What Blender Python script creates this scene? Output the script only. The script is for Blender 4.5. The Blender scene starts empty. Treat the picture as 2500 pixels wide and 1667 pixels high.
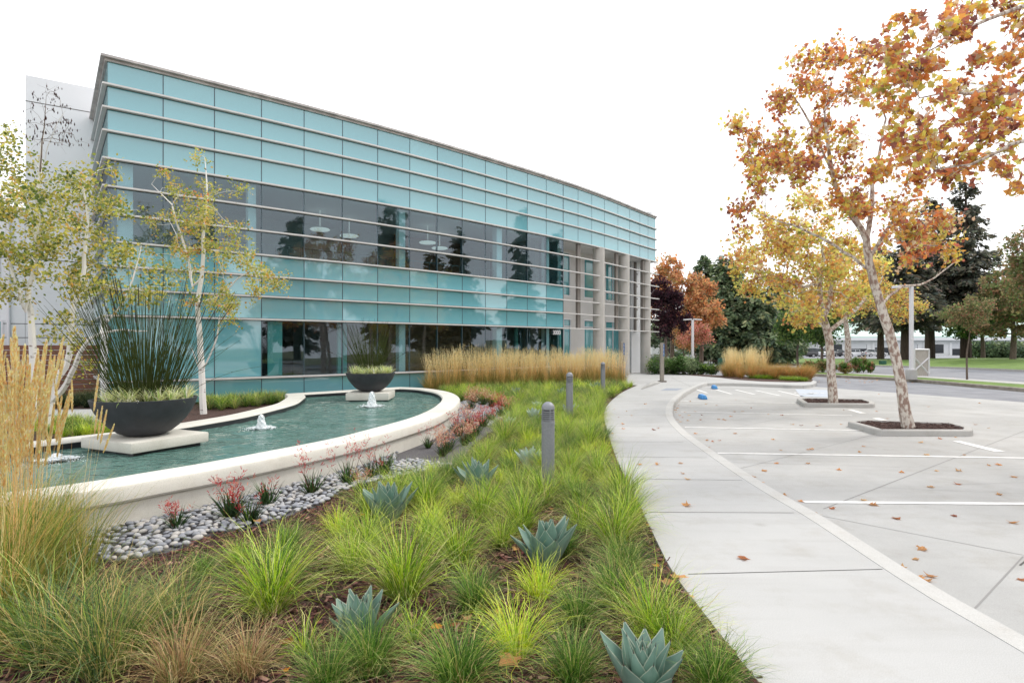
import bpy, bmesh, math, random
import numpy as np
from mathutils import Vector
R = math.radians
C = bpy.context.scene.collection
random.seed(7)
rng = np.random.default_rng(11)

# ------------------------------------------------------------------ camera, sky, sun, exposure
F = 1419.0; HZ = 841.0; H = 1.75            # focal length and horizon measured on a 2500 px wide frame, eye height
cam_d = bpy.data.cameras.new("camera"); cam = bpy.data.objects.new("camera", cam_d); C.objects.link(cam)
cam.location = (0, 0, H); cam.rotation_euler = (R(90), 0, 0)
cam_d.sensor_width = 36; cam_d.lens = 36 * F / 2500; cam_d.shift_y = 7.5 / 2500
cam_d.clip_start = 0.05; cam_d.clip_end = 3000
sc = bpy.context.scene; sc.camera = cam
sc.view_settings.view_transform = 'Standard'; sc.view_settings.look = 'None'
sc.view_settings.exposure = 0.42; sc.view_settings.gamma = 1
SUN_EL, SUN_AZ = 48, 62                      # degrees, azimuth clockwise from +Y
W = bpy.data.worlds.new("World"); sc.world = W; W.use_nodes = True
nt = W.node_tree; nt.nodes.clear()
sky = nt.nodes.new('ShaderNodeTexSky'); sky.sky_type = 'NISHITA'; sky.sun_disc = False
sky.sun_elevation = R(SUN_EL); sky.sun_rotation = R(SUN_AZ); sky.dust_density = 3
b1 = nt.nodes.new('ShaderNodeBackground'); b1.inputs[1].default_value = 0.12
nt.links.new(sky.outputs[0], b1.inputs[0])
tcw = nt.nodes.new('ShaderNodeTexCoord'); nz = nt.nodes.new('ShaderNodeTexNoise')
nz.inputs['Scale'].default_value = 2.2; nz.inputs['Detail'].default_value = 5
nt.links.new(tcw.outputs['Generated'], nz.inputs['Vector'])
rp = nt.nodes.new('ShaderNodeValToRGB')
rp.color_ramp.elements[0].position = .3; rp.color_ramp.elements[0].color = (1.0, 1.02, 1.05, 1)
rp.color_ramp.elements[1].position = .7; rp.color_ramp.elements[1].color = (1.22, 1.22, 1.23, 1)
nt.links.new(nz.outputs['Fac'], rp.inputs[0])
b2 = nt.nodes.new('ShaderNodeBackground'); b2.inputs[1].default_value = 1.12
nt.links.new(rp.outputs[0], b2.inputs[0])
mx = nt.nodes.new('ShaderNodeMixShader'); mx.inputs[0].default_value = .92
nt.links.new(b1.outputs[0], mx.inputs[1]); nt.links.new(b2.outputs[0], mx.inputs[2])
wo = nt.nodes.new('ShaderNodeOutputWorld'); nt.links.new(mx.outputs[0], wo.inputs[0])
sun_d = bpy.data.lights.new("sun", 'SUN'); sun = bpy.data.objects.new("sun", sun_d); C.objects.link(sun)
sun_d.energy = 1.5; sun_d.angle = R(12); sun_d.color = (1, .95, .87)
sv = Vector((math.sin(R(SUN_AZ)) * math.cos(R(SUN_EL)), math.cos(R(SUN_AZ)) * math.cos(R(SUN_EL)), math.sin(R(SUN_EL))))
sun.rotation_euler = sv.to_track_quat('Z', 'Y').to_euler(); sun.location = (30, 10, 40)

# ------------------------------------------------------------------ helpers
def g(px, py, z=0.0):
    """point of the ground plane of height z seen at photo position px, py"""
    Y = F * (H - z) / (py - HZ)
    return ((px - 1250) / F * Y, Y, z)
def at(px, py, Y):
    return ((px - 1250) / F * Y, Y, H + (HZ - py) * Y / F)
def gz(Y):
    return -0.65 * min(max((Y - 45) / 70, 0), 1)
def tag(o, label=None, cat=None, group=None, kind=None):
    if label: o['label'] = label
    if cat: o['category'] = cat
    if group: o['group'] = group
    if kind: o['kind'] = kind
    return o
def empty(name, loc=(0, 0, 0), rz=0.0, **k):
    o = bpy.data.objects.new(name, None); C.objects.link(o); o.location = loc; o.rotation_euler = (0, 0, rz)
    o.empty_display_size = .2
    return tag(o, **k)
def link(name, me, mats=None, parent=None, **k):
    o = bpy.data.objects.new(name, me); C.objects.link(o)
    if mats is not None:
        for m in (mats if isinstance(mats, (list, tuple)) else [mats]): me.materials.append(m)
    if parent: o.parent = parent
    return tag(o, **k)
def dup(root, loc, rz=0.0, s=1.0, **k):
    r = root.copy(); C.objects.link(r); r.location = loc; r.rotation_euler = (0, 0, rz)
    r.scale = (s, s, s) if not isinstance(s, tuple) else s
    tag(r, **k)
    for ch in root.children:
        c = ch.copy(); C.objects.link(c); c.parent = r
        for gch in ch.children:
            d = gch.copy(); C.objects.link(d); d.parent = c
    return r

class Geo:
    """collects boxes, tubes, lathes and sheets for ONE mesh"""
    def __init__(s): s.v = []; s.f = []; s.m = []; s.c = []
    def add(s, vs, fs, mi=0, col=None):
        b = len(s.v); s.v.extend([tuple(p) for p in vs]); s.f.extend([tuple(i + b for i in q) for q in fs]); s.m.extend([mi] * len(fs))
        s.c.extend([col or (1, 1, 1)] * len(vs))
    def box(s, c, d, rz=0.0, mi=0, taper=1.0):
        x, y, z = d[0] / 2, d[1] / 2, d[2] / 2; ca, sa = math.cos(rz), math.sin(rz); vs = []
        for zz, t in ((-z, 1), (z, taper)):
            for a, b in ((-x, -y), (x, -y), (x, y), (-x, y)):
                a *= t; b *= t
                vs.append((c[0] + a * ca - b * sa, c[1] + a * sa + b * ca, c[2] + zz))
        s.add(vs, [(3, 2, 1, 0), (4, 5, 6, 7), (0, 1, 5, 4), (1, 2, 6, 5), (2, 3, 7, 6), (3, 0, 4, 7)], mi)
    def tube(s, pts, rad, n=8, mi=0, cap=True, col=None):
        pts = [Vector(p) for p in pts]; N = len(pts)
        if not hasattr(rad, '__len__'): rad = [rad] * N
        vs = []; up = Vector((0, 0, 1)); prev = None
        for i, p in enumerate(pts):
            t = (pts[min(i + 1, N - 1)] - pts[max(i - 1, 0)])
            if t.length < 1e-6: t = Vector((0, 0, 1))
            t.normalize()
            if prev is None:
                a = t.cross(Vector((1, 0, 0))) if abs(t.x) < .8 else t.cross(Vector((0, 1, 0)))
            else:
                a = prev - t * prev.dot(t)
            a.normalize(); prev = a; b = t.cross(a)
            for k in range(n):
                th = 2 * math.pi * k / n
                vs.append(p + (a * math.cos(th) + b * math.sin(th)) * rad[i])
        fs = []
        for i in range(N - 1):
            for k in range(n):
                fs.append((i * n + k, i * n + (k + 1) % n, (i + 1) * n + (k + 1) % n, (i + 1) * n + k))
        if cap: fs.append(tuple(range(n - 1, -1, -1))); fs.append(tuple((N - 1) * n + k for k in range(n)))
        s.add(vs, fs, mi, col)
    def lathe(s, prof, c=(0, 0, 0), n=32, mi=0, cap0=False, cap1=False):
        vs = [(c[0] + r * math.cos(2 * math.pi * k / n), c[1] + r * math.sin(2 * math.pi * k / n), c[2] + z) for r, z in prof for k in range(n)]
        fs = [(i * n + k, i * n + (k + 1) % n, (i + 1) * n + (k + 1) % n, (i + 1) * n + k) for i in range(len(prof) - 1) for k in range(n)]
        if cap0: fs.append(tuple(range(n - 1, -1, -1)))
        if cap1: fs.append(tuple((len(prof) - 1) * n + k for k in range(n)))
        s.add(vs, fs, mi)
    def prism(s, poly, z0, z1, mi=0):
        """vertical prism over a plan polygon (z1 may be a list)"""
        n = len(poly); zt = z1 if hasattr(z1, '__len__') else [z1] * n
        vs = [(p[0], p[1], z0) for p in poly] + [(p[0], p[1], zt[i]) for i, p in enumerate(poly)]
        s.add(vs, [tuple(range(n - 1, -1, -1)), tuple(range(n, 2 * n))] + [(i, (i + 1) % n, n + (i + 1) % n, n + i) for i in range(n)], mi)
    def quad(s, a, b, c, d, mi=0): s.add([a, b, c, d], [(0, 1, 2, 3)], mi)
    def sweep(s, path, prof, mi=0, closed=False, cap=True):
        """prof: list of (offset to the outward side, z) closed loop, swept along a plan path"""
        n = len(path); N = len(prof); nr = normals(path, closed)
        vs = [(path[i][0] + nr[i][0] * o, path[i][1] + nr[i][1] * o, z) for i in range(n) for o, z in prof]
        fs = []
        for i in range(n if closed else n - 1):
            j = (i + 1) % n
            for k in range(N): fs.append((i * N + k, j * N + k, j * N + (k + 1) % N, i * N + (k + 1) % N))
        if cap and not closed: fs += [tuple(range(N)), tuple((n - 1) * N + k for k in range(N - 1, -1, -1))]
        s.add(vs, fs, mi)
    def mesh(s, name, smooth=False, recalc=True, bevel=0.0, seg=2, tri=False, angle=35):
        me = bpy.data.meshes.new(name); me.from_pydata(s.v, [], s.f)
        me.polygons.foreach_set('material_index', s.m)
        bm = bmesh.new(); bm.from_mesh(me)
        if recalc: bmesh.ops.recalc_face_normals(bm, faces=bm.faces)
        if tri: bmesh.ops.triangulate(bm, faces=[f for f in bm.faces if len(f.verts) > 4])
        if bevel > 0:
            es = [e for e in bm.edges if len(e.link_faces) == 2 and e.calc_face_angle(0) > R(angle)]
            bmesh.ops.bevel(bm, geom=es, offset=bevel, segments=seg, profile=.5, affect='EDGES', clamp_overlap=True)
        if smooth:
            for f in bm.faces: f.smooth = True
            for e in bm.edges:
                if len(e.link_faces) == 2 and e.calc_face_angle(0) > R(angle): e.smooth = False
        bm.to_mesh(me); bm.free()
        return me
    def build(s, name, mats, parent=None, smooth=False, bevel=0.0, seg=2, recalc=True, tri=False, **k):
        return link(name, s.mesh(name, smooth, recalc, bevel, seg, tri), mats, parent, **k)

def normals(path, closed=False):
    n = len(path); out = []
    def en(a, b):
        d = (b[0] - a[0], b[1] - a[1]); l = math.hypot(*d) or 1
        return (d[1] / l, -d[0] / l)
    for i in range(n):
        if closed: a, b = en(path[i - 1], path[i]), en(path[i], path[(i + 1) % n])
        else:
            a = en(path[max(i - 1, 0)], path[max(i - 1, 0) + 1]) if i > 0 else en(path[0], path[1])
            b = en(path[i], path[i + 1]) if i < n - 1 else a
        m = (a[0] + b[0], a[1] + b[1]); l = math.hypot(*m) or 1; m = (m[0] / l, m[1] / l)
        k = 1 / max(m[0] * a[0] + m[1] * a[1], .35)
        out.append((m[0] * k, m[1] * k))
    return out
def offset(path, d, closed=False):
    nr = normals(path, closed)
    return [(p[0] + q[0] * d, p[1] + q[1] * d) for p, q in zip(path, nr)]
def smooth_path(pts, per=6, closed=False):
    """Catmull-Rom through plan points"""
    P = [np.array(p[:2], float) for p in pts]; n = len(P); out = []
    for i in range(n if closed else n - 1):
        if closed: p0, p1, p2, p3 = P[i - 1], P[i], P[(i + 1) % n], P[(i + 2) % n]
        else: p0, p1, p2, p3 = P[max(i - 1, 0)], P[i], P[i + 1], P[min(i + 2, n - 1)]
        for k in range(per):
            t = k / per
            out.append(tuple(.5 * ((2 * p1) + (-p0 + p2) * t + (2 * p0 - 5 * p1 + 4 * p2 - p3) * t * t + (-p0 + 3 * p1 - 3 * p2 + p3) * t ** 3)))
    if not closed: out.append(tuple(P[-1]))
    return out
def inside(x, y, poly):
    c = False; n = len(poly); j = n - 1
    for i in range(n):
        xi, yi = poly[i][0], poly[i][1]; xj, yj = poly[j][0], poly[j][1]
        if (yi > y) != (yj > y) and x < (xj - xi) * (y - yi) / (yj - yi) + xi: c = not c
        j = i
    return c
def pdist(x, y, path):
    q = np.array([p[:2] for p in path]); a = q[:-1]; b = q[1:]; d = b - a
    t = np.clip(((np.array([x, y]) - a) * d).sum(1) / np.maximum((d * d).sum(1), 1e-9), 0, 1)
    return np.hypot(*(a + d * t[:, None] - np.array([x, y])).T).min()

# ------------------------------------------------------------------ materials
def lin(r, gg, b, k=1.0):
    f = lambda c: ((c / 255 + .055) / 1.055) ** 2.4 if c > 10 else c / 255 / 12.92
    return (f(r) * k, f(gg) * k, f(b) * k, 1)
MATS = {}
def mat(name, col=(.5, .5, .5, 1), rough=.6, metal=0.0, spec=.5, col2=None, scale=5, detail=6, lo=.35, hi=.65, bump=0.0, bscale=None, vec=None, coat=0, emit=None, estr=0):
    m = bpy.data.materials.new(name); m.use_nodes = True; n = m.node_tree.nodes; L = m.node_tree.links
    p = n['Principled BSDF']; p.inputs['Base Color'].default_value = col; p.inputs['Roughness'].default_value = rough
    p.inputs['Metallic'].default_value = metal; p.inputs['Specular IOR Level'].default_value = spec; p.inputs['Coat Weight'].default_value = coat
    if emit: p.inputs['Emission Color'].default_value = emit; p.inputs['Emission Strength'].default_value = estr
    tc = n.new('ShaderNodeTexCoord'); mp = n.new('ShaderNodeMapping'); L.new(tc.outputs['Object'], mp.inputs[0])
    if vec: mp.inputs['Scale'].default_value = vec
    if col2:
        t = n.new('ShaderNodeTexNoise'); t.inputs['Scale'].default_value = scale; t.inputs['Detail'].default_value = detail
        L.new(mp.outputs[0], t.inputs['Vector'])
        r = n.new('ShaderNodeValToRGB'); r.color_ramp.elements[0].position = lo; r.color_ramp.elements[1].position = hi
        r.color_ramp.elements[0].color = col; r.color_ramp.elements[1].color = col2
        L.new(t.outputs['Fac'], r.inputs[0]); L.new(r.outputs[0], p.inputs['Base Color'])
        m['ramp'] = r.name
    if bump:
        t2 = n.new('ShaderNodeTexNoise'); t2.inputs['Scale'].default_value = bscale or scale * 4; t2.inputs['Detail'].default_value = 5
        L.new(mp.outputs[0], t2.inputs['Vector'])
        b = n.new('ShaderNodeBump'); b.inputs['Strength'].default_value = bump; b.inputs['Distance'].default_value = .02
        L.new(t2.outputs['Fac'], b.inputs['Height']); L.new(b.outputs[0], p.inputs['Normal'])
    MATS[name] = m
    return m
def mixnode(n, L, a, b, fac, mode='MIX'):
    x = n.new('ShaderNodeMix'); x.data_type = 'RGBA'; x.blend_type = mode
    for sock, val in ((6, a), (7, b), (0, fac)):
        if isinstance(val, (tuple, float, int)): x.inputs[sock].default_value = val
        else: L.new(val, x.inputs[sock])
    return x.outputs[2]

def concrete(name, base, var=.12, bumps=.25, warm=0.0, pits=False):
    """light concrete: broad cloudy tone, fine speckle, faint stains"""
    m = bpy.data.materials.new(name); m.use_nodes = True; n = m.node_tree.nodes; L = m.node_tree.links; p = n['Principled BSDF']
    p.inputs['Roughness'].default_value = .75; p.inputs['Specular IOR Level'].default_value = .3
    tc = n.new('ShaderNodeTexCoord')
    def noise(sc_, det, rough=.6):
        t = n.new('ShaderNodeTexNoise'); t.inputs['Scale'].default_value = sc_; t.inputs['Detail'].default_value = det; t.inputs['Roughness'].default_value = rough
        L.new(tc.outputs['Object'], t.inputs['Vector']); return t.outputs['Fac']
    def ramp(src, p0, c0, p1, c1):
        r = n.new('ShaderNodeValToRGB'); r.color_ramp.elements[0].position = p0; r.color_ramp.elements[1].position = p1
        r.color_ramp.elements[0].color = c0; r.color_ramp.elements[1].color = c1; L.new(src, r.inputs[0]); return r.outputs[0]
    d = tuple(c * (1 - var) for c in base[:3]) + (1,); l = tuple(min(c * (1 + var * .6), .9) for c in base[:3]) + (1,)
    a = ramp(noise(.35, 5, .65), .36, d, .66, l)
    sp = ramp(noise(160, 2), .35, (.86, .86, .86, 1), .62, (1.05, 1.05, 1.05, 1))
    st = ramp(noise(1.7, 7, .7), .30, (.90, .88, .85, 1), .48, (1, 1, 1, 1))
    c = mixnode(n, L, mixnode(n, L, a, sp, 1.0, 'MULTIPLY'), st, 1.0, 'MULTIPLY')
    spots = n.new('ShaderNodeTexVoronoi'); spots.inputs['Scale'].default_value = 1.1; spots.inputs['Randomness'].default_value = 1; L.new(tc.outputs['Object'], spots.inputs['Vector'])
    c = mixnode(n, L, c, ramp(spots.outputs['Distance'], .02, (.80, .78, .75, 1), .09, (1, 1, 1, 1)), .7, 'MULTIPLY')
    mp_ = n.new('ShaderNodeMapping'); mp_.inputs['Scale'].default_value = (.5, 5, 1); mp_.inputs['Rotation'].default_value = (0, 0, .5); L.new(tc.outputs['Object'], mp_.inputs[0])
    tt = n.new('ShaderNodeTexNoise'); tt.inputs['Scale'].default_value = 1.3; tt.inputs['Detail'].default_value = 8; L.new(mp_.outputs[0], tt.inputs['Vector'])
    c = mixnode(n, L, c, ramp(tt.outputs['Fac'], .34, (.90, .89, .88, 1), .5, (1, 1, 1, 1)), .45, 'MULTIPLY')
    if pits:
        v = n.new('ShaderNodeTexVoronoi'); v.inputs['Scale'].default_value = 26; L.new(tc.outputs['Object'], v.inputs['Vector'])
        pt = ramp(v.outputs['Distance'], .03, (.45, .42, .38, 1), .11, (1, 1, 1, 1)); c = mixnode(n, L, c, pt, .8, 'MULTIPLY')
    L.new(c, p.inputs['Base Color'])
    b = n.new('ShaderNodeBump'); b.inputs['Strength'].default_value = bumps; b.inputs['Distance'].default_value = .004
    L.new(noise(120, 4), b.inputs['Height']); L.new(b.outputs[0], p.inputs['Normal'])
    MATS[name] = m; return m

def leafmat(name, trans=.35, rough=.55, sat=1.0):
    m = bpy.data.materials.new(name); m.use_nodes = True; n = m.node_tree.nodes; L = m.node_tree.links; p = n['Principled BSDF']
    p.inputs['Roughness'].default_value = rough; p.inputs['Specular IOR Level'].default_value = .35
    at_ = n.new('ShaderNodeAttribute'); at_.attribute_name = 'tint'
    L.new(at_.outputs['Color'], p.inputs['Base Color'])
    t = n.new('ShaderNodeBsdfTranslucent'); L.new(at_.outputs['Color'], t.inputs[0])
    x = n.new('ShaderNodeMixShader'); x.inputs[0].default_value = trans
    L.new(p.outputs[0], x.inputs[1]); L.new(t.outputs[0], x.inputs[2]); L.new(x.outputs[0], n['Material Output'].inputs[0])
    MATS[name] = m; return m

CONC_WALK = concrete('pale_concrete', (.455, .455, .45, 1), .08)
CONC_LOT = concrete('lot_concrete', (.43, .43, .423, 1), .15)
CONC_CURB = concrete('curb_concrete', (.435, .43, .415, 1), .12)
CONC_BAND = concrete('curb_band_concrete', (.515, .51, .495, 1), .07)
CONC_POOL = concrete('cast_stone', (.68, .66, .60, 1), .12, .3, pits=True)
CONC_PED = concrete('plinth_stone', (.60, .58, .52, 1), .16, .3, pits=True)
ASPHALT = mat('asphalt', lin(150, 152, 160, .62), .85, col2=lin(170, 172, 178, .62), scale=1.2, bump=.3, bscale=180)
JOINT = mat('joint_dark', (.085, .082, .078, 1), .9)
JOINT_F = mat('joint_faint', (.25, .245, .24, 1), .9)
PAINT = mat('white_road_paint', (.76, .76, .75, 1), .6, col2=(.58, .58, .57, 1), scale=6, lo=.45, hi=.75)
PAINT_BLUE = mat('pale_blue_road_paint', (.36, .43, .54, 1), .6, col2=(.46, .49, .53, 1), scale=30, lo=.3, hi=.6)
BLUE = mat('blue_painted_concrete', (.03, .20, .52, 1), .55, col2=(.08, .30, .62, 1), scale=8)
WHITEWALL = mat('white_stucco', (.70, .71, .735, 1), .8, col2=(.74, .75, .77, 1), scale=.7, bump=.12, bscale=90)
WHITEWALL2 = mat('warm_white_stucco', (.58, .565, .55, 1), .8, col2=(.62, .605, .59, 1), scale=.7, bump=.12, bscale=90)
ALU = mat('satin_aluminium', (.56, .545, .535, 1), .45, .0, col2=(.62, .605, .595, 1), scale=3)
ALU_DARK = mat('dark_mullion', (.045, .08, .10, 1), .4)
COPING = mat('coping_metal', (.36, .335, .325, 1), .5, .2, col2=(.52, .485, .465, 1), scale=2.5)
FIN = mat('bronze_grey_fin', (.17, .15, .135, 1), .55)
COLUMN = mat('column_plaster', (.41, .39, .365, 1), .7, col2=(.46, .44, .41, 1), scale=1.5, bump=.1, bscale=60)
WOOD = mat('ipe_wood', (.16, .058, .038, 1), .6, col2=(.25, .10, .06, 1), scale=3, vec=(1, 1, 14))
DARKMETAL = mat('charcoal_bowl', (.035, .036, .042, 1), .62, .1, col2=(.048, .05, .058, 1), scale=6, bump=.15, bscale=120)
BOLL = mat('bollard_grey', (.21, .22, .245, 1), .5, .3, col2=(.25, .26, .285, 1), scale=40, bump=.12, bscale=220)
BLACK = mat('black_tile', (.018, .02, .024, 1), .35)
MULCH = mat('bark_mulch', (.035, .017, .013, 1), .95, col2=(.11, .058, .045, 1), scale=24, detail=8, bump=1.0, bscale=60)
MULCH2 = mat('bark_mulch_chip', (.055, .026, .022, 1), .9, col2=(.17, .10, .085, 1), scale=9, lo=.4, hi=.75)
GRAVEL = mat('dark_gravel', (.06, .058, .062, 1), .9, col2=(.20, .19, .20, 1), scale=130, bump=1.0, bscale=160)
PEB = mat('river_pebble', (.30, .31, .335, 1), .55, col2=(.47, .47, .48, 1), scale=3.1, detail=3, lo=.35, hi=.62)
LAWN = mat('mown_lawn', (.09, .16, .028, 1), .9, col2=(.15, .235, .04, 1), scale=.9, bump=.6, bscale=60)
SOIL = mat('ground_soil', (.10, .11, .05, 1), .95, col2=(.15, .16, .07, 1), scale=.3)
GREYPOST = mat('taupe_post', (.26, .235, .20, 1), .5, col2=(.30, .275, .235, 1), scale=8)
WHITEMETAL = mat('white_metal', (.68, .67, .70, 1), .4)
SIGNBLUE = mat('blue_sign_face', (.07, .16, .36, 1), .4)
BARK_SYC = mat('sycamore_bark', (.27, .185, .15, 1), .85, col2=(.60, .55, .49, 1), scale=15.0, detail=6, lo=.42, hi=.56, bump=.35, bscale=30, vec=(1, 1, .55))
BARK_BIRCH = mat('birch_bark', (.20, .15, .13, 1), .7, col2=(.78, .76, .73, 1), scale=9, detail=5, lo=.30, hi=.38, bump=.2, bscale=40, vec=(.7, .7, 1.3))
BARK_DARK = mat('dark_bark', (.035, .024, .020, 1), .95, col2=(.075, .05, .04, 1), scale=9, bump=.6, bscale=30, vec=(1, 1, .2))
BARK_MID = mat('grey_brown_bark', (.10, .075, .06, 1), .95, col2=(.17, .13, .105, 1), scale=9, bump=.5, bscale=30)
LEAF = leafmat('autumn_leaf', .5)
BLADE = leafmat('grass_blade', .27, .5)
STRAW = leafmat('straw_plume', .55, .8)
NEEDLE = leafmat('conifer_needle', .36, .7)
AGAVE = mat('agave_skin', (.105, .20, .155, 1), .45, col2=(.22, .335, .275, 1), scale=4.5, detail=5, lo=.3, hi=.7)
AGAVE_PALE = mat('pale_agave_skin', (.34, .46, .42, 1), .5, col2=(.50, .60, .55, 1), scale=5)
CREAM = leafmat('variegated_blade', .3, .5)

def glass_spandrel():
    m = bpy.data.materials.new('teal_spandrel_glass'); m.use_nodes = True; n = m.node_tree.nodes; L = m.node_tree.links; p = n['Principled BSDF']
    oi = n.new('ShaderNodeObjectInfo')
    r = n.new('ShaderNodeValToRGB'); r.color_ramp.elements[0].color = (.14, .375, .435, 1); r.color_ramp.elements[1].color = (.18, .43, .485, 1)
    L.new(oi.outputs['Random'], r.inputs[0])
    tc = n.new('ShaderNodeTexCoord'); t = n.new('ShaderNodeTexNoise'); t.inputs['Scale'].default_value = 90; L.new(tc.outputs['Object'], t.inputs['Vector'])
    r2 = n.new('ShaderNodeValToRGB'); r2.color_ramp.elements[0].color = (.86, .86, .86, 1); r2.color_ramp.elements[1].color = (1.1, 1.1, 1.1, 1)
    L.new(t.outputs['Fac'], r2.inputs[0])
    L.new(mixnode(n, L, r.outputs[0], r2.outputs[0], 1.0, 'MULTIPLY'), p.inputs['Base Color'])
    p.inputs['Roughness'].default_value = .03; p.inputs['IOR'].default_value = 2.05; p.inputs['Specular IOR Level'].default_value = .5
    t3 = n.new('ShaderNodeTexNoise'); t3.inputs['Scale'].default_value = .9; L.new(tc.outputs['Object'], t3.inputs['Vector'])
    b = n.new('ShaderNodeBump'); b.inputs['Strength'].default_value = .03; b.inputs['Distance'].default_value = .04
    L.new(t3.outputs['Fac'], b.inputs['Height']); L.new(b.outputs[0], p.inputs['Normal'])
    oi_ = n.new('ShaderNodeObjectInfo'); ge = n.new('ShaderNodeNewGeometry'); wn = n.new('ShaderNodeTexWhiteNoise'); wn.noise_dimensions = '1D'; L.new(oi_.outputs['Random'], wn.inputs['W'])
    s1 = n.new('ShaderNodeVectorMath'); s1.operation = 'SUBTRACT'; L.new(wn.outputs['Color'], s1.inputs[0]); s1.inputs[1].default_value = (.5, .5, .5)
    s2 = n.new('ShaderNodeVectorMath'); s2.operation = 'SCALE'; L.new(s1.outputs[0], s2.inputs[0]); s2.inputs['Scale'].default_value = .016
    s3 = n.new('ShaderNodeVectorMath'); s3.operation = 'ADD'; L.new(ge.outputs['Normal'], s3.inputs[0]); L.new(s2.outputs[0], s3.inputs[1])
    s4 = n.new('ShaderNodeVectorMath'); s4.operation = 'NORMALIZE'; L.new(s3.outputs[0], s4.inputs[0]); L.new(s4.outputs[0], b.inputs['Normal'])
    return m
def glass_vision(name='tinted_window_glass', tint=(.68, .80, .81, 1), ior=1.95):
    m = bpy.data.materials.new(name); m.use_nodes = True; n = m.node_tree.nodes; L = m.node_tree.links; n.clear()
    o = n.new('ShaderNodeOutputMaterial'); tr = n.new('ShaderNodeBsdfTransparent'); tr.inputs[0].default_value = tint
    gl = n.new('ShaderNodeBsdfGlossy'); gl.inputs['Roughness'].default_value = .012; gl.inputs['Color'].default_value = (.80, .90, 1, 1)
    fr = n.new('ShaderNodeFresnel'); fr.inputs['IOR'].default_value = ior
    tc = n.new('ShaderNodeTexCoord'); t3 = n.new('ShaderNodeTexNoise'); t3.inputs['Scale'].default_value = .8; L.new(tc.outputs['Object'], t3.inputs['Vector'])
    b = n.new('ShaderNodeBump'); b.inputs['Strength'].default_value = .03; b.inputs['Distance'].default_value = .04
    L.new(t3.outputs['Fac'], b.inputs['Height']); L.new(b.outputs[0], gl.inputs['Normal'])
    oi_ = n.new('ShaderNodeObjectInfo'); ge = n.new('ShaderNodeNewGeometry'); wn = n.new('ShaderNodeTexWhiteNoise'); wn.noise_dimensions = '1D'; L.new(oi_.outputs['Random'], wn.inputs['W'])
    s1 = n.new('ShaderNodeVectorMath'); s1.operation = 'SUBTRACT'; L.new(wn.outputs['Color'], s1.inputs[0]); s1.inputs[1].default_value = (.5, .5, .5)
    s2 = n.new('ShaderNodeVectorMath'); s2.operation = 'SCALE'; L.new(s1.outputs[0], s2.inputs[0]); s2.inputs['Scale'].default_value = .016
    s3 = n.new('ShaderNodeVectorMath'); s3.operation = 'ADD'; L.new(ge.outputs['Normal'], s3.inputs[0]); L.new(s2.outputs[0], s3.inputs[1])
    s4 = n.new('ShaderNodeVectorMath'); s4.operation = 'NORMALIZE'; L.new(s3.outputs[0], s4.inputs[0]); L.new(s4.outputs[0], b.inputs['Normal'])
    ff = n.new('ShaderNodeMath'); ff.operation = 'SUBTRACT'; ff.inputs[0].default_value = 1; L.new(ge.outputs['Backfacing'], ff.inputs[1]); fm = n.new('ShaderNodeMath'); fm.operation = 'MULTIPLY'; L.new(fr.outputs[0], fm.inputs[0]); L.new(ff.outputs[0], fm.inputs[1])
    x = n.new('ShaderNodeMixShader'); L.new(fm.outputs[0], x.inputs[0]); L.new(tr.outputs[0], x.inputs[1]); L.new(gl.outputs[0], x.inputs[2])
    L.new(x.outputs[0], o.inputs[0]); return m
SPAND = glass_spandrel(); VISION = glass_vision()
SPAND_FAR = mat('teal_window_glass', (.07, .27, .30, 1), .05, spec=.9)
INT_WALL = mat('interior_wall', (.46, .48, .48, 1), .8, col2=(.54, .56, .56, 1), scale=.6)
INT_DARK = mat('interior_dark', (.13, .145, .15, 1), .8)
INT_COL = mat('interior_column', (.82, .86, .90, 1), .6)
INT_CEIL = mat('interior_ceiling', (.84, .85, .86, 1), .8)
INT_WOOD = mat('interior_wood', (.24, .11, .06, 1), .5, col2=(.34, .17, .10, 1), scale=3, vec=(1, 1, 8))
INT_TEAL = mat('interior_teal_film', (.22, .52, .50, 1), .7)
LAMP = mat('lit_pendant', (.8, .8, .8, 1), .5, emit=(1, .97, .9, 1), estr=.4)
# ------------------------------------------------------------------ the setting: ground, walks, parking, street
LOTZ = -0.13
def P2(pts, z=0.0): return [g(x, y, z)[:2] for x, y in pts]
def sheet(name, poly, z, m, parent=None, thick=0.0, terrain=False, **k):
    G = Geo()
    zf = (lambda p: z + gz(p[1])) if terrain else (lambda p: z)
    if thick: G.prism(poly, z - thick, z)
    else: G.add([(p[0], p[1], zf(p)) for p in poly], [tuple(range(len(poly)))])
    return G.build(name, m, parent, tri=True, **k)
# base ground: one sheet to the horizon, following the gentle fall beyond the street
G = Geo()
ys = [-60, 0, 45, 62, 80, 98, 115, 200, 500, 2500]; xs = [-2500, -300, -60, 0, 60, 300, 2500]
vs = [(x, y, gz(y) - .17) for y in ys for x in xs]
G.add(vs, [(i * len(xs) + j, i * len(xs) + j + 1, (i + 1) * len(xs) + j + 1, (i + 1) * len(xs) + j) for i in range(len(ys) - 1) for j in range(len(xs) - 1)])
G.build('ground', SOIL, kind='structure')

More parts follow.
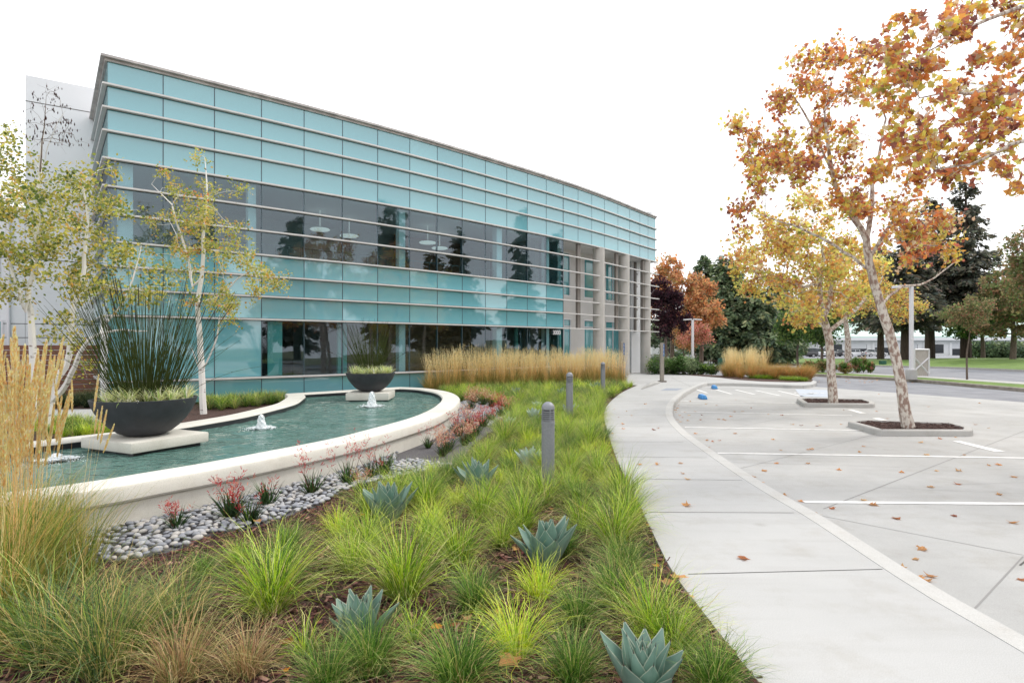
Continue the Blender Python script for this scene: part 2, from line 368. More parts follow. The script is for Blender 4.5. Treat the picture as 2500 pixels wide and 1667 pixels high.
bed_edge = P2([(1856, 1667), (1796, 1594), (1722, 1499), (1642, 1393), (1595, 1302), (1547, 1201), (1509, 1127), (1483, 1052), (1475, 1010), (1488, 983), (1520, 957), (1557, 940)])
d0 = np.array(bed_edge[0]) - np.array(bed_edge[1])
bed_edge = [tuple(np.array(bed_edge[0]) + d0 * 14), tuple(np.array(bed_edge[0]) + d0 * 4)] + bed_edge
bed_edge_s = smooth_path(bed_edge, 5)
curb_in = P2([(2500, 1587), (2329, 1488), (2151, 1389), (1935, 1251), (1750, 1121), (1672, 1064), (1635, 1022), (1627, 996), (1633, 972), (1651, 957), (1690, 944.5), (1722, 939)])
curb_out = P2([(2500, 1551), (2271, 1423), (2021, 1267), (1927, 1215), (1839, 1163), (1750, 1105), (1682, 1058), (1648.5, 1024.6), (1642, 1001), (1648.5, 980), (1672, 959), (1700, 944), (1724, 935)])
def ext(path, k):
    d = np.array(path[0]) - np.array(path[1]); d /= np.hypot(*d)
    return [tuple(np.array(path[0]) + d * k), tuple(np.array(path[0]) + d * k * .4)] + path
curb_in = smooth_path(ext(curb_in, 6), 5); curb_out = smooth_path(ext(curb_out, 6), 5)
# beyond the bend the walk turns right round the head of the parking bays
north_curb = P2([(1800, 935), (1927, 940), (1963, 940.5), (1984, 938), (1992, 935)])
north_back = P2([(1994, 931), (1985, 928)])
plaza_far = [(12.9, 29.6), (11.6, 30.2), (10.9, 32.0), (9.6, 34.2), (8.9, 37.6), (3, 37.6), (-1, 32), (1.5, 28.6), (3.6, 27.0)]
walk_poly = bed_edge_s + plaza_far[::-1] + [north_back[1], north_back[0]] + north_curb[::-1] + curb_out[::-1]
walk = sheet('sidewalk', walk_poly, 0.0, CONC_WALK, thick=.17, kind='structure')
# curb band, its own paler concrete, 4 mm proud of the walk
G = Geo(); n = min(len(curb_in), len(curb_out))
def resample(path, n):
    p = np.array(path); s = np.r_[0, np.cumsum(np.hypot(*np.diff(p, axis=0).T))]; t = np.linspace(0, s[-1], n)
    return list(zip(np.interp(t, s, p[:, 0]), np.interp(t, s, p[:, 1])))
co = resample(curb_out + north_curb, 90); ci = offset(co, -.15)
G = Geo()
N = len(co)
prof = [(0.006, LOTZ - .03), (0.006, -.018), (-.012, .004), (-.178, .004), (-.178, -.01)]
G.sweep(co, [(o, z) for o, z in prof])
G.build('curb', CONC_BAND, kind='structure', smooth=True)
# joints tooled across the walk
def strip(Geo_, a, b, w, z, mi=0):
    d = np.array(b[:2]) - np.array(a[:2]); l = np.hypot(*d); nn = np.array([-d[1], d[0]]) / l * w / 2
    a = np.array(a[:2]); b = np.array(b[:2])
    Geo_.quad((*(a - nn), z), (*(b - nn), z), (*(b + nn), z), (*(a + nn), z), mi)
G = Geo()
for a, b in [((1680, 1401), (2154, 1389)), ((1583, 1250), (1938, 1251.5)), ((1552, 1169), (1812, 1172)), ((1505, 1115), (1727, 1117)),
             ((1490, 1078), (1668, 1079)), ((1478, 1040), (1640, 1041)), ((1482, 1012), (1628, 1013)), ((1500, 986), (1628, 987)), ((1540, 963), (1645, 965))]:
    strip(G, g(*a), g(*b), .009, .0025)
for a, b in [((1560, 940), (1700, 938)), ((1600, 930), (1760, 928)), ((1690, 945), (1640, 922))]: strip(G, g(*a), g(*b), .010, .0025)
G.build('walk_joint', JOINT, walk)
# concrete parking court
lot_poly = [(6.5, -8), (3.0, 2.6)] + [tuple(p) for p in offset(co, -.05)][4:] + [g(1992, 944, LOTZ)[:2], g(2050, 948.7, LOTZ)[:2], g(2500, 981.7, LOTZ)[:2], (18.6, 12), (21, 4), (23, -8)]
lot = sheet('parking_court', lot_poly, LOTZ, CONC_LOT, kind='structure')
G = Geo()
z = LOTZ + .0025
for a, b, w in [((2498, 1358), (2378, 1487), .013), ((1805, 1144), (2140, 1059), .008), ((2010, 1242), (2500, 1052), .013), ((1970, 1252), (2500, 1355), .008), ((2490, 1380), (2560, 1325), .016),
             ((1790, 1128), (2200, 1140), .006), ((2330, 1183), (2600, 1174), .006), ((2000, 1022), (2500, 985), .006), ((2145, 1190), (2500, 1205), .005), ((2240, 1098), (2500, 1118), .006), ((1700, 1063), (1960, 1010), .006), ((2060, 1010), (2500, 1022), .006)]:
    strip(G, g(*a, LOTZ), g(*b, LOTZ), w, z, 0 if w > .014 else 1)
G.build('court_joint', [JOINT, JOINT_F], lot)
z = LOTZ + .005
def pline(a, b, w=.10, m=PAINT):
    G = Geo(); strip(G, g(*a, LOTZ), g(*b, LOTZ), w, LOTZ + .005); return G.build('parking_line', m, lot)
for a, b in [((1962, 1225.5), (2640, 1231)), ((1752, 1106), (2560, 1119)), ((1672, 1043), (2125, 1051)), ((1662, 1005), (2080, 1014.5)), ((1655, 979), (1945, 984.5))]: pline(a, b)
for q in [((2325, 1077), (2344, 1076), (2455, 1102.5), (2429, 1103)), ((2129, 1021), (2146, 1020), (2180, 1030), (2160, 1030)), ((2068, 1000), (2080, 999.5), (2115, 1009), (2100, 1009.5))]:
    G = Geo(); G.quad(*[(*g(*p, LOTZ)[:2], LOTZ + .005) for p in q]); G.build('parking_line', PAINT, lot)
for a, b in [((1700, 951), (1727, 959.5)), ((1748, 951), (1786, 962)), ((1796, 951.5), (1843, 963)), ((1845, 953), (1905, 966)), ((1900, 954), (1960, 968))]: pline(a, b, .11)
# the pale blue accessible-bay pictogram field
G = Geo(); G.quad(*[(*g(*p, LOTZ)[:2], LOTZ + .005) for p in [(1941, 950), (2019, 952), (2024, 970), (1955, 968)]]); G.build('accessible_mark', PAINT_BLUE, lot)
def wheelchair_sign(G, c, s, ax, z):
    """flat wheelchair symbol made of strips: c centre, s size, ax unit axis pointing to its head"""
    ax = np.array(ax); ay = np.array([-ax[1], ax[0]]); T = lambda u, v: tuple(np.array(c) + ax * v * s + ay * -u * s)
    for k in range(14):
        a0, a1 = R(200 + k * 17), R(200 + (k + 1) * 17)
        strip(G, T(.28 * math.cos(a0), -.18 + .28 * math.sin(a0)), T(.28 * math.cos(a1), -.18 + .28 * math.sin(a1)), .07 * s, z)
    strip(G, T(-.05, .30), T(-.02, -.05), .09 * s, z); strip(G, T(-.04, -.03), T(.24, -.03), .08 * s, z); strip(G, T(.24, -.03), T(.36, -.38), .08 * s, z); strip(G, T(-.04, .13), T(.18, .13), .07 * s, z)
    for k in range(8):
        a0, a1 = R(k * 45), R(k * 45 + 45); b = T(-.06, .43)
        G.add([(*b, z), (b[0] + .08 * s * math.cos(a0), b[1] + .08 * s * math.sin(a0), z), (b[0] + .08 * s * math.cos(a1), b[1] + .08 * s * math.sin(a1), z)], [(0, 1, 2)])
G = Geo(); wheelchair_sign(G, g(1978, 960, LOTZ)[:2], 1.2, (1, 0), LOTZ + .009); G.build('wheelchair_symbol', PAINT, lot, recalc=False)
# grey tactile pad and ramp flare
sheet('tactile_pad', P2([(1612, 953), (1627, 947.5), (1668, 948), (1652, 953.5)]), .0022, mat('tactile_grey', (.27, .30, .35, 1), .7), walk)
G = Geo(); fl = P2([(1565, 951), (1585, 945), (1600, 939.5), (1613, 934.5)])
bk = P2([(1572, 943), (1590, 936), (1600, 932.5), (1613, 932)])
G.add([(*fl[0], .006), (*fl[1], .006), (*fl[2], .006), (*fl[3], .006), (*fl[0], .02), (*fl[1], .09), (*fl[2], .09), (*fl[3], .02), (*bk[0], .006), (*bk[1], .09), (*bk[2], .09), (*bk[3], .006)],
      [(0, 1, 5, 4), (1, 2, 6, 5), (2, 3, 7, 6), (4, 5, 9, 8), (5, 6, 10, 9), (6, 7, 11, 10)])
G.build('ramp_kerb', CONC_CURB, walk)

# asphalt lane, street, strip, lawns
lane_poly = [g(2500, 981.7, LOTZ)[:2], g(2050, 948.7, LOTZ)[:2], g(1992, 944, LOTZ)[:2], (13.6, 26.8), (13.2, 29.8), (12, 31.5), (10.5, 34.5), (7.5, 38), (7.5, 45), (14, 45), (17.2, 36.5), (18.6, 33), (20.2, 29.8), (20.4, 23), (21, 14), (25, 2), (26, -8), (23, -8), (21, 4), (18.6, 12)]
sheet('asphalt_lane', lane_poly, LOTZ - .012, ASPHALT, kind='structure')
strip_in = [(10.5, 47), (14, 43.5), (17.0, 37.2), (18.7, 33), (20.25, 29.8), (20.5, 23), (21.2, 14), (25.3, 2), (27, -8)]
strip_out = [(12.5, 56), (15.5, 48), (18.7, 39.5), (21.6, 32.9), (22.7, 27.2), (23.5, 20), (25.2, 8), (28, -8)]
si = smooth_path(strip_in, 4); so = smooth_path(strip_out, 4)
sheet('grass_verge', so[::-1] + si, -.02, LAWN, thick=.14, kind='structure')
G = Geo(); G.sweep(si, [(0.09, -.16), (0.09, .0), (-.09, .012), (-.09, -.16)]); G.build('verge_curb', mat('worn_curb', (.22, .19, .16, 1), .9, col2=(.32, .29, .25, 1), scale=4), kind='structure', smooth=True)
fw_out = [(14.5, 60), (17.2, 50), (20, 40.5), (23.0, 33.2), (24.2, 27), (24.9, 20), (26.6, 8), (29.5, -8)]
fo = smooth_path(fw_out, 4)
sheet('footpath', so + fo[::-1], -.025, CONC_CURB, thick=.14, kind='structure')
far_edge = [(8, 150), (13, 112), (19, 85), (22.5, 66), (26, 57), (30.5, 52), (33.2, 47), (35, 42), (37, 25), (40, 2), (42, -8)]
fe = smooth_path(far_edge, 4)
street_poly = [(3, 150), (8, 105), (12, 76)] + fo + fe[::-1]
sheet('street', street_poly, LOTZ, ASPHALT, terrain=True, kind='structure')
G = Geo(); G.sweep(fe, [(.1, -1), (.1, .0), (-.1, .0), (-.1, -1)])
G.v = [(x, y, (z if z == 0 else -.2) + gz(y) + .01) for x, y, z in G.v]; G.build('street_curb', CONC_CURB, kind='structure')
lawn_poly = [(q[0] + .1, q[1]) for q in fe] + [(62, -8), (90, 30), (80, 88), (36, 95), (24, 97), (14, 112), (11, 150), (8.2, 150)]
lawn_pts = fe + [(55, -8), (80, 30), (76, 78), (50, 92), (32, 98), (22, 106), (16, 130)]
sheet('lawn', lawn_pts, -.06, LAWN, terrain=True, kind='structure')
# mounded lawn with sparse trees across the street
G = Geo(); nx, ny = 26, 12
def mound(u, v):
    x = 33 + u * 26 + (v) * 8 + 2; y = 55 + v * 26 - u * 14
    return x, y
vs = []
for j in range(ny + 1):
    for i in range(nx + 1):
        x, y = mound(i / nx, j / ny); h = .55 * max(0, math.sin(math.pi * i / nx)) ** .8 * max(0, math.sin(math.pi * j / ny)) ** .8
        vs.append((x, y, gz(y) - .075 + h))
G.add(vs, [(j * (nx + 1) + i, j * (nx + 1) + i + 1, (j + 1) * (nx + 1) + i + 1, (j + 1) * (nx + 1) + i) for j in range(ny) for i in range(nx)])
G.build('lawn_mound', LAWN, kind='structure', smooth=True)
# far car park
sheet('far_car_park', [(14, 112), (24, 99), (36, 97), (60, 93), (90, 84), (130, 100), (130, 125), (70, 135), (20, 137)], -.05, ASPHALT, terrain=True, kind='structure')
# side path and strip on the left, between the fountain basin and the building
sheet('garden_path', P2([(-400, 1040), (-300, 1005), (0, 999), (262, 997), (262, 1029), (120, 1033), (0, 1040)]), -.01, CONC_WALK, thick=.15, kind='structure')
# planted bed
bed_poly = bed_edge_s + [(3.6, 27.0), (2.2, 28.1), (-2, 24.3), (-6, 20.6), (-11, 16.4), (-16, 18.8), (-30, 14), (-30, -4), (6.8, -6)]
m = len(bed_edge_s)
bed = sheet('planting_bed', [(x, y) for x, y in bed_poly], -.03, MULCH, thick=.12, kind='structure')
# shrub bed right of the entrance
sheet('shrub_bed', [(9.0, 37.6), (9.7, 34.3), (11.0, 32.1), (11.7, 30.4), (13.1, 29.8), (13.0, 30.6), (11.6, 32.9), (10.2, 35.4), (9.6, 41)], .01, MULCH, thick=.15, kind='structure')
isl_poly = P2([(1760, 922), (1800, 927), (1860, 931), (1930, 933), (1980, 932), (1985, 928)]) + [(13.0, 30), (12.2, 32), (10.2, 33.8), (9.6, 34.6)]
sheet('island_bed', isl_poly, .02, MULCH, thick=.15, kind='structure')

# ------------------------------------------------------------------ the glass office building
FP = [(-11.18, 16.06), (-10.12, 16.86), (-9.06, 17.70), (-7.99, 18.54), (-6.94, 19.40), (-5.91, 20.27), (-4.89, 21.16), (-3.88, 22.06), (-2.95, 22.95), (-2.04, 23.83), (-1.13, 24.73),
      (-.23, 25.62), (.70, 26.54), (1.62, 27.48), (2.50, 28.41), (3.33, 29.30), (4.15, 30.24), (4.97, 31.22), (5.90, 32.38), (6.78, 33.50), (7.60, 34.55), (8.29, 35.42), (8.92, 36.20)]
SP = [(-14.66, 20.42), (-13.5, 18.97), (-12.34, 17.51)]
NB = 14
LV = [9.58, 8.92, 8.28, 7.64, 6.88, 6.12, 5.36, 4.60, 3.93, 3.28, 2.55, .70, .02]
ob = empty('office_building', (0, 22, 0), label='two-storey teal glass office building with curved front, horizontal fins and round entrance columns', cat='building')
from mathutils import Matrix
def part(G, name, m, par=None, **k):
    o = G.build(name, m, ob, **k); o.data.transform(Matrix.Translation((0, -22, 0))); return o
def pane(a, b, z0, z1, name, m, par=None, gap=.012, inset=0.0, thick=.025):
    A = np.array(a, float); B = np.array(b, float); d = (B - A) / np.hypot(*(B - A)); nn = np.array([d[1], -d[0]])
    A = A + d * gap - nn * inset; B = B - d * gap - nn * inset; G = Geo()
    q = [A, B, B - nn * thick, A - nn * thick]
    G.prism([tuple(p) for p in q], z0, z1); return part(G, name, m, par)
def panes(a, b, levels, name, m, **k):
    G = Geo(); A = np.array(a, float); B = np.array(b, float); d = (B - A) / np.hypot(*(B - A)); nn = np.array([d[1], -d[0]])
    A2 = A + d * .012; B2 = B - d * .012
    for z1, z0 in zip(levels[:-1], levels[1:]): G.prism([tuple(A2), tuple(B2), tuple(B2 - nn * .02), tuple(A2 - nn * .02)], z0 + .012, z1 - .012)
    return part(G, name, m)
allp = SP + FP
for i in range(len(FP) - 1):
    a, b = FP[i], FP[i + 1]
    panes(a, b, LV[0:5], 'spandrel_panel', SPAND)
    if i < NB:
        panes(a, b, LV[4:8], 'window', VISION)
        panes(a, b, LV[7:11], 'lower_spandrel', SPAND)
        panes(a, b, LV[10:12], 'lobby_window', SPAND if i < 3 else VISION)
        panes(a, b, LV[11:13], 'base_panel', SPAND)
sp_full = SP + [FP[0]]
for i in range(3):
    a, b = sp_full[i], sp_full[i + 1]
    panes(a, b, LV[0:5], 'side_panel', SPAND); panes(a, b, LV[4:8], 'side_window', VISION); panes(a, b, LV[7:13], 'side_panel', SPAND)
# vertical mullions (dark lines) behind the glass face and proud by 3 mm
nrm = normals(sp_full[:-1] + FP)
for k, p in enumerate(sp_full[:-1] + FP):
    i = k - 3
    G = Geo(); n_ = nrm[k]
    cx, cy = p[0] - n_[0] * .045, p[1] - n_[1] * .045
    rz = math.atan2(n_[0], -n_[1])
    z0 = .02 if i <= NB else 6.86
    w = .045 if i not in (NB,) else .09
    G.box((cx, cy, (z0 + 9.56) / 2), (w * .55, .10, 9.56 - z0), rz); part(G, 'mullion', ALU_DARK)
# horizontal sun fins wrapping the corner
def finpath(i1, e0=0.0): return sp_full[:-1] + FP[:i1 + 1]
for j, z in enumerate(LV[1:12]):
    last = 22 if j < 4 else (22 if j < 10 else NB)
    path = finpath(last)
    if last == 22:
        d = np.array(path[-1]) - np.array(path[-2]); d /= np.hypot(*d); path = path + [tuple(np.array(path[-1]) + d * (.10 if j < 4 else .32))]
    G = Geo(); hh = .055
    G.sweep(path, [(.012, z - .030), (.125, z - .024), (.125, z + .024), (.012, z + .030)]); part(G, 'sun_fin', ALU, bevel=0)
    G = Geo(); G.sweep(path if j < 4 else finpath(min(last, NB)), [(-.03, z - .045), (.008, z - .045), (.008, z + .045), (-.03, z + .045)]); part(G, 'fin_channel', ALU_DARK)
# coping with stepped profile and roof-edge rail
path = finpath(22)
G = Geo(); G.sweep(path, [(-.35, 9.56), (.06, 9.56), (.06, 9.62), (.16, 9.635), (.16, 9.70), (-.35, 9.72)]); part(G, 'coping', COPING)
G = Geo(); G.sweep(path[3:], [(-.55, 9.70), (-.36, 9.70), (-.30, 9.83), (-.36, 9.88), (-.55, 9.88)]); part(G, 'roof_kerb', ALU)
# roof and body
back = [(5.2, 40.5), (-8, 40), (-22, 32)]
G = Geo(); G.prism([tuple(p) for p in offset(path, -.3)] + back, 9.3, 9.6); part(G, 'roof', INT_CEIL, tri=True)
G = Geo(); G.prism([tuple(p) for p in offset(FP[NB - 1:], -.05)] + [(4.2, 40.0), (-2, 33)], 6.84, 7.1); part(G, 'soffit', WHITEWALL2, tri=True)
G = Geo(); G.prism([(7.4, 37.9), (9.15, 38.1), (9.6, 39.6), (6.8, 40.4)], 9.3, 10.45); part(G, 'roof_screen', WHITEWALL)
# inside: floors, ceilings, back walls, round columns of light blue-grey
inner = [p for p in offset(FP[:NB + 1], -.14)]; deep = [p for p in offset(FP[:NB + 1], -5.9)]
def ring(z0, z1, m, name, a=inner, b=deep):
    G = Geo(); G.prism(list(a) + list(b)[::-1], z0, z1); part(G, name, m, tri=True)
ring(4.42, 4.58, INT_DARK, 'upper_floor'); ring(2.62, 2.72, INT_CEIL, 'lobby_ceiling'); ring(6.92, 7.0, INT_CEIL, 'upper_ceiling'); ring(0, .03, INT_DARK, 'lobby_floor')
G = Geo(); G.sweep(offset(FP[:NB + 1], -5.6), [(0, 0.03), (.2, 0.03), (.2, 7), (0, 7)]); part(G, 'rear_wall', INT_WALL)
a_, b_ = offset(FP, -.35)[NB], offset(FP, -5.6)[NB]; dv = np.array([.7, .7]) * .12
G = Geo(); G.prism([a_, b_, tuple(np.array(b_) + dv), tuple(np.array(a_) + dv)], .03, 6.85); part(G, 'partition', INT_WALL)
G = Geo(); G.sweep(offset(FP[:NB + 1], -.10), [(0, 2.6), (.03, 2.6), (.03, 4.52), (0, 4.52)]); part(G, 'spandrel_backing', INT_DARK)
G = Geo(); G.sweep(offset(FP[6:12], -2.6), [(0, 0.03), (.2, 0.03), (.2, 2.62), (0, 2.62)]); part(G, 'wood_wall', INT_WOOD)
G = Geo(); G.sweep(offset(FP[0:6], -5.0), [(0, 0.03), (.2, 0.03), (.2, 2.62), (0, 2.62)]); part(G, 'lobby_partition', INT_DARK)
G = Geo(); G.sweep(offset(FP[9:13], -5), [(0, 4.58), (.2, 4.58), (.2, 6.9), (0, 6.9)]); part(G, 'upper_wood_wall', INT_WOOD)
def lerpF(t, off):
    i = int(t); f = t - i; q = offset(FP, off); return (q[i][0] * (1 - f) + q[min(i + 1, 22)][0] * f, q[i][1] * (1 - f) + q[min(i + 1, 22)][1] * f)
for t, w in ((.32, .34), (2.82, .24), (6.83, .26), (10.75, .30), (13.2, .26)):
    x, y = lerpF(t, -.28); G = Geo(); G.box((x, y, 3.45), (w, w, 6.88), R(40)); part(G, 'inner_column', INT_COL)
for t, w in ((5.28, .35), (12.2, .3)):
    x, y = lerpF(t, -.9); G = Geo(); G.box((x, y, 1.33), (w, .12, 2.58), R(42)); part(G, 'inner_column', INT_TEAL)
for t in (.05, 3.15, 13.85):
    a = lerpF(t, -.06); b = lerpF(t + .34 if t < 13 else t + .1, -.06); G = Geo(); G.prism([a, b, (b[0] - .02, b[1] + .03), (a[0] - .02, a[1] + .03)], .72, 2.5); part(G, 'frosted_strip', INT_TEAL)
for t, off in ((5.2, -2.6), (6.3, -3.1), (8.9, -2.2), (9.9, -3.0)):
    x, y = lerpF(t, off); G = Geo(); G.lathe([(.02, .07), (.34, .06), (.38, .03), (.34, 0), (.02, 0)], (x, y, 6.15), 24, cap0=True, cap1=True); G.tube([(x, y, 6.3), (x, y, 6.92)], .012, 5); part(G, 'pendant_lamp', LAMP)
G = Geo()
for k in range(40):
    t = 1 + k * .3
    a = lerpF(min(t, 13.9), -.35); G.tube([(a[0], a[1], 4.58), (a[0], a[1], 5.0)], .012, 4)
pth = [lerpF(1 + k * .5, -.35) for k in range(26)]; G.sweep(pth, [(0, 4.98), (.03, 4.98), (.03, 5.01), (0, 5.01)]); part(G, 'inner_railing', INT_DARK)
# open entrance bay on the right: recessed wall with windows, fins, columns
RW = offset(FP[NB:], -1.55)[:9]
cut = (RW[-1][0] + .5, RW[-1][1] + .6)
# left return of the closed part
a = FP[NB]; b = RW[0]
pane((a[0], a[1]), (b[0], b[1]), .02, 6.86, 'return_glass', VISION, gap=0.01)
G = Geo()
wins = [(1.2, 2.25, 4.35, 6.7), (3.3, 4.1, 4.35, 6.6), (5.0, 6.4, 4.35, 6.6), (1.2, 2.3, .1, 3.15), (3.3, 4.1, .1, 3.15), (5.0, 6.4, .05, 3.15)]
def RWp(t, off=0):
    q = offset(RW, off); t = min(t, len(q) - 1.001); i = int(t); f = t - i; return (q[i][0] * (1 - f) + q[i + 1][0] * f, q[i][1] * (1 - f) + q[i + 1][1] * f)
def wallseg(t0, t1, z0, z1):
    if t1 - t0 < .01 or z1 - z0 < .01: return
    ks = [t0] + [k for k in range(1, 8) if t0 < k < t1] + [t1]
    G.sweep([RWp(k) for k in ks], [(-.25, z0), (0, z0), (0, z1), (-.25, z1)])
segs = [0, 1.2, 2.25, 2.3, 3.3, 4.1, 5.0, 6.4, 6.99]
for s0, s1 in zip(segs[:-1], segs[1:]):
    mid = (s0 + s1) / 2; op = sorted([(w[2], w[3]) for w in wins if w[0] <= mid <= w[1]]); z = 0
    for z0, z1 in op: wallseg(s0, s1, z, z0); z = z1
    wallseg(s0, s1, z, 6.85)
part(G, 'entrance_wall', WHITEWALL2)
for w in wins:
    ks = [w[0]] + [k for k in range(1, 8) if w[0] < k < w[1]] + [w[1]]
    fr = Geo(); fr.sweep([RWp(k, -.1) for k in ks], [(0, w[2]), (.03, w[2]), (.03, w[3]), (0, w[3])]); o = part(fr, 'entrance_window', SPAND_FAR)
    fr = Geo()
    for zz in (w[2] + .03, w[3] - .03, w[2] + (w[3] - w[2]) * (.22 if w[2] > 1 else .86)): fr.sweep([RWp(k, -.05) for k in ks], [(0, zz - .03), (.05, zz - .03), (.05, zz + .03), (0, zz + .03)])
    for k in ([w[0] + .02, (w[0] + w[1]) / 2, w[1] - .02] if w[1] - w[0] > .9 else [w[0] + .02, w[1] - .02]):
        c = RWp(k, -.04); fr.box((c[0], c[1], (w[2] + w[3]) / 2), (.05, .06, w[3] - w[2] - .12), R(50))
    part(fr, 'window_frame', WHITEMETAL)
G = Geo(); G.sweep(offset(RW, -3.5), [(0, .03), (.1, .03), (.1, 6.8), (0, 6.8)]); part(G, 'entrance_inner_wall', INT_DARK)
for (cx, cy) in ((4.62, 30.95), (6.42, 33.3), (8.16, 35.55)):
    G = Geo(); G.lathe([(.31, .0), (.31, 6.86)], (cx, cy, 0), 40, cap0=True, cap1=True); part(G, 'entrance_column', COLUMN, smooth=True)
for t in (15.12, 18.0, 20.55):
    i = int(t); x, y = lerpF(t, -.10); rz = math.atan2(FP[i + 1][1] - FP[i][1], FP[i + 1][0] - FP[i][0])
    G = Geo(); G.box((x, y, 4.70), (.26, .12, 4.32), rz); part(G, 'vertical_fin', FIN)
x, y = 8.1, 36.6
for zz in (3.3, 3.93, 4.6, 5.36, 6.12): G = Geo(); G.box((7.95, 36.5, zz), (1.0, .08, .06), R(60)); part(G, 'ladder_bar', FIN)
G = Geo(); G.box((7.62, 36.0, 4.7), (.22, .14, 4.3), R(60)); part(G, 'vertical_fin', FIN)
G = Geo(); G.prism([(7.35, 35.75), (8.45, 36.85), (8.45, 39), (6.6, 39)], 0.01, 6.84); part(G, 'end_wall', WHITEWALL)
# white corner pier and lettering
G = Geo(); G.prism([(-11.26, 16.20), (-11.02, 16.02 + .08), (-11.3, 16.6), (-11.55, 16.5)], 0, .02); 
G = Geo(); G.box((-11.24, 16.02, 1.28), (.16, .16, 2.5), R(38)); part(G, 'corner_pier', WHITEWALL)
def text(name, s, size, m, M, par, ext_=.01, align='CENTER'):
    c = bpy.data.curves.new(name, 'FONT'); c.body = s; c.size = size; c.extrude = ext_; c.align_x = align; c.align_y = 'CENTER'
    o = bpy.data.objects.new(name + '_tmp', c); C.objects.link(o); bpy.context.view_layer.update()
    me = bpy.data.meshes.new_from_object(o.evaluated_get(bpy.context.evaluated_depsgraph_get())); bpy.data.objects.remove(o)
    t = link(name, me, m, par); t.matrix_local = M; return t
from mathutils import Matrix
i = 13; x, y = lerpF(13.55, .06); rz = math.atan2(FP[14][1] - FP[13][1], FP[14][0] - FP[13][0])
text('street_number', '3000', .30, WHITEMETAL, Matrix.Translation((x, y - 22, 2.32)) @ Matrix.Rotation(rz, 4, 'Z') @ Matrix.Rotation(R(90), 4, 'X'), ob, .015)
# entrance door frames behind the lobby glass near the number
for t in (11.9, 12.35, 12.8, 13.3):
    x, y = lerpF(t, -.35); G = Geo(); G.box((x, y, 1.3), (.09, .12, 2.5), R(45)); part(G, 'door_frame', ALU_DARK)

# ------------------------------------------------------------------ white wing on the left
wb = empty('white_building_wing', (-16, 21, 0), label='white stucco wing left of the glass corner, behind the birches and wood fence', cat='building')
def wpart(G, name, m, **k):
    o = G.build(name, m, wb, **k); o.data.transform(Matrix.Translation((16, -21, 0))); return o
u = np.array([.832, .555]); c0 = np.array([-16.2, 19.35]); bkv = np.array([-.555, .832])
q = [tuple(c0), tuple(c0 + u * 2.2), tuple(c0 + u * 2.2 + bkv * 9), tuple(c0 + bkv * 9)]
G = Geo(); G.prism(q, 0, 10.72); wpart(G, 'tall_wall', WHITEWALL)
q = [tuple(c0 - u * 14), tuple(c0 - u * .01), tuple(c0 - u * .01 + bkv * 9), tuple(c0 - u * 14 + bkv * 9)]
G = Geo(); G.prism(q, 0, 6.3); wpart(G, 'low_wall', WHITEWALL)
nnv = np.array([.555, -.832])
def wstrip(t0, t1, z, h, off=.004, m=JOINT, name='wall_joint'):
    a = c0 + u * t0 + nnv * off; b = c0 + u * t1 + nnv * off; G = Geo()
    G.prism([tuple(a), tuple(b), tuple(b - nnv * .02), tuple(a - nnv * .02)], z - h / 2, z + h / 2); wpart(G, name, m)
for z in (9.86,): wstrip(0, 2.2, z, .025)
for z in (2.44, 1.98): wstrip(-14, 2.2, z, .022)
for z in (4.6, ): wstrip(-14, 2.2, z, .022)
for t0, t1, z0, z1 in ((-2.6, -.62, 1.55, 2.5), (-2.6, -.70, 3.4, 4.6), (-7, -5, 1.55, 2.5)):
    wstrip(t0, t1, (z0 + z1) / 2, z1 - z0, .012, SPAND_FAR, 'window')
    wstrip(t0, t1 + .03, (z0 + z1) / 2 - (z1 - z0) * .2, .05, .03, WHITEMETAL, 'window_bar'); wstrip(t1, t1 + .06, (z0 + z1) / 2, z1 - z0 + .1, .035, WHITEMETAL, 'window_bar')
G = Geo(); a = c0 - u * .42 + nnv * .06; G.tube([(a[0], a[1], 0), (a[0], a[1], 6.2)], .05, 8); wpart(G, 'downpipe', WHITEMETAL, smooth=True)
# wood fence
wf = empty('wood_fence', (-14, 19, 0), label='dark brown horizontal slat fence against the white wing, behind the birch trunks', cat='fence')
fa = np.array([-13.75, 19.5]); fb = fa - u * 12; zt = 1.74
for k in range(11):
    z = zt - .085 - k * .16; G = Geo()
    a, b = fb + nnv * .25, fa + nnv * .25
    G.prism([tuple(a), tuple(b), tuple(b - nnv * .03), tuple(a - nnv * .03)], z - .072, z + .072)
    o = G.build('board', WOOD, wf, bevel=.006, seg=1); o.data.transform(Matrix.Translation((14, -19, 0)))
for t in (0.05, 2.2, 4.4, 6.6, 8.8, 11):
    p = fa - u * t + nnv * .17; G = Geo(); G.box((p[0] + 14, p[1] - 19, zt / 2), (.09, .09, zt - .02), math.atan2(u[1], u[0])); G.build('post', WOOD, wf)
# ------------------------------------------------------------------ fountain basin
RZ = .40; WZ = .29
near_in = [g(x, y, RZ)[:2] for x, y in [(234.8, 1171.5), (342, 1154), (489, 1130), (636, 1103), (798, 1072), (896, 1048), (993.5, 1021.5), (1042, 1002.5), (1068, 986), (1079, 971), (1066, 959.5), (1042, 953.5), (1010, 949), (975, 947.3)]]
d = np.array(near_in[0]) - np.array(near_in[2]); d /= np.hypot(*d)
lead = [(-8.1, 4.55), (-7.0, 4.52), (-6.0, 4.66), (-5.3, 4.92), (-4.62, 5.36)]
far_in = [g(x, y, RZ)[:2] for x, y in [(741, 961.2), (746, 966), (738, 974), (719, 985), (660, 1001), (600, 1015), (520, 1029), (440, 1042), (320, 1058), (200, 1072), (100, 1084), (0, 1095)]]
tail = [(-8.2, 6.7), (-9.5, 6.2), (-9.9, 5.4), (-9.2, 4.75)]
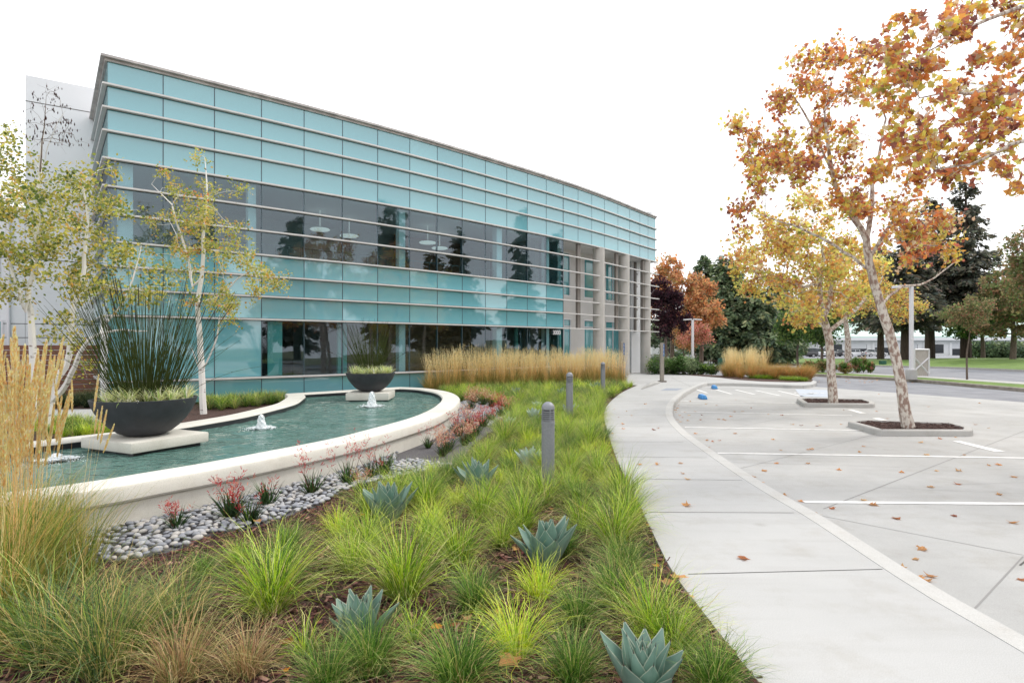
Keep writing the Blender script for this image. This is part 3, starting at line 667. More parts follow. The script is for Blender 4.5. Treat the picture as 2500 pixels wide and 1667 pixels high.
ring_in = smooth_path(lead + near_in, 5)[:-1] + [near_in[-1]] + smooth_path([far_in[0]] + far_in[1:] + tail, 5)
# outline from the inner (water) edge; the walk is anticlockwise or clockwise -> find the outward side
area = sum(ring_in[i - 1][0] * ring_in[i][1] - ring_in[i][0] * ring_in[i - 1][1] for i in range(len(ring_in)))
if area < 0: ring_in = ring_in[::-1]
fb_ = empty('fountain_basin', (-4, 11, 0), label='pale cast-stone fountain basin with curved rim and green water', cat='fountain')
def fpart(G, name, m, **k):
    o = G.build(name, m, fb_, **k); o.data.transform(Matrix.Translation((4, -11, 0))); return o
G = Geo(); G.sweep(ring_in, [(0, RZ - .025), (.025, RZ), (.40, RZ), (.435, RZ - .01), (.45, RZ - .035), (.45, RZ - .15), (.43, RZ - .175), (.385, RZ - .18), (.385, RZ - .20), (0, RZ - .20)], closed=True)
fpart(G, 'rim', CONC_POOL, smooth=True)
G = Geo(); G.sweep(ring_in, [(.05, -.12), (.05, RZ - .19), (.395, RZ - .19), (.395, -.12)], closed=True); fpart(G, 'basin_wall', CONC_POOL, smooth=True)
G = Geo(); G.sweep(ring_in, [(-.002, -.1), (-.002, RZ - .035), (.04, RZ - .035), (.04, -.1)], closed=True); fpart(G, 'tile_band', BLACK)
# peninsula end face of the far rim stays part of the rim sweep; water sheet with real ripples
water_m = bpy.data.materials.new('fountain_water'); water_m.use_nodes = True
n = water_m.node_tree.nodes; L = water_m.node_tree.links; p = n['Principled BSDF']
p.inputs['Base Color'].default_value = (.085, .175, .15, 1); p.inputs['Roughness'].default_value = .05; p.inputs['IOR'].default_value = 1.45
tc = n.new('ShaderNodeTexCoord'); t = n.new('ShaderNodeTexNoise'); t.inputs['Scale'].default_value = 5.5; t.inputs['Detail'].default_value = 3; t.inputs['Distortion'].default_value = .6
mp = n.new('ShaderNodeMapping'); mp.inputs['Scale'].default_value = (1, 1.7, 1); L.new(tc.outputs['Object'], mp.inputs[0]); L.new(mp.outputs[0], t.inputs['Vector'])
b = n.new('ShaderNodeBump'); b.inputs['Strength'].default_value = 1.0; b.inputs['Distance'].default_value = .11
L.new(t.outputs['Fac'], b.inputs['Height']); L.new(b.outputs[0], p.inputs['Normal'])
jets = [g(638, 1047, WZ), g(908, 993.4, WZ), g(138, 1124, WZ)]
xs = np.arange(-10.2, -.8, .07); ys = np.arange(4.2, 18.4, .07)
XX, YY = np.meshgrid(xs, ys); ZZ = np.full_like(XX, WZ)
for jx, jy, _ in jets:
    r = np.hypot(XX - jx, YY - jy); ZZ += .016 * np.cos(r * 19) * np.exp(-r * 1.5)
for k in range(14):
    a = rng.uniform(0, 2 * math.pi); wl = rng.uniform(3, 13); ZZ += .0016 * np.sin((XX * math.cos(a) + YY * math.sin(a)) * wl + rng.uniform(0, 6))
keep = np.array([[inside(x, y, ring_in) or pdist(x, y, ring_in + ring_in[:1]) < .09 for x in xs] for y in ys]) if True else None
G = Geo(); idx = -np.ones(XX.shape, int); c = 0
for j in range(len(ys)):
    for i in range(len(xs)):
        if keep[j, i]: idx[j, i] = c; c += 1; G.v.append((XX[j, i], YY[j, i], ZZ[j, i]))
for j in range(len(ys) - 1):
    for i in range(len(xs) - 1):
        q = (idx[j, i], idx[j, i + 1], idx[j + 1, i + 1], idx[j + 1, i])
        if min(q) >= 0: G.f.append(q); G.m.append(0)
G.build('water', water_m, kind='structure', smooth=True)
FOAM = mat('white_foam', (.86, .88, .89, 1), .35, col2=(.66, .72, .74, 1), scale=30, lo=.35, hi=.55, bump=.5, bscale=40)
def jet(loc, h, r, label, seed):
    rr = np.random.default_rng(seed); root = empty('water_jet', loc, label=label, cat='water jet', group='bubbling jets in the fountain basin')
    G = Geo(); n = 20; prof = []
    vs = []; rows = 16
    for k in range(rows + 1):
        t = k / rows; z = h * t; rad = r * (1.25 - .75 * t ** .8) * (1 if t < .86 else math.sqrt(max(0.02, 1 - ((t - .86) / .14) ** 2)))
        for q in range(n):
            a = 2 * math.pi * q / n; w = 1 + .22 * math.sin(5 * a + 3.1 * t * 6 + seed) * (.4 + t) * .6 + rr.normal(0, .07)
            vs.append((rad * w * math.cos(a), rad * w * math.sin(a), z + rr.normal(0, .004)))
    G.add(vs, [(k * n + q, k * n + (q + 1) % n, (k + 1) * n + (q + 1) % n, (k + 1) * n + q) for k in range(rows) for q in range(n)] + [tuple(rows * n + q for q in range(n))])
    G.build('plume', FOAM, root, smooth=True)
    G = Geo()
    for k in range(230):
        a = rr.uniform(0, 6.28); d = r * rr.uniform(.9, 3.6) * (1 if k % 3 else 1.3); z = max(.006, h * .42 * (1 - d / (r * 4.2)) * rr.uniform(0, 1)); s = rr.uniform(.003, .0095)
        x, y = d * math.cos(a), d * math.sin(a)
        G.add([(x + s, y, z), (x, y + s, z), (x - s, y, z), (x, y - s, z), (x, y, z + s * 1.3), (x, y, z - s)], [(0, 1, 4), (1, 2, 4), (2, 3, 4), (3, 0, 4), (1, 0, 5), (2, 1, 5), (3, 2, 5), (0, 3, 5)])
    for k in range(60):       # torn foam rafts on the surface
        a = rr.uniform(0, 6.28); d = r * rr.uniform(.9, 3.0); s = rr.uniform(.012, .05); x, y = d * math.cos(a), d * math.sin(a); m_ = 7
        G.add([(x + s * math.cos(a + 1.57) * math.cos(q * 6.28 / m_) * 2 + s * .5 * math.sin(q * 6.28 / m_) * math.cos(a), y + s * math.sin(a + 1.57) * math.cos(q * 6.28 / m_) * 2 + s * .5 * math.sin(q * 6.28 / m_) * math.sin(a), .018 + .004 * math.sin(q)) for q in range(m_)], [tuple(range(m_))])
    G.build('foam', FOAM, root, smooth=False, recalc=False, kind='stuff')
jet(jets[0], .25, .075, 'white bubbling jet in mid basin, nearer the big planter bowl', 3)
jet(jets[1], .36, .095, 'tall white jet rising in front of the far planter bowl', 5)
jet(jets[2], .09, .085, 'low frothing jet behind the plumes at the left end of the basin', 8)
# plinths
def plinth(c, s, rz, zt, th, label):
    root = empty('planter_plinth', (c[0], c[1], WZ), rz, label=label, cat='plinth', group='square stone plinths standing in the basin')
    G = Geo(); G.box((0, 0, zt - th / 2 - WZ), (s, s, th)); G.build('slab', CONC_PED, root, bevel=.018, seg=2, smooth=True)
    G = Geo(); G.box((0, 0, (zt - th) / 2 - WZ - .1), (s - .16, s - .16, zt - th + .18)); G.build('base', BLACK, root)
plinth((-5.19, 8.26), 1.12, math.atan2(8.53 - 7.49, -4.466 + 4.96), .47, .14, 'square stone plinth under the nearer, larger-looking planter bowl')
plinth((-3.76, 15.52), 1.10, R(3), .50, .19, 'square stone plinth under the far planter bowl near the glass')
def bowl(c, r, z0, h, label):
    prof = [(.19, 0), (.24, .008), (.33, .05), (.43, .13), (.52, .235), (.59, .34), (.635, .44), (.655, .50), (.66, .52), (.645, .525), (.625, .515), (.61, .49), (.60, .455), (.0, .455)]
    k = r / .66; kz = h / .525; G = Geo(); G.lathe([(a * k, b * kz) for a, b in prof], (0, 0, 0), 72, cap0=True)
    o = G.build('planter_bowl', [DARKMETAL], smooth=True, label=label, cat='planter', group='charcoal planter bowls on plinths'); o.location = (c[0], c[1], z0); return o
bowl((-5.21, 8.25), .66, .472, .525, 'wide charcoal planter bowl of tall rushes nearest the camera')
bowl((-3.77, 15.5), .645, .502, .50, 'charcoal planter bowl of thin rushes in front of the lobby glass')

# ------------------------------------------------------------------ bollards, posts, islands, wheel stops
def bollard(loc, s, label):
    root = empty('bollard', loc, label=label, cat='bollard light', group='grey louvred bollard lights in the planting bed'); root.scale = (1, 1, s)
    G = Geo(); r = .078
    G.lathe([(r, -.1), (r, .80), (r + .003, .802), (r + .003, .845), (r, .848)], n=40, cap0=True); G.build('post', BOLL, root, smooth=True)
    G = Geo(); G.lathe([(r * .7, .83), (r * .7, 1.0)], n=24); G.build('lamp_core', BLACK, root, smooth=True)
    G = Geo()
    for k in range(5): z = .862 + k * .025; G.lathe([(r * .72, z - .009), (r + .001, z - .009), (r + .001, z + .004), (r * .72, z + .009)], n=40, cap0=False)
    for a in (0.3, 1.87, 3.44, 5.01): G.box((math.cos(a) * r * .86, math.sin(a) * r * .86, .92), (.014, .014, .14), a)
    G.build('louvre', BOLL, root, smooth=True)
    G = Geo(); G.lathe([(r * .72, .985), (r + .001, .985), (r + .001, 1.0)] + [(r * math.cos(R(t)), 1.0 + r * math.sin(R(t))) for t in range(8, 90, 8)] + [(.001, 1.0 + r)], n=40, cap0=False); G.build('dome_cap', BOLL, root, smooth=True)
yb = 1419 * .156 / 33.0
bollard((*[(1338 - 1250) / F * 6.95, 6.95], 0), .99, 'nearest grey bollard light, half sunk in lime grass')
bollard(((1390.5 - 1250) / F * 13.2, 13.2, 0), 1.04, 'middle grey bollard light of the three in the bed')
bollard(((1472 - 1250) / F * 20.3, 20.3, 0), 1.06, 'farthest grey bollard light, in front of the straw-coloured reeds')
def signpost(px, yb_, ztop, label):
    x, y, _ = g(px, yb_); root = empty('sign_post', (x, y, 0), R(18), label=label, cat='sign post', group='slim taupe sign posts at the entrance')
    G = Geo(); G.box((0, 0, ztop / 2), (.17, .11, ztop)); G.build('post', GREYPOST, root, bevel=.004, seg=1)
    G = Geo(); G.box((0, 0, .03), (.34, .28, .07)); G.build('foot', FIN, root, bevel=.008)
    G = Geo(); G.box((.088, 0, ztop - .34), (.008, .16, .56)); G.build('sign_plate', SIGNBLUE, root)
    G = Geo(); G.box((.055, -.058, ztop - .34), (.05, .008, .56)); G.build('sign_edge', SIGNBLUE, root)
    G = Geo()
    for k, z in enumerate((ztop - .17, ztop - .34, ztop - .51)):
        G.box((.055, -.0635, z), (.014, .004, .10)); G.box((.065, -.0635, z - .02), (.02, .004, .014)); G.box((.055, -.0635, z + .055), (.02, .004, .02))
    G.build('sign_mark', WHITEMETAL, root)
signpost(1519, 931.5, 1.88, 'taupe sign post rising from the reeds left of the entrance')
signpost(1616, 932.5, 1.83, 'taupe sign post with a dark foot on the open paving')
def island(pts, label, zt=.03):
    cx, cy = np.mean([p[0] for p in pts]), np.mean([p[1] for p in pts])
    root = empty('tree_island', (cx, cy, LOTZ), label=label, cat='planting island', group='kerbed tree islands in the parking court')
    loc = [(p[0] - cx, p[1] - cy) for p in pts]
    a = sum(loc[i - 1][0] * loc[i][1] - loc[i][0] * loc[i - 1][1] for i in range(len(loc)))
    if a < 0: loc = loc[::-1]
    # round the corners
    rd = []
    for i in range(len(loc)):
        p0, p1, p2 = map(np.array, (loc[i - 1], loc[i], loc[(i + 1) % len(loc)]))
        k0 = p1 + (p0 - p1) / np.hypot(*(p0 - p1)) * min(.14, np.hypot(*(p0 - p1)) * .4); k1 = p1 + (p2 - p1) / np.hypot(*(p2 - p1)) * min(.14, np.hypot(*(p2 - p1)) * .4)
        for t in (0, .33, .66, 1): rd.append(tuple((1 - t) ** 2 * k0 + 2 * t * (1 - t) * p1 + t * t * k1))
    h = zt - LOTZ
    G = Geo(); G.sweep(rd, [(0.01, -.02), (0, h - .02), (-.02, h), (-.145, h), (-.15, h - .01), (-.15, -.02)], closed=True); G.build('kerb', CONC_CURB, root, smooth=True)
    G = Geo(); G.add([(*p, h - .035) for p in offset(rd, -.14, True)], [tuple(range(len(rd)))]); G.build('mulch', MULCH, root, tri=True)
    G = Geo(); rr = np.random.default_rng(5)
    xs_ = [p[0] for p in rd]; ys_ = [p[1] for p in rd]; inn = offset(rd, -.17, True)
    for k in range(1500):
        x, y = rr.uniform(min(xs_), max(xs_)), rr.uniform(min(ys_), max(ys_))
        if inside(x, y, inn): G.box((x, y, h - .02 + rr.uniform(-.01, .02)), (rr.uniform(.03, .08), rr.uniform(.008, .02), .008), rr.uniform(0, 3.14))
    G.build('bark_chips', MULCH2, root, recalc=False, kind='stuff')
    return root
ISZ = -.005
island([g(x, y, ISZ)[:2] for x, y in [(2066, 1027.5), (2146, 1049.5), (2374, 1050.5), (2376, 1043), (2325, 1030.5), (2105, 1023.5)]], 'nearer kerbed mulch island with the leaning sycamore trunk', ISZ)
island([g(x, y, ISZ)[:2] for x, y in [(1944, 972), (1962, 984), (2134, 985.5), (2136, 981), (2112, 973.6), (1966, 970.5)]], 'farther kerbed mulch island behind the leaning sycamore', ISZ)
def wheelstop(px, py, rz, label):
    x, y, z = g(px, py, LOTZ); G = Geo(); w = .115
    G.add([(-w, -.36, 0), (w, -.36, 0), (w * .62, -.33, .13), (-w * .62, -.33, .13), (-w, .36, 0), (w, .36, 0), (w * .62, .33, .13), (-w * .62, .33, .13)],
          [(0, 1, 2, 3), (5, 4, 7, 6), (3, 2, 6, 7), (0, 3, 7, 4), (1, 5, 6, 2), (0, 4, 5, 1)])
    o = G.build('wheel_stop', BLUE, bevel=.02, smooth=True, label=label, cat='wheel stop', group='blue concrete wheel stops'); o.location = (x, y, LOTZ + .009); o.rotation_euler = (0, 0, rz)
wheelstop(1715, 973, R(-8), 'blue wheel stop, the nearer of two by the kerb bend')
wheelstop(1744, 948.5, R(-14), 'blue wheel stop, the farther one near the north kerb')
# ------------------------------------------------------------------ leaves, blades and trees (numpy mesh builders)
def npmesh(name, V, loops, sizes, tint=None, smooth=False):
    me = bpy.data.meshes.new(name); V = np.asarray(V, np.float32)
    me.vertices.add(len(V)); me.vertices.foreach_set('co', V.ravel())
    loops = np.asarray(loops, np.int32); sizes = np.asarray(sizes, np.int32)
    me.loops.add(len(loops)); me.loops.foreach_set('vertex_index', loops)
    me.polygons.add(len(sizes)); me.polygons.foreach_set('loop_start', np.r_[0, np.cumsum(sizes)[:-1]].astype(np.int32)); me.polygons.foreach_set('loop_total', sizes)
    if smooth: me.polygons.foreach_set('use_smooth', np.ones(len(sizes), bool))
    if tint is not None:
        a = me.color_attributes.new('tint', 'FLOAT_COLOR', 'POINT'); c = np.ones((len(V), 4), np.float32); c[:, :3] = tint; a.data.foreach_set('color', c.ravel())
    me.update(calc_edges=True); return me
def rotmats(n, r, tilt=None):
    """random rotations; tilt = max polar angle of the normal"""
    q = r.normal(size=(n, 4)); q /= np.linalg.norm(q, axis=1)[:, None]; w, x, y, z = q.T
    return np.stack([1 - 2 * (y * y + z * z), 2 * (x * y - z * w), 2 * (x * z + y * w), 2 * (x * y + z * w), 1 - 2 * (x * x + z * z), 2 * (y * z - x * w), 2 * (x * z - y * w), 2 * (y * z + x * w), 1 - 2 * (x * x + y * y)], 1).reshape(n, 3, 3)
def scatter_mesh(name, tv, tf, pos, rot, scl, cols):
    tv = np.asarray(tv, float); n = len(pos); k = len(tv)
    V = np.einsum('nij,kj->nki', rot, tv) * np.asarray(scl).reshape(-1, 1, 1) + pos[:, None, :]
    base = np.concatenate([np.asarray(f) for f in tf]); sz = [len(f) for f in tf]
    loops = (base[None, :] + (np.arange(n) * k)[:, None]).ravel(); sizes = np.tile(sz, n)
    return npmesh(name, V.reshape(-1, 3), loops, sizes, np.repeat(cols, k, 0))
# sycamore leaf: five pointed lobes, folded along the midrib
def syc_template():
    pts = [(0, -.1), (.30, -.16), (.62, .02), (.40, .12), (.78, .42), (.42, .42), (.30, .55), (0, 1.0), (-.30, .55), (-.42, .42), (-.78, .42), (-.40, .12), (-.62, .02), (-.30, -.16)]
    v = [(x, y, .22 * abs(x) + .16 * y * y - .10 * (abs(x) > .6)) for x, y in pts] + [(0, .22, -.03)]
    c = len(pts); f = [(i, (i + 1) % c, c) for i in range(c)]
    return v, f
SYC = syc_template()
OVAL = ([(0, -.5, 0), (.30, -.22, .06), (.36, .08, .07), (0, .6, .02), (-.36, .08, .07), (-.30, -.22, .06), (0, 0, -.02)], [(0, 1, 6), (1, 2, 6), (2, 3, 6), (3, 4, 6), (4, 5, 6), (5, 0, 6)])
DIA = ([(0, -.5, 0), (.34, 0, .08), (0, .55, 0), (-.34, 0, .08)], [(0, 1, 2), (0, 2, 3)])
SPRAY = ([(0, 0, 0), (.14, .3, -.03), (.10, .75, -.12), (0, 1.05, -.25), (-.10, .75, -.12), (-.14, .3, -.03), (.30, .45, -.10), (-.32, .5, -.11), (.25, .8, -.2), (-.24, .85, -.2)],
         [(0, 1, 2, 3, 4, 5), (1, 6, 2), (5, 4, 7), (2, 8, 3), (4, 3, 9)])
def palette(cols, n, r, jit=.18):
    jit = jit * .85
    ws = np.array([c[3] for c in cols], float); ws /= ws.sum(); idx = r.choice(len(cols), n, p=ws)
    base = np.array([lin(c[0], c[1], c[2])[:3] for c in cols])[idx]
    return np.clip(base * (1 + r.normal(0, jit, (n, 1))) * (1 + r.normal(0, jit * .35, (n, 3))), .004, .85)

class Tree:
    def __init__(s, seed): s.p = []; s.par = []; s.spec = []; s.r = np.random.default_rng(seed); s.tips = []
    def node(s, p, par, spec=0.0): s.p.append(np.array(p, float)); s.par.append(par); s.spec.append(spec); return len(s.p) - 1
    def limb(s, pts, rads, start=-1, step=.22, jit=.012):
        """pts: world points; returns the node ids"""
        ids = []; par = start; P = [np.array(p, float) for p in pts]
        if start >= 0: P = [s.p[start]] + P; rads = [rads[0]] + list(rads)
        n = len(P)
        if start < 0: par = s.node(P[0], -1, rads[0]); ids.append(par)
        for i in range(n - 1):
            p0, p1, p2, p3 = P[max(i - 1, 0)], P[i], P[i + 1], P[min(i + 2, n - 1)]; L_ = np.linalg.norm(p2 - p1); m_ = max(1, int(L_ / step))
            for k in range(1, m_ + 1):
                t = k / m_; q = .5 * ((2 * p1) + (-p0 + p2) * t + (2 * p0 - 5 * p1 + 4 * p2 - p3) * t * t + (-p0 + 3 * p1 - 3 * p2 + p3) * t ** 3)
                if k < m_: q = q + s.r.normal(0, jit, 3)
                par = s.node(q, par, rads[i] * (1 - t) + rads[i + 1] * t); ids.append(par)
        return ids
    def grow(s, attract, up=.25, curl=.10, minz=None):
        A = [np.array(a, float) for a in attract]
        P0 = np.array(s.p); dm = [np.min(np.linalg.norm(P0 - a, axis=1)) for a in A]
        lo = minz if minz is not None else -1e9
        for i in np.argsort(dm):
            a = A[i]; P0 = np.array(s.p); d = np.linalg.norm(P0 - a, axis=1)
            cost = d * (1 + .9 * np.clip((P0[:, 2] - a[2]) / np.maximum(d, .01) + .2, 0, 1)) + (P0[:, 2] < lo) * 50
            j = int(np.argmin(cost)); L_ = d[j]
            pj = s.p[j]; pp = s.p[s.par[j]] if s.par[j] >= 0 else pj - np.array([0, 0, .1]); dr = (pj - pp) / (np.linalg.norm(pj - pp) + 1e-6)
            mid = (pj + a) / 2 + dr * L_ * .18 + np.array([0, 0, up * L_ * .3]) + s.r.normal(0, curl * L_, 3) * .6
            m_ = max(2, int(L_ / .22)); par = j
            for k in range(1, m_ + 1):
                t = k / m_; q = (1 - t) ** 2 * pj + 2 * t * (1 - t) * mid + t * t * a
                if k < m_: q = q + s.r.normal(0, .018 + .01 * L_, 3) * .7
                par = s.node(q, par, 0)
            s.tips.append(par)
    def wood(s, tip=.006, expo=2.1, sides=7, twigs=5, tr=.35, twig_r=.0035, droop=0.0):
        n = len(s.p); acc = np.zeros(n); kids = [[] for _ in range(n)]
        for i in range(n):
            if s.par[i] >= 0: kids[s.par[i]].append(i)
        for i in range(n - 1, -1, -1):
            if not kids[i]: acc[i] = max(acc[i], tip ** expo)
            if s.par[i] >= 0: acc[s.par[i]] += acc[i]
        rad = acc ** (1 / expo)
        spec = np.array(s.spec); rad = np.where(spec > 0, spec, rad)
        for i in range(n):
            if s.par[i] >= 0: rad[i] = min(rad[i], rad[s.par[i]])
        s.rad = rad
        G = Geo(); done = set()
        for i in range(n):
            if i in done: continue
            ch = []; j = i
            if s.par[i] >= 0: ch.append(s.par[i])
            while True:
                ch.append(j); done.add(j)
                k = [q for q in kids[j] if q not in done]
                if not k: break
                j = max(k, key=lambda q: rad[q])
            rr = [rad[q] for q in ch]
            if s.par[i] >= 0: rr[0] = rr[1] if len(rr) > 1 else rr[0]
            mxr = max(rr)
            G.tube([s.p[q] for q in ch], rr, sides if mxr > .03 else (5 if mxr > .012 else 4))
        s.twig_ends = []
        for tnode in s.tips:
            p0 = s.p[tnode]
            for k in range(twigs):
                d = s.r.normal(0, 1, 3); d[2] = d[2] * .7 + .1 - droop; d /= np.linalg.norm(d); L_ = tr * s.r.uniform(.5, 1.25)
                p1 = p0 + d * L_ * .5 + np.array([0, 0, .04 * L_]); p2 = p0 + d * L_ + s.r.normal(0, .06 * L_, 3) + np.array([0, 0, -droop * L_ * .5])
                G.tube([p0, p1, p2], [twig_r, twig_r * .8, twig_r * .5], 3, cap=False); s.twig_ends.append((p0, p1, p2))
        return G
    def leaf_points(s, n, spread):
        """points along the twigs, a little off them"""
        T = np.array(s.twig_ends); i = s.r.integers(0, len(T), n); t = s.r.uniform(.15, 1.0, n)[:, None]
        p = np.where(t < .5, T[i, 0] * (1 - 2 * t) + T[i, 1] * 2 * t, T[i, 1] * (2 - 2 * t) + T[i, 2] * (2 * t - 1))
        return p + s.r.normal(0, spread, (n, 3)), i
def ell(c, rad, n, r, shell=.55):
    """n points inside an ellipsoid, denser to the outside"""
    d = r.normal(size=(n, 3)); d /= np.linalg.norm(d, axis=1)[:, None]; k = r.uniform(shell ** 3, 1, (n, 1)) ** (1 / 3)
    return np.array(c) + d * k * np.array(rad)
def make_tree(name, base, label, cat, T, bark, wood_kw, nleaf, spread, tmpl, size, pal, leafmat_=None, group=None, clump=True, jit=.18, bias=None):
    root = empty(name, base, label=label, cat=cat, group=group)
    G = T.wood(**wood_kw); o = G.build('trunk', bark, root, smooth=True, recalc=False); o.data.transform(Matrix.Translation([-v for v in base]))
    p, ti = T.leaf_points(nleaf, spread); n = len(p)
    if clump:
        nt_ = len(T.twig_ends); tcols = palette(pal, nt_, T.r, .1); own = palette(pal, n, T.r, jit); mixv = T.r.uniform(0, 1, (n, 1)) < .42
        cols = np.where(mixv, tcols[ti] * (1 + T.r.normal(0, jit, (n, 1))), own); cols = np.clip(cols, .004, .85)
    else: cols = palette(pal, n, T.r, jit)
    cols = np.clip(cols * .92 + cols.mean(1, keepdims=True) * .08, 0, .88) * 1.0
    rot = rotmats(len(p), T.r)
    me = scatter_mesh('crown', tmpl[0], tmpl[1], p - np.array(base), rot, T.r.uniform(size * .65, size * 1.2, len(p)), cols)
    link('crown', me, leafmat_ or LEAF, root)
    return root

# ---- grasses
def blades(n, r, R0, hmin, hmax, w, lean=(.1, .9), curve=(.3, 1.1), seg=5, pal=None, zscale=1.0, tipcol=None, tipfrac=.3):
    """a tuft of tapering arched blades: returns verts, loops, sizes, tint"""
    az = r.uniform(0, 2 * np.pi, n); rr = R0 * np.sqrt(r.uniform(0, 1, n)); L_ = r.uniform(hmin, hmax, n)
    th0 = r.uniform(lean[0], lean[1], n) * (.35 + .65 * rr / R0); k = r.uniform(curve[0], curve[1], n) * r.choice([1, 1, 1, 1.7], n)
    az2 = az + r.normal(0, .55, n); t = np.linspace(0, 1, seg + 1)
    th = th0[:, None] + k[:, None] * t[None, :] ** 1.3 * 1.3
    ds = (L_ / seg)[:, None]; hx = np.concatenate([np.zeros((n, 1)), np.cumsum(np.sin(th[:, :-1]) * ds, 1)], 1); hz = np.concatenate([np.zeros((n, 1)), np.cumsum(np.cos(th[:, :-1]) * ds, 1)], 1)
    sway = az2[:, None] + np.cumsum(r.normal(0, .10, (n, seg + 1)), 1)
    cx = (rr * np.cos(az))[:, None] + hx * np.cos(sway); cy = (rr * np.sin(az))[:, None] + hx * np.sin(sway)
    fa = r.uniform(0, np.pi, n); wx = np.cos(az2 + np.pi / 2 + (fa - np.pi / 2) * .5)[:, None]; wy = np.sin(az2 + np.pi / 2 + (fa - np.pi / 2) * .5)[:, None]
    wd = (w * r.uniform(.6, 1.3, n))[:, None] * np.clip(1.05 - t[None, :] ** 2.2, .06, 1) * .5
    A = np.stack([cx - wx * wd, cy - wy * wd, hz * zscale], 2); B = np.stack([cx + wx * wd, cy + wy * wd, hz * zscale], 2)
    V = np.stack([A, B], 2).reshape(n, -1, 3); m_ = (seg + 1) * 2
    f = np.array([[2 * i, 2 * i + 1, 2 * i + 3, 2 * i + 2] for i in range(seg)]).ravel()
    loops = (f[None, :] + (np.arange(n) * m_)[:, None]).ravel(); sizes = np.full(n * seg, 4)
    c = palette(pal, n, r, .2)[:, None, :] * np.ones((1, seg + 1, 1))
    if tipcol is not None:
        tc_ = np.array(lin(*tipcol)[:3]); k2 = (np.clip((t - (1 - tipfrac)) / tipfrac, 0, 1)[None, :, None] * r.uniform(0, 1, (n, 1, 1))); c = c * (1 - k2) + tc_ * k2
    c = np.repeat(c, 2, 1)
    return V.reshape(-1, 3), loops, sizes, c.reshape(-1, 3)
def merge(parts):
    V = []; Lp = []; S = []; T_ = []; b = 0
    for v, l, s_, t in parts: V.append(v); Lp.append(np.asarray(l) + b); S.append(s_); T_.append(t); b += len(v)
    return np.concatenate(V), np.concatenate(Lp), np.concatenate(S), np.concatenate(T_)
LIME = [(190, 214, 58, 3), (152, 188, 42, 3), (104, 146, 32, 3.6), (200, 214, 104, 1.6), (70, 104, 28, 3.8), (216, 212, 140, 1.3), (196, 172, 104, .7)]
LIME_B = [(214, 228, 60, 3), (184, 210, 48, 3), (134, 172, 38, 2), (226, 232, 112, 1.6)]
GREEN = [(94, 138, 44, 3), (70, 112, 38, 3), (122, 158, 58, 2), (52, 88, 32, 2.6), (166, 182, 96, 1), (200, 184, 124, .8)]
MIXED = [(118, 142, 62, 3), (84, 112, 56, 3), (190, 170, 104, 1.5), (150, 174, 80, 2), (216, 188, 130, 1), (92, 122, 78, 2), (60, 88, 48, 1.5)]
DRY = [(196, 168, 118, 3), (170, 138, 100, 2.4), (128, 134, 74, 2), (216, 194, 146, 1.5), (104, 120, 62, 1.6), (150, 112, 84, 1.4)]
STRAWP = [(255, 226, 172, 3), (255, 214, 152, 3), (255, 234, 188, 2), (246, 196, 130, 1.2), (255, 243, 214, 1.4)]
def tuft_mesh(seed, n=600, pal=LIME, R0=.065, h=(.22, .64), w=.0034, lean=(.05, 1.05), curve=(.4, 1.35), seg=7, tip=(214, 206, 130)):
    r = np.random.default_rng(seed); v = blades(n, r, R0, h[0], h[1], w, lean, curve, seg, pal, tipcol=tip)
    v2 = blades(int(n * .13), r, R0, h[0] * .7, h[1] * .9, w, (.8, 1.35), (.3, .6), seg, [(196, 178, 120, 2), (170, 140, 90, 2), (210, 200, 150, 1)])
    return npmesh('grass_tuft', *[a for a in merge([v, v2])])
TUFTS = {k: [tuft_mesh(s_, pal=p, **kw) for s_ in range(a, a + m_)] for k, a, m_, p, kw in (
    ('lime', 10, 5, LIME, {}), ('bright', 30, 2, LIME_B, dict(n=260, h=(.20, .42))), ('green', 40, 3, GREEN, dict(h=(.24, .46))),
    ('mixed', 50, 2, MIXED, dict(n=460, h=(.3, .62), R0=.09)), ('dry', 60, 2, DRY, dict(n=420, h=(.2, .5), R0=.08)), ('small', 70, 2, LIME, dict(n=110, h=(.12, .28), R0=.03)))}
for L_ in TUFTS.values():
    for me in L_: me.materials.append(BLADE)
REST = []
def tuft(kind, x, y, s, label, group='grass tufts in the planting bed', cat='grass tuft', z=-.02, rz=None, rest=False):
    r = random
    if rest: REST.append((kind, x, y, s)); return
    me = r.choice(TUFTS[kind]); o = bpy.data.objects.new('grass_tuft', me); C.objects.link(o); o.location = (x, y, z); o.rotation_euler = (0, 0, r.uniform(0, 6.28) if rz is None else rz)
    o.scale = (s, s, s * r.uniform(.9, 1.1)); return tag(o, label, cat, group)

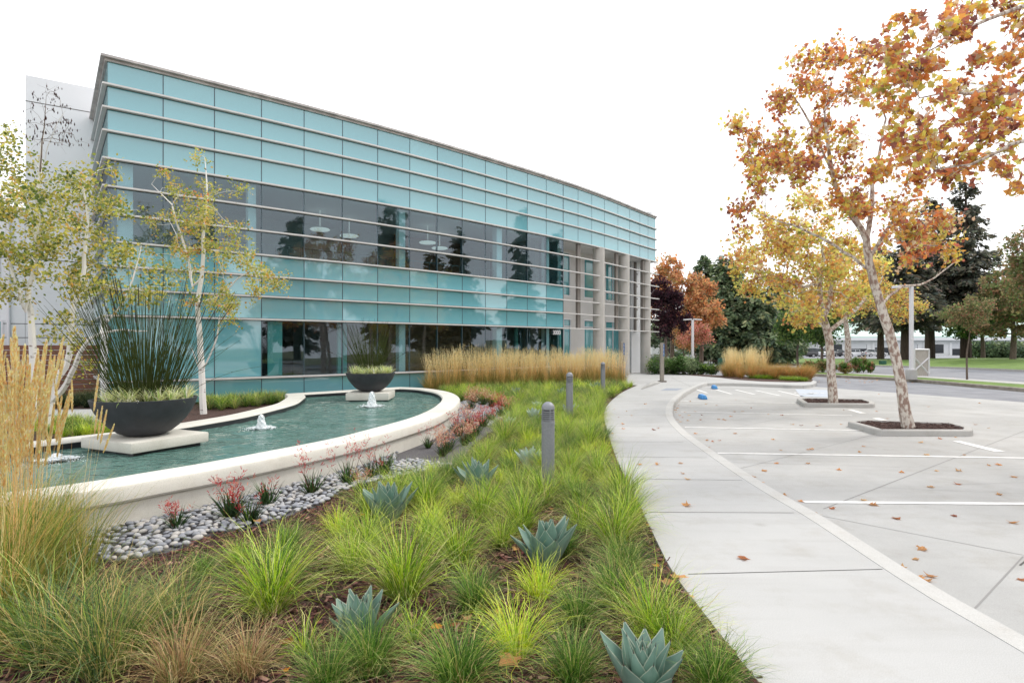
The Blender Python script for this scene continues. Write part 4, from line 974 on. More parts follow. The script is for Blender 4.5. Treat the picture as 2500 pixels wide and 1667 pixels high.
# agaves ------------------------------------------------
def agave_leaf(L_, w, th, az, roll=0.0, bend=.35, r=None):
    """cupped lance leaf with a spine: grid 7 x 5 plus under side"""
    G = Geo(); rows = 9; prof = [.62, .68, .82, .96, 1.0, .92, .68, .34, .03]; cols_ = 5; top = []; 
    ca, sa = math.cos(az), math.sin(az); x = 0; z = 0; ang = th
    pts = []
    for i in range(rows):
        t = i / (rows - 1); ww = w * prof[i] / 2 + .0015
        nx, nz = -math.cos(ang), math.sin(ang)      # normal in the leaf's vertical plane (towards the axis)
        for j in range(cols_):
            u = (j / (cols_ - 1) - .5) * 2; cup = .40 * ww * (u * u)
            pts.append(((x + nx * cup), u * ww, z + nz * cup))
        x += math.sin(ang) * L_ / (rows - 1); z += math.cos(ang) * L_ / (rows - 1); ang += -bend * .5 / (rows - 1) if t < .5 else bend / (rows - 1)
    und = []
    for i in range(rows):
        t = i / (rows - 1)
        for j in range(cols_):
            u = (j / (cols_ - 1) - .5) * 2; p = pts[i * cols_ + j]; th_ = (.018 * (1 - t) + .002) * (1 - u * u) + .0008
            und.append((p[0] + math.cos(th) * th_, p[1], p[2] - math.sin(th) * th_))
    tr = lambda p: (p[0] * ca - p[1] * sa, p[0] * sa + p[1] * ca, p[2])
    M = len(pts); fs = []
    for i in range(rows - 1):
        for j in range(cols_ - 1):
            a = i * cols_ + j; fs.append((a, a + 1, a + cols_ + 1, a + cols_)); fs.append((M + a, M + a + cols_, M + a + cols_ + 1, M + a + 1))
    for i in range(rows - 1):
        for j in (0, cols_ - 1): a = i * cols_ + j; fs.append((a, a + cols_, M + a + cols_, M + a))
    G.add([tr(p) for p in pts + und], fs); G.m = [0] * (2 * (rows - 1) * (cols_ - 1)) + [1] * (2 * (rows - 1))
    t0 = tr(pts[-3]); dx, dz = math.sin(ang), math.cos(ang); e = tr((pts[-3][0] + dx * .022, 0, pts[-3][2] + dz * .022)); G.tube([t0, e], [.0028, .0006], 4, mi=2)
    # narrow pale border along both margins
    for sd in (0, cols_ - 1):
        for i in range(rows - 1):
            a_, b_ = pts[i * cols_ + sd], pts[(i + 1) * cols_ + sd]; n1 = 1 if sd == 0 else -1
            q = [(a_[0] - .002 * math.cos(th), a_[1] - n1 * .0022, a_[2] + .0015), (b_[0] - .002 * math.cos(th), b_[1] - n1 * .0022, b_[2] + .0015), (b_[0], b_[1] + n1 * .002, b_[2]), (a_[0], a_[1] + n1 * .002, a_[2])]
            G.add([tr(v_) for v_ in q], [(0, 1, 2, 3)], 1)
    return G
def agave(loc, s, label, seed, m, parts=True, nl=21):
    r = random.Random(seed); root = empty('agave', loc, r.uniform(0, 6), label=label, cat='agave', group='blue-green agaves in the planting bed') if parts else None
    big = Geo(); mm = [m, AG_EDGE, AG_SPINE]
    for k in range(nl):
        f = k / (nl - 1); az = k * 2.39996 + r.uniform(-.15, .15); th = .05 + .66 * f ** 1.2 + r.uniform(-.08, .08); L_ = s * (.415 - .05 * (1 - f) ** 2 + r.uniform(-.05, .03)); w = s * (.152 + r.uniform(-.016, .014)) * (.78 + .22 * f)
        G = agave_leaf(L_, w, th, az, bend=-.22 + r.uniform(-.2, .25))
        off = .03 * s * f; G.v = [(x + math.cos(az) * off, y + math.sin(az) * off, z - .02) for x, y, z in G.v]
        if parts: G.build('leaf', mm, root, smooth=True, recalc=True)
        else: big.v, big.f, big.m = big.v + G.v, big.f + [tuple(i + len(big.v) for i in q) for q in G.f], big.m + G.m
    if parts: return root
    o = big.build('agave', mm, smooth=True, label=label, cat='agave', group='blue-green agaves in the planting bed'); o.location = loc; return o
AG_EDGE = mat('agave_margin', (.42, .48, .38, 1), .6); AG_SPINE = mat('agave_spine', (.06, .035, .03, 1), .5)
AG = [(878, 1572, .80, 'agave at the front centre, left of the pale sidewalk, with upright grey-green leaves', AGAVE), (1572, 1712, .84, 'largest nearest agave at the bottom edge beside the sidewalk', AGAVE),
      (946, 1280, 1.10, 'agave standing just below the pebbles, left of the bollard', AGAVE), (1167, 1204, 1.05, 'agave in front of the kangaroo paws, right of the pebbles', AGAVE),
      (1337, 1386, 1.05, 'agave right of centre behind a bright yellow-green tuft', AGAVE), (1293, 1142, .8, 'pale silvery agave at the foot of the nearest bollard', AGAVE_PALE)]
AGW = []
for i, (px, py, s, lb, m) in enumerate(AG):
    x, y, z = g(px, py); AGW.append((x, y, s)); agave((x, y, 0), s, lb, 100 + i, m)
AGF = [(1303, 1030, .8, 'silvery agave half hidden left of the nearest bollard head', AGAVE_PALE), (1312, 1005, .7, 'small pale agave behind the nearest bollard', AGAVE_PALE), (1392, 1018, .85, 'pale agave at the foot of the middle bollard', AGAVE_PALE),
       (1372, 970, .8, 'small agave just left of the middle bollard head', AGAVE), (1455, 958, .95, 'bluish agave in front of the farthest bollard', AGAVE), (1262, 972, .9, 'dark agave in the grass behind the kangaroo paws', AGAVE), (1246, 1052, .7, 'little grey agave beside the red kangaroo paws', AGAVE_PALE)]
for i, (px, py, s, lb, m) in enumerate(AGF):
    x, y, z = g(px, py); AGW.append((x, y, s)); agave((x, y, .03), s, lb, 200 + i, m, parts=False, nl=15)

# tufts in the bed --------------------------------------
pool_out = offset(ring_in, .45, True)
peb_edge = [g(x, y)[:2] for x, y in [(120, 1420), (238, 1372), (330, 1362), (430, 1338), (520, 1300), (600, 1288), (700, 1258), (780, 1228), (850, 1192), (960, 1166), (1060, 1146), (1118, 1128), (1160, 1080), (1200, 1052), (1245, 1024), (1240, 1004), (1215, 990), (1170, 982)]]
peb_edge_s = smooth_path(peb_edge, 4)
pebble_poly = peb_edge_s + [g(1140, 978)[:2], (-2.6, 13), (-4.2, 8.6), (-4.6, 5.7)]
placed = []
special = [  # px, py of the foot, kind, size, label
    (660, 1485, 'lime', 1.30, 'big arching lime tuft standing clear on the bark, left of the centre agave'), (829, 1300, 'bright', 1.0, 'bright tuft just left of the agave below the pebbles'),
    (985, 1455, 'lime', 1.22, 'large lime tuft between the centre agave and the one below the pebbles'), (1318, 1452, 'bright', 1.05, 'yellow-green tuft growing in front of the agave right of centre'),
    (1262, 1590, 'bright', 1.2, 'wide sprawling yellow tuft right of the centre agave'), (1120, 1672, 'green', 1.15, 'dark green tuft at the bottom edge between two agaves'),
    (1500, 1470, 'green', 1.0, 'dark tuft beside the sidewalk edge, right of the agave with the yellow tuft'), (1410, 1520, 'green', .85, 'upright dark tuft right of centre on the bark'),
    (905, 1640, 'green', .95, 'dark green tuft at the foot of the centre agave'), (1745, 1680, 'green', .9, 'tuft at the bottom corner against the sidewalk edge'), (1590, 1560, 'lime', 1.0, 'tuft behind the largest agave leaning to the sidewalk'),
    (1500, 1330, 'lime', 1.15, 'tuft spilling over the sidewalk edge level with the right-hand agave'), (1275, 1290, 'lime', 1.1, 'lime tuft behind the right-hand agave'), (1120, 1370, 'lime', 1.0, 'lime tuft in the middle of the bed behind bare bark'),
    (745, 1590, 'small', 1.2, 'thin young tuft on open bark left of the centre agave'), (1140, 1415, 'small', 1.1, 'thin dark young tuft in the middle of the bark'), (495, 1405, 'green', .62, 'small green tuft at the edge of the pebbles'), (585, 1375, 'lime', .55, 'small lime tuft beside the pebbles'),
    (430, 1530, 'mixed', 1.0, 'broad grey-green clump left of the big lime tuft'), (255, 1510, 'mixed', .9, 'loose mixed clump below the pebbles'), (440, 1650, 'dry', 1.15, 'dry brown tuft at the bottom left'), (250, 1640, 'mixed', 1.25, 'grey-green clump at the bottom left edge'), (600, 1640, 'dry', .9, 'straw-tinged tuft right of the dry brown tuft'),
    (860, 1390, 'lime', .9, 'lime tuft behind the centre agave'), (705, 1330, 'green', .75, 'tuft left of the bright one near the pebbles'), (1040, 1240, 'lime', 1.0, 'tuft between the two agaves near the pebbles'), (1010, 1560, 'small', 1.2, 'sparse tuft among fallen leaves'), (1400, 1660, 'green', .9, 'tuft left of the largest agave at the bottom edge'), (1640, 1600, 'lime', .9, 'tuft at the sidewalk edge right of the largest agave'),
    (1520, 1215, 'lime', 1.15, 'tuft bulging over the sidewalk edge above the big one'), (120, 1600, 'mixed', 1.4, 'large grey-green clump under the tall plumes'), (340, 1590, 'mixed', .95, 'grey-green clump behind the dry brown tuft'), (800, 1680, 'green', .8, 'tuft at the bottom edge below the centre agave')]
for px, py, kd, s, lb in special:
    x, y, z = g(px, py); placed.append((x, y, .30)); tuft(kd, x, y, s, lb)
random.seed(3)
def ok(x, y, dmin):
    if any((x - a[0]) ** 2 + (y - a[1]) ** 2 < max(dmin, a[2]) ** 2 for a in placed): return False
    if any((x - a[0]) ** 2 + (y - a[1]) ** 2 < (.22 * a[2] + .10) ** 2 for a in AGW): return False
    return True
reed_line = [g(1035, 962)[:2], g(1120, 955)[:2], g(1300, 947)[:2], g(1440, 941)[:2], g(1535, 935)[:2]]
cnt = 0; tries = 0; auto = []
while cnt < 400 and tries < 90000:
    tries += 1
    y = 3.3 + 21 * random.random() ** 1.1; x = random.uniform(-4.5, 5.2)
    if not inside(x, y, bed_poly): continue
    if inside(x, y, pebble_poly) or inside(x, y, pool_out): continue
    yr = np.interp(x, [p[0] for p in reed_line], [p[1] for p in reed_line])
    if y > yr + .2: continue
    if x < np.interp(y, [5.0, 7.6, 10, 14, 21], [-4.6, -1.4, -.3, -.4, -2.6]): continue
    dm = .33 if y < 7 else .345
    if y < 6.2 and (random.random() < .4 or not ok(x, y, .47)): continue
    dp = pdist(x, y, peb_edge_s)
    if dp < (.62 if x < -1.3 else .20): continue
    if x > 0 and pdist(x, y, bed_edge_s) < .13: continue
    if not ok(x, y, dm): continue
    placed.append((x, y, .2)); cnt += 1
    kd = random.choices(['lime', 'green', 'bright', 'small', 'mixed'], [5, 3.8 + (y > 15) * 3, 2.2, .9 if y < 6.0 else 0, .4])[0]
    auto.append((kd, x, y, random.uniform(.74, 1.12)))
auto.sort(key=lambda q: q[2])
for i, (kd, x, y, s) in enumerate(auto): tuft(kd, x, y, s, 'arching yellow-green grass tuft among its like in the planting bed', rest=i >= 255)
print('tufts', cnt)
# small tufts and flowering grasses in the strip between basin and glass, and left of the big bowl
r_ = random.Random(5)
for k in range(95):
    px = r_.uniform(500, 690); t = (px - 500) / 190; py = r_.uniform(972, 984) + (1 - t) * r_.uniform(4, 22)
    x, y, z = g(px, py)
    if inside(x, y, pool_out): continue
    tuft(r_.choice(['green', 'mixed', 'lime']), x, y, r_.uniform(.65, .95), '', rest=True)
for k in range(64):
    px = r_.uniform(90, 330); py = r_.uniform(1034, 1066); x, y, z = g(px, py)
    if inside(x, y, pool_out): continue
    tuft(r_.choice(['green', 'lime', 'bright']), x, y, r_.uniform(.55, .8), '', rest=True)
for k in range(30):
    px = r_.uniform(100, 262); py = r_.uniform(978, 993); x, y, z = g(px, py)
    tuft('dark', x, y, r_.uniform(.9, 1.3), '', rest=True)
def flowering(seed):
    r = np.random.default_rng(seed); v = blades(26, r, .06, .45, .8, .0025, (.05, .4), (.1, .5), 6, [(150, 140, 90, 1), (120, 110, 70, 1)])
    n = 60; p = np.array(v[0]).reshape(26, 7, 2, 3)[:, 6, 0][r.integers(0, 26, n)] + r.normal(0, .025, (n, 3)); tv = np.array(OVAL[0]) * .02
    me_ = scatter_mesh('x', OVAL[0], OVAL[1], p, rotmats(n, r), r.uniform(.012, .024, n), palette([(190, 150, 110, 1), (170, 120, 90, 1), (214, 190, 150, 1)], n, r))
    vv = np.zeros((len(me_.vertices), 3), np.float32); me_.vertices.foreach_get('co', vv.ravel()); co_ = np.array([q.co[:] for q in me_.vertices])
    lo = np.array([l.vertex_index for l in me_.loops]); sz = np.array([q.loop_total for q in me_.polygons]); tn = np.array([c.color[:3] for c in me_.color_attributes['tint'].data])
    return npmesh('flowering_grass', *merge([v, (co_, lo, sz, tn)]))
FL = [flowering(s) for s in (1, 2, 3)]
for me in FL: me.materials.append(BLADE)
for k in range(44):
    px = r_.uniform(500, 1035) if k % 2 else r_.uniform(510, 690); t_ = np.interp(px, [500, 700, 1035], [975, 962, 946]); x, y, z = g(px, t_ - r_.uniform(0, 6))
    if inside(x, y, pool_out): continue
    o = bpy.data.objects.new('flowering_grass', r_.choice(FL)); C.objects.link(o); o.location = (x, y, -.02); o.rotation_euler = (0, 0, r_.uniform(0, 6)); o.scale = (1, 1, r_.uniform(.8, 1.25))
    tag(o, 'wispy seeding grass against the teal base panels behind the basin', 'ornamental grass', 'wispy seeding grasses along the glass')

LOW = {k: [blades(150, np.random.default_rng(q + 900), .06, .22, .55, .0085, (.05, 1.05), (.4, 1.35), 4, p, tipcol=(214, 206, 130)) for q in range(3)] for k, p in (('lime', LIME), ('bright', LIME_B), ('green', GREEN), ('mixed', MIXED), ('small', LIME), ('dry', DRY), ('dark', [(58, 78, 50, 3), (44, 62, 42, 3), (78, 98, 58, 1)]))}
lst = []
for kd, x, y, s in REST:
    v = random.choice(LOW[kd]); a_ = random.uniform(0, 6.28); V = v[0] * s; V = np.stack([V[:, 0] * math.cos(a_) - V[:, 1] * math.sin(a_) + x, V[:, 0] * math.sin(a_) + V[:, 1] * math.cos(a_) + y, V[:, 2] - .02], 1); lst.append((V, v[1], v[2], np.clip(v[3] * random.uniform(.85, 1.15), 0, .9)))
link('ground_cover_grass', npmesh('ground_cover_grass', *merge(lst)), BLADE, label='farther low grasses of the planting bed and of the strips behind the basin', cat='grass', kind='stuff')

# feather reed grass ------------------------------------
def reed_mesh(seed, nst=46, hst=(1.15, 1.62), nbl=170, dense=26, R0=.13, spread=.16, w=.0035, green=MIXED, plen=.30, seedw=.011, gb=(.35, .8)):
    r = np.random.default_rng(seed); g1 = blades(nbl, r, R0, gb[0], gb[1], w * 1.25, (.05, .6), (.25, .95), 6, green)
    st = blades(nst, r, R0 * .8, hst[0], hst[1], w * .8, (.0, spread), (.0, .14), 8, [(232, 190, 128, 2), (214, 170, 108, 1), (238, 206, 150, 1)])
    V = np.array(st[0]).reshape(nst, 9, 2, 3).mean(2); nS = dense
    L_ = r.uniform(plen * .75, plen * 1.15, nst)
    P = []; D = []; S_ = []
    for i in range(nst):
        tip = V[i, 8]; dr = V[i, 8] - V[i, 6]; dr /= np.linalg.norm(dr); u = r.uniform(0, 1, nS); rad = seedw * (np.sin(np.pi * np.clip(u * .9 + .08, 0, 1)) ** .7)
        a = r.uniform(0, 6.28, nS); e1 = np.cross(dr, [1, 0, 0]); e1 /= np.linalg.norm(e1); e2 = np.cross(dr, e1)
        off = (np.cos(a)[:, None] * e1 + np.sin(a)[:, None] * e2)
        P.append(tip + dr * ((u - .75) * L_[i])[:, None] + off * rad[:, None] * .6); d = dr * 1.0 + off * .30; D.append(d / np.linalg.norm(d, axis=1)[:, None]); S_.append(rad * 0 + L_[i] * .085)
    P = np.concatenate(P); D = np.concatenate(D); S_ = np.concatenate(S_); n = len(P)
    side = np.cross(D, r.normal(size=(n, 3))); side /= np.linalg.norm(side, axis=1)[:, None]; nn_ = np.cross(D, side)
    rot = np.stack([side, D, nn_], 2)
    tv = [(0, -.5, 0), (.16, -.05, .03), (0, .55, 0), (-.16, -.05, .03)]; tf = [(0, 1, 2), (0, 2, 3)]; k = 4
    VV = np.einsum('nij,kj->nki', rot, np.array(tv)) * S_[:, None, None] + P[:, None, :]
    lo = (np.array([0, 1, 2, 0, 2, 3])[None, :] + (np.arange(n) * k)[:, None]).ravel(); cc = np.repeat(palette(STRAWP, n, r, .10), k, 0)
    return g1, merge([st, (VV.reshape(-1, 3), lo, np.full(2 * n, 3), cc)])
def reed_pair(seed, **kw):
    a, b = reed_mesh(seed, **kw); m1 = npmesh('foliage', *a); m2 = npmesh('plumes', *b); m1.materials.append(BLADE); m2.materials.append(STRAW); return m1, m2
REEDS = [reed_pair(s, nst=64, dense=20, nbl=260, hst=(.95, 1.62), seedw=.014, w=.006, plen=.34, gb=(.35, 1.0), green=[(150, 140, 74, 3), (112, 128, 60, 2), (190, 154, 92, 2), (96, 112, 54, 2), (214, 176, 110, 1)]) for s in (1, 2, 3, 4)]
RG = [(150, 160, 66, 3), (112, 136, 52, 2.4), (200, 172, 96, 2), (224, 194, 124, 1.6), (88, 112, 50, 1.6)]
REEDN = [reed_pair(s, nst=48, dense=300, nbl=640, R0=.19, seedw=.0115, w=.0042, hst=(1.1, 1.80), gb=(.4, 1.05), plen=.36, spread=.12, green=RG) for s in (11, 12)]
REEDT = [reed_pair(15, nst=8, dense=260, nbl=420, R0=.14, seedw=.010, w=.0036, hst=(1.15, 1.6), gb=(.35, .9), plen=.26, spread=.30, green=RG)]
def reed(x, y, s, label, group, lib=REEDS, zs=1.0):
    root = empty('feather_reed_grass', (x, y, -.02), random.uniform(0, 6.28), label=label, cat='ornamental grass', group=group); root.scale = (s, s, s * zs)
    m1, m2 = random.choice(lib)
    for nm, me in (('foliage', m1), ('plumes', m2)): o = bpy.data.objects.new(nm, me); C.objects.link(o); o.parent = root
    return root
random.seed(12)
rl = smooth_path(reed_line, 6); rlr = resample(rl, 32)
for row in range(5):
    for k, p in enumerate(rlr):
        q = offset(rlr, -.30 - row * .42)[k]
        if 1250 + F * q[0] / q[1] < 1052: continue
        q = tuple(q); x, y = q[0] + random.uniform(-.12, .12), q[1] + random.uniform(-.12, .12)
        if row >= 3 and (k + row) % 2: continue
        reed(x, y, random.uniform(.82, .96), 'straw-plumed feather reed clump in the long band before the lobby glass', 'feather reed clumps in front of the building', zs=random.uniform(.92, 1.18) * np.interp(k, [0, 31], [1.0, .95]))
for i, (x, y, s, lb) in enumerate([(-3.18, 3.55, 1.0, 'tall straw-plumed reed clump at the left edge, nearest the camera'), (-3.42, 4.05, 1.0, 'second reed clump from the left edge, its plumes in front of the white birch'), (-4.35, 4.75, 1.02, 'reed clump at the left edge, behind the nearest ones'), (-3.78, 4.5, .98, 'reed clump filling the gap between the left-edge clumps')]):
    reed(x, y, s, lb, 'near feather reed clumps at the left', REEDN)
reed(-3.28, 4.35, .93, 'thin reed clump with a few loose plumes leaning towards the big bowl', 'near feather reed clumps at the left', REEDT)
# island reeds on the right
for k in range(30):
    px = random.uniform(1772, 1872); x, y, _ = g(px, 920.5 - random.uniform(0, 8)); reed(x, y, random.uniform(.70, 1.06), 'pale reed clump on the bed beyond the north kerb', 'pale reed clumps on the north bed')
ORG = [(200, 140, 84, 3), (180, 128, 70, 2), (140, 130, 60, 2), (210, 164, 110, 1), (120, 124, 56, 1)]
muh = [tuft_mesh(s_, n=420, pal=ORG, R0=.12, h=(.4, .85), w=.006, lean=(.05, .7), curve=(.2, .8)) for s_ in (81, 82)]
for me in muh: me.materials.append(BLADE)
for k in range(48):
    px = random.uniform(1768, 1985); lo_ = 922 + (px - 1768) / 217 * 8; x, y, _ = g(px, lo_ - random.uniform(0, 7))
    o = bpy.data.objects.new('muhly_grass', random.choice(muh)); C.objects.link(o); o.location = (x, y, 0); s = random.uniform(.85, 1.15); o.scale = (s, s, s); o.rotation_euler = (0, 0, random.uniform(0, 6))
    tag(o, 'orange-brown fountain grass clump on the bed beyond the north kerb', 'ornamental grass', 'orange-brown grass clumps on the north bed')
lm = [tuft_mesh(s_, n=600, pal=GREEN[:2] + LIME[:3], R0=.2, h=(.15, .4), w=.008, lean=(.1, 1.1)) for s_ in (91, 92)]
for me in lm: me.materials.append(BLADE)
for px, py in [(1838, 924), (1852, 925), (1868, 925.5), (1882, 926), (1915, 928.5), (1930, 929.5), (1945, 930.5), (1960, 931)]:
    x, y, _ = g(px, py); o = bpy.data.objects.new('lime_mound', random.choice(lm)); C.objects.link(o); o.location = (x, y, 0); o.rotation_euler = (0, 0, px); o.scale = (.9, .9, .9)
    tag(o, 'low lime-green mound at the front of the north bed', 'shrub', 'lime mounds on the north bed')

# kangaroo paws -----------------------------------------
def paw_meshes(seed, nst, hst, red=True, spread=.55):
    r = np.random.default_rng(seed); lv = blades(90, r, .05, .14, .34, .013, (.1, 1.0), (.1, .5), 5, [(40, 66, 34, 3), (60, 92, 44, 2), (84, 116, 52, 1), (90, 60, 50, .4)])
    st = blades(nst, r, .05, hst * .75, hst * 1.1, .005, (.05, spread), (.05, .3), 8, [(130, 70, 62, 2), (110, 80, 60, 1), (96, 96, 60, 1)])
    V = np.array(st[0]).reshape(nst, 9, 2, 3).mean(2); P = []; D = []
    for i in range(nst):
        for f in range(r.integers(9, 18)):
            k = r.uniform(4.5, 8); j = int(k); q = V[i, j] * (1 - (k - j)) + V[i, min(j + 1, 8)] * (k - j); sd = r.normal(0, 1, 3); sd[2] = abs(sd[2]) * .8 + .5; sd /= np.linalg.norm(sd); ln = r.uniform(.02, .07)
            P.append(q + sd * ln); D.append(sd)
    P = np.array(P); D = np.array(D); n = len(P); side = np.cross(D, r.normal(size=(n, 3))); side /= np.linalg.norm(side, axis=1)[:, None]; rot = np.stack([side, D, np.cross(D, side)], 2)
    tv = np.array([(-.10, -.6, 0), (.10, -.6, 0), (.17, .2, .05), (.26, .75, .14), (0, .45, -.06), (-.24, .7, .12), (-.17, .2, .05)]); tf = np.array([0, 1, 2, 6, 2, 3, 4, 6, 4, 5])
    lo_f = [0, 1, 2, 6, 2, 3, 4, 6, 4, 5]; szs = [4, 3, 3]
    VV = np.einsum('nij,kj->nki', rot, tv) * r.uniform(.020, .032, n)[:, None, None] + P[:, None, :]
    pal = [(196, 70, 74, 3), (212, 104, 96, 2), (166, 48, 62, 2), (222, 156, 134, 1)] if red else [(212, 132, 116, 3), (228, 180, 150, 3), (196, 92, 92, 1.6), (232, 204, 176, 3), (190, 150, 110, 2)]
    lo = (np.array(lo_f)[None, :] + (np.arange(n) * 7)[:, None]).ravel(); sz = np.tile(szs, n)
    m1 = npmesh('leaves', *lv); m2 = npmesh('flower_stems', *merge([st, (VV.reshape(-1, 3), lo, sz, np.repeat(palette(pal, n, r, .15), 7, 0))])); m1.materials.append(BLADE); m2.materials.append(LEAF); return m1, m2
PAWS = {'tall': [paw_meshes(s, 9, .62) for s in (1, 2)], 'red': [paw_meshes(s, 14, .36, spread=.5) for s in (3, 4)], 'pink': [paw_meshes(s, 22, .42, False) for s in (5, 6, 7)], 'leafy': [paw_meshes(8, 3, .3)]}
for px, py, kd, s, lb in [(430, 1290, 'red', .75, 'small red kangaroo paw at the foot of the near basin wall'), (565, 1262, 'red', 1.15, 'bright red kangaroo paw against the near basin wall'), (655, 1232, 'leafy', 1.0, 'dark leafy kangaroo paw right of the bright red one'), (610, 1275, 'leafy', .9, 'dark leafy kangaroo paw on the pebbles below the bright red one'),
                          (760, 1205, 'tall', 1.0, 'tall thin kangaroo paw with loose red stems before the coping'), (850, 1180, 'tall', 1.05, 'tall dark red kangaroo paw crossing the coping'), (935, 1158, 'leafy', 1.1, 'leafy green kangaroo paw clump on the pebbles'), (905, 1165, 'tall', .9, 'thin red kangaroo paw above the leafy clump'), (880, 1198, 'pink', .6, 'low faded kangaroo paw left of the leafy clump'),
                          (1045, 1092, 'tall', .75, 'slender kangaroo paw against the curved end wall'), (1095, 1100, 'pink', 1.0, 'faded pink kangaroo paw mound in front of the group'), (1135, 1085, 'pink', .95, 'faded pink kangaroo paw mound right of the curved wall'), (1120, 1062, 'red', 1.15, 'red kangaroo paw in the middle of the group'), (1160, 1062, 'red', 1.1, 'red kangaroo paw at the right of the group'), (1145, 1042, 'pink', 1.1, 'pink kangaroo paw behind the red ones'),
                          (1180, 1040, 'red', 1.1, 'red kangaroo paw near the back pebbles'), (1215, 1046, 'leafy', 1.0, 'leafy kangaroo paw at the right of the back pebbles'), (1225, 1018, 'red', 1.2, 'deep red kangaroo paw right of the back pebbles'), (1150, 1000, 'pink', 1.15, 'pale kangaroo paw at the far corner of the basin'), (1180, 990, 'pink', 1.2, 'pale kangaroo paw behind the back pebbles'), (1200, 995, 'pink', 1.1, 'tall pink kangaroo paw right of the far corner'), (1240, 1006, 'pink', 1.0, 'pink kangaroo paw at the right end of the back row'), (1150, 1075, 'pink', .9, 'faded kangaroo paw at the front right of the group'), (1200, 1028, 'red', 1.0, 'small red kangaroo paw standing in the back pebbles'), (1080, 1112, 'pink', .85, 'low pink kangaroo paw on the dark gravel'), (1222, 990, 'red', 1.0, 'red kangaroo paw at the grass edge behind the back row'), (1160, 985, 'pink', 1.2, 'pink kangaroo paw tight behind the far corner')]:
    x, y, _ = g(px, py); root = empty('kangaroo_paw', (x, y, -.01), random.uniform(0, 6), label=lb, cat='kangaroo paw', group='kangaroo paws along the basin'); root.scale = (s, s, s)
    m1, m2 = random.choice(PAWS[kd])
    for nm, me in (('leaves', m1), ('flower_stems', m2)): o = bpy.data.objects.new(nm, me); C.objects.link(o); o.parent = root

# pebbles, gravel, bark ---------------------------------
def pebble_mesh(seed):
    r = np.random.default_rng(seed); bm = bmesh.new(); bmesh.ops.create_icosphere(bm, subdivisions=2, radius=1)
    ax = (r.uniform(.9, 1.15), r.uniform(.6, .85), r.uniform(.38, .55)); ph = r.uniform(0, 6, 3)
    for v in bm.verts:
        k = 1 + .07 * math.sin(v.co.x * 2.2 + ph[0]) + .06 * math.sin(v.co.y * 2.7 + ph[1]); v.co = Vector((v.co.x * ax[0], v.co.y * ax[1], v.co.z * ax[2])) * k
    for f in bm.faces: f.smooth = True
    me = bpy.data.meshes.new('pebble'); bm.to_mesh(me); bm.free(); return me
PM = [pebble_mesh(s) for s in range(6)]
pebmats = [mat('pebble_%s' % nm, c1, .55, col2=c2, scale=.9, detail=4, lo=.3, hi=.7, bump=.12, bscale=9) for nm, c1, c2 in (('grey', (.20, .21, .24, 1), (.29, .30, .325, 1)), ('pale', (.31, .315, .335, 1), (.42, .42, .43, 1)), ('slate', (.17, .18, .215, 1), (.27, .28, .31, 1)), ('warm', (.36, .34, .32, 1), (.47, .45, .43, 1)))]
PMM = []
for me in PM:
    for m in pebmats: c = me.copy(); c.materials.append(m); PMM.append(c)
sheet('pebble_ground', [p for p in pebble_poly], -.012, GRAVEL, thick=.05, kind='structure')
rr = random.Random(9); pts = []; grid = {}
grav = P2([(960, 1128), (975, 1100), (1010, 1085), (1060, 1070), (1105, 1040), (1130, 1040), (1250, 1040), (1240, 1075), (1150, 1110), (1090, 1135), (1020, 1122)])
bx = [p[0] for p in pebble_poly]; by = [p[1] for p in pebble_poly]
for k in range(60000):
    x, y = rr.uniform(min(bx), max(bx)), rr.uniform(min(by), max(by)); dm = .052
    ky = (int(x / .06), int(y / .06))
    if any((x - q[0]) ** 2 + (y - q[1]) ** 2 < dm * dm for i in (-1, 0, 1) for j in (-1, 0, 1) for q in grid.get((ky[0] + i, ky[1] + j), ())): continue
    if not inside(x, y, pebble_poly) or inside(x, y, grav): continue
    if inside(x, y, ring_in) or pdist(x, y, ring_in + ring_in[:1]) < .40: continue
    grid.setdefault(ky, []).append((x, y)); pts.append((x, y))
pts.sort(key=lambda p: p[1]); print('pebbles', len(pts))
rest = Geo(); sims = []
sz_mesh = []
for i, (x, y) in enumerate(pts):
    s = rr.uniform(.026, .046); me = rr.choice(PMM); z = rr.uniform(.004, .022)
    if i < 290:
        o = bpy.data.objects.new('pebble', me); C.objects.link(o); o.location = (x, y, z); o.rotation_euler = (rr.uniform(-.3, .3), rr.uniform(-.3, .3), rr.uniform(0, 6.28)); o.scale = (s, s, s)
        tag(o, 'smooth grey river pebble at the near end of the pebble strip', 'pebble', 'river pebbles in the strip along the basin wall')
    else: sims.append((x, y, z, s, rr.uniform(0, 6.28)))
for mi, me in enumerate(PM[:4]):
    pass
co_ = [np.array([v.co[:] for v in me.vertices]) for me in PM]; fc_ = np.array([list(p.vertices) for p in PM[0].polygons])
Vs = []; Ls = []; b = 0; MI = []
for i, (x, y, z, s, a) in enumerate(sims):
    c = co_[i % 6] * s; ca, sa = math.cos(a), math.sin(a); c = np.stack([c[:, 0] * ca - c[:, 1] * sa + x, c[:, 0] * sa + c[:, 1] * ca + y, c[:, 2] + z], 1)
    Vs.append(c); Ls.append(fc_.ravel() + b); b += len(c); MI += [rr.choice([0, 1, 1, 2, 3])] * len(fc_)
me = npmesh('pebbles', np.concatenate(Vs), np.concatenate(Ls), np.full(len(MI), 3), None, True); me.polygons.foreach_set('material_index', np.array(MI, np.int32))
link('river_pebbles', me, pebmats, label='grey river pebbles filling the strip between basin wall and grasses', cat='pebbles', kind='stuff')
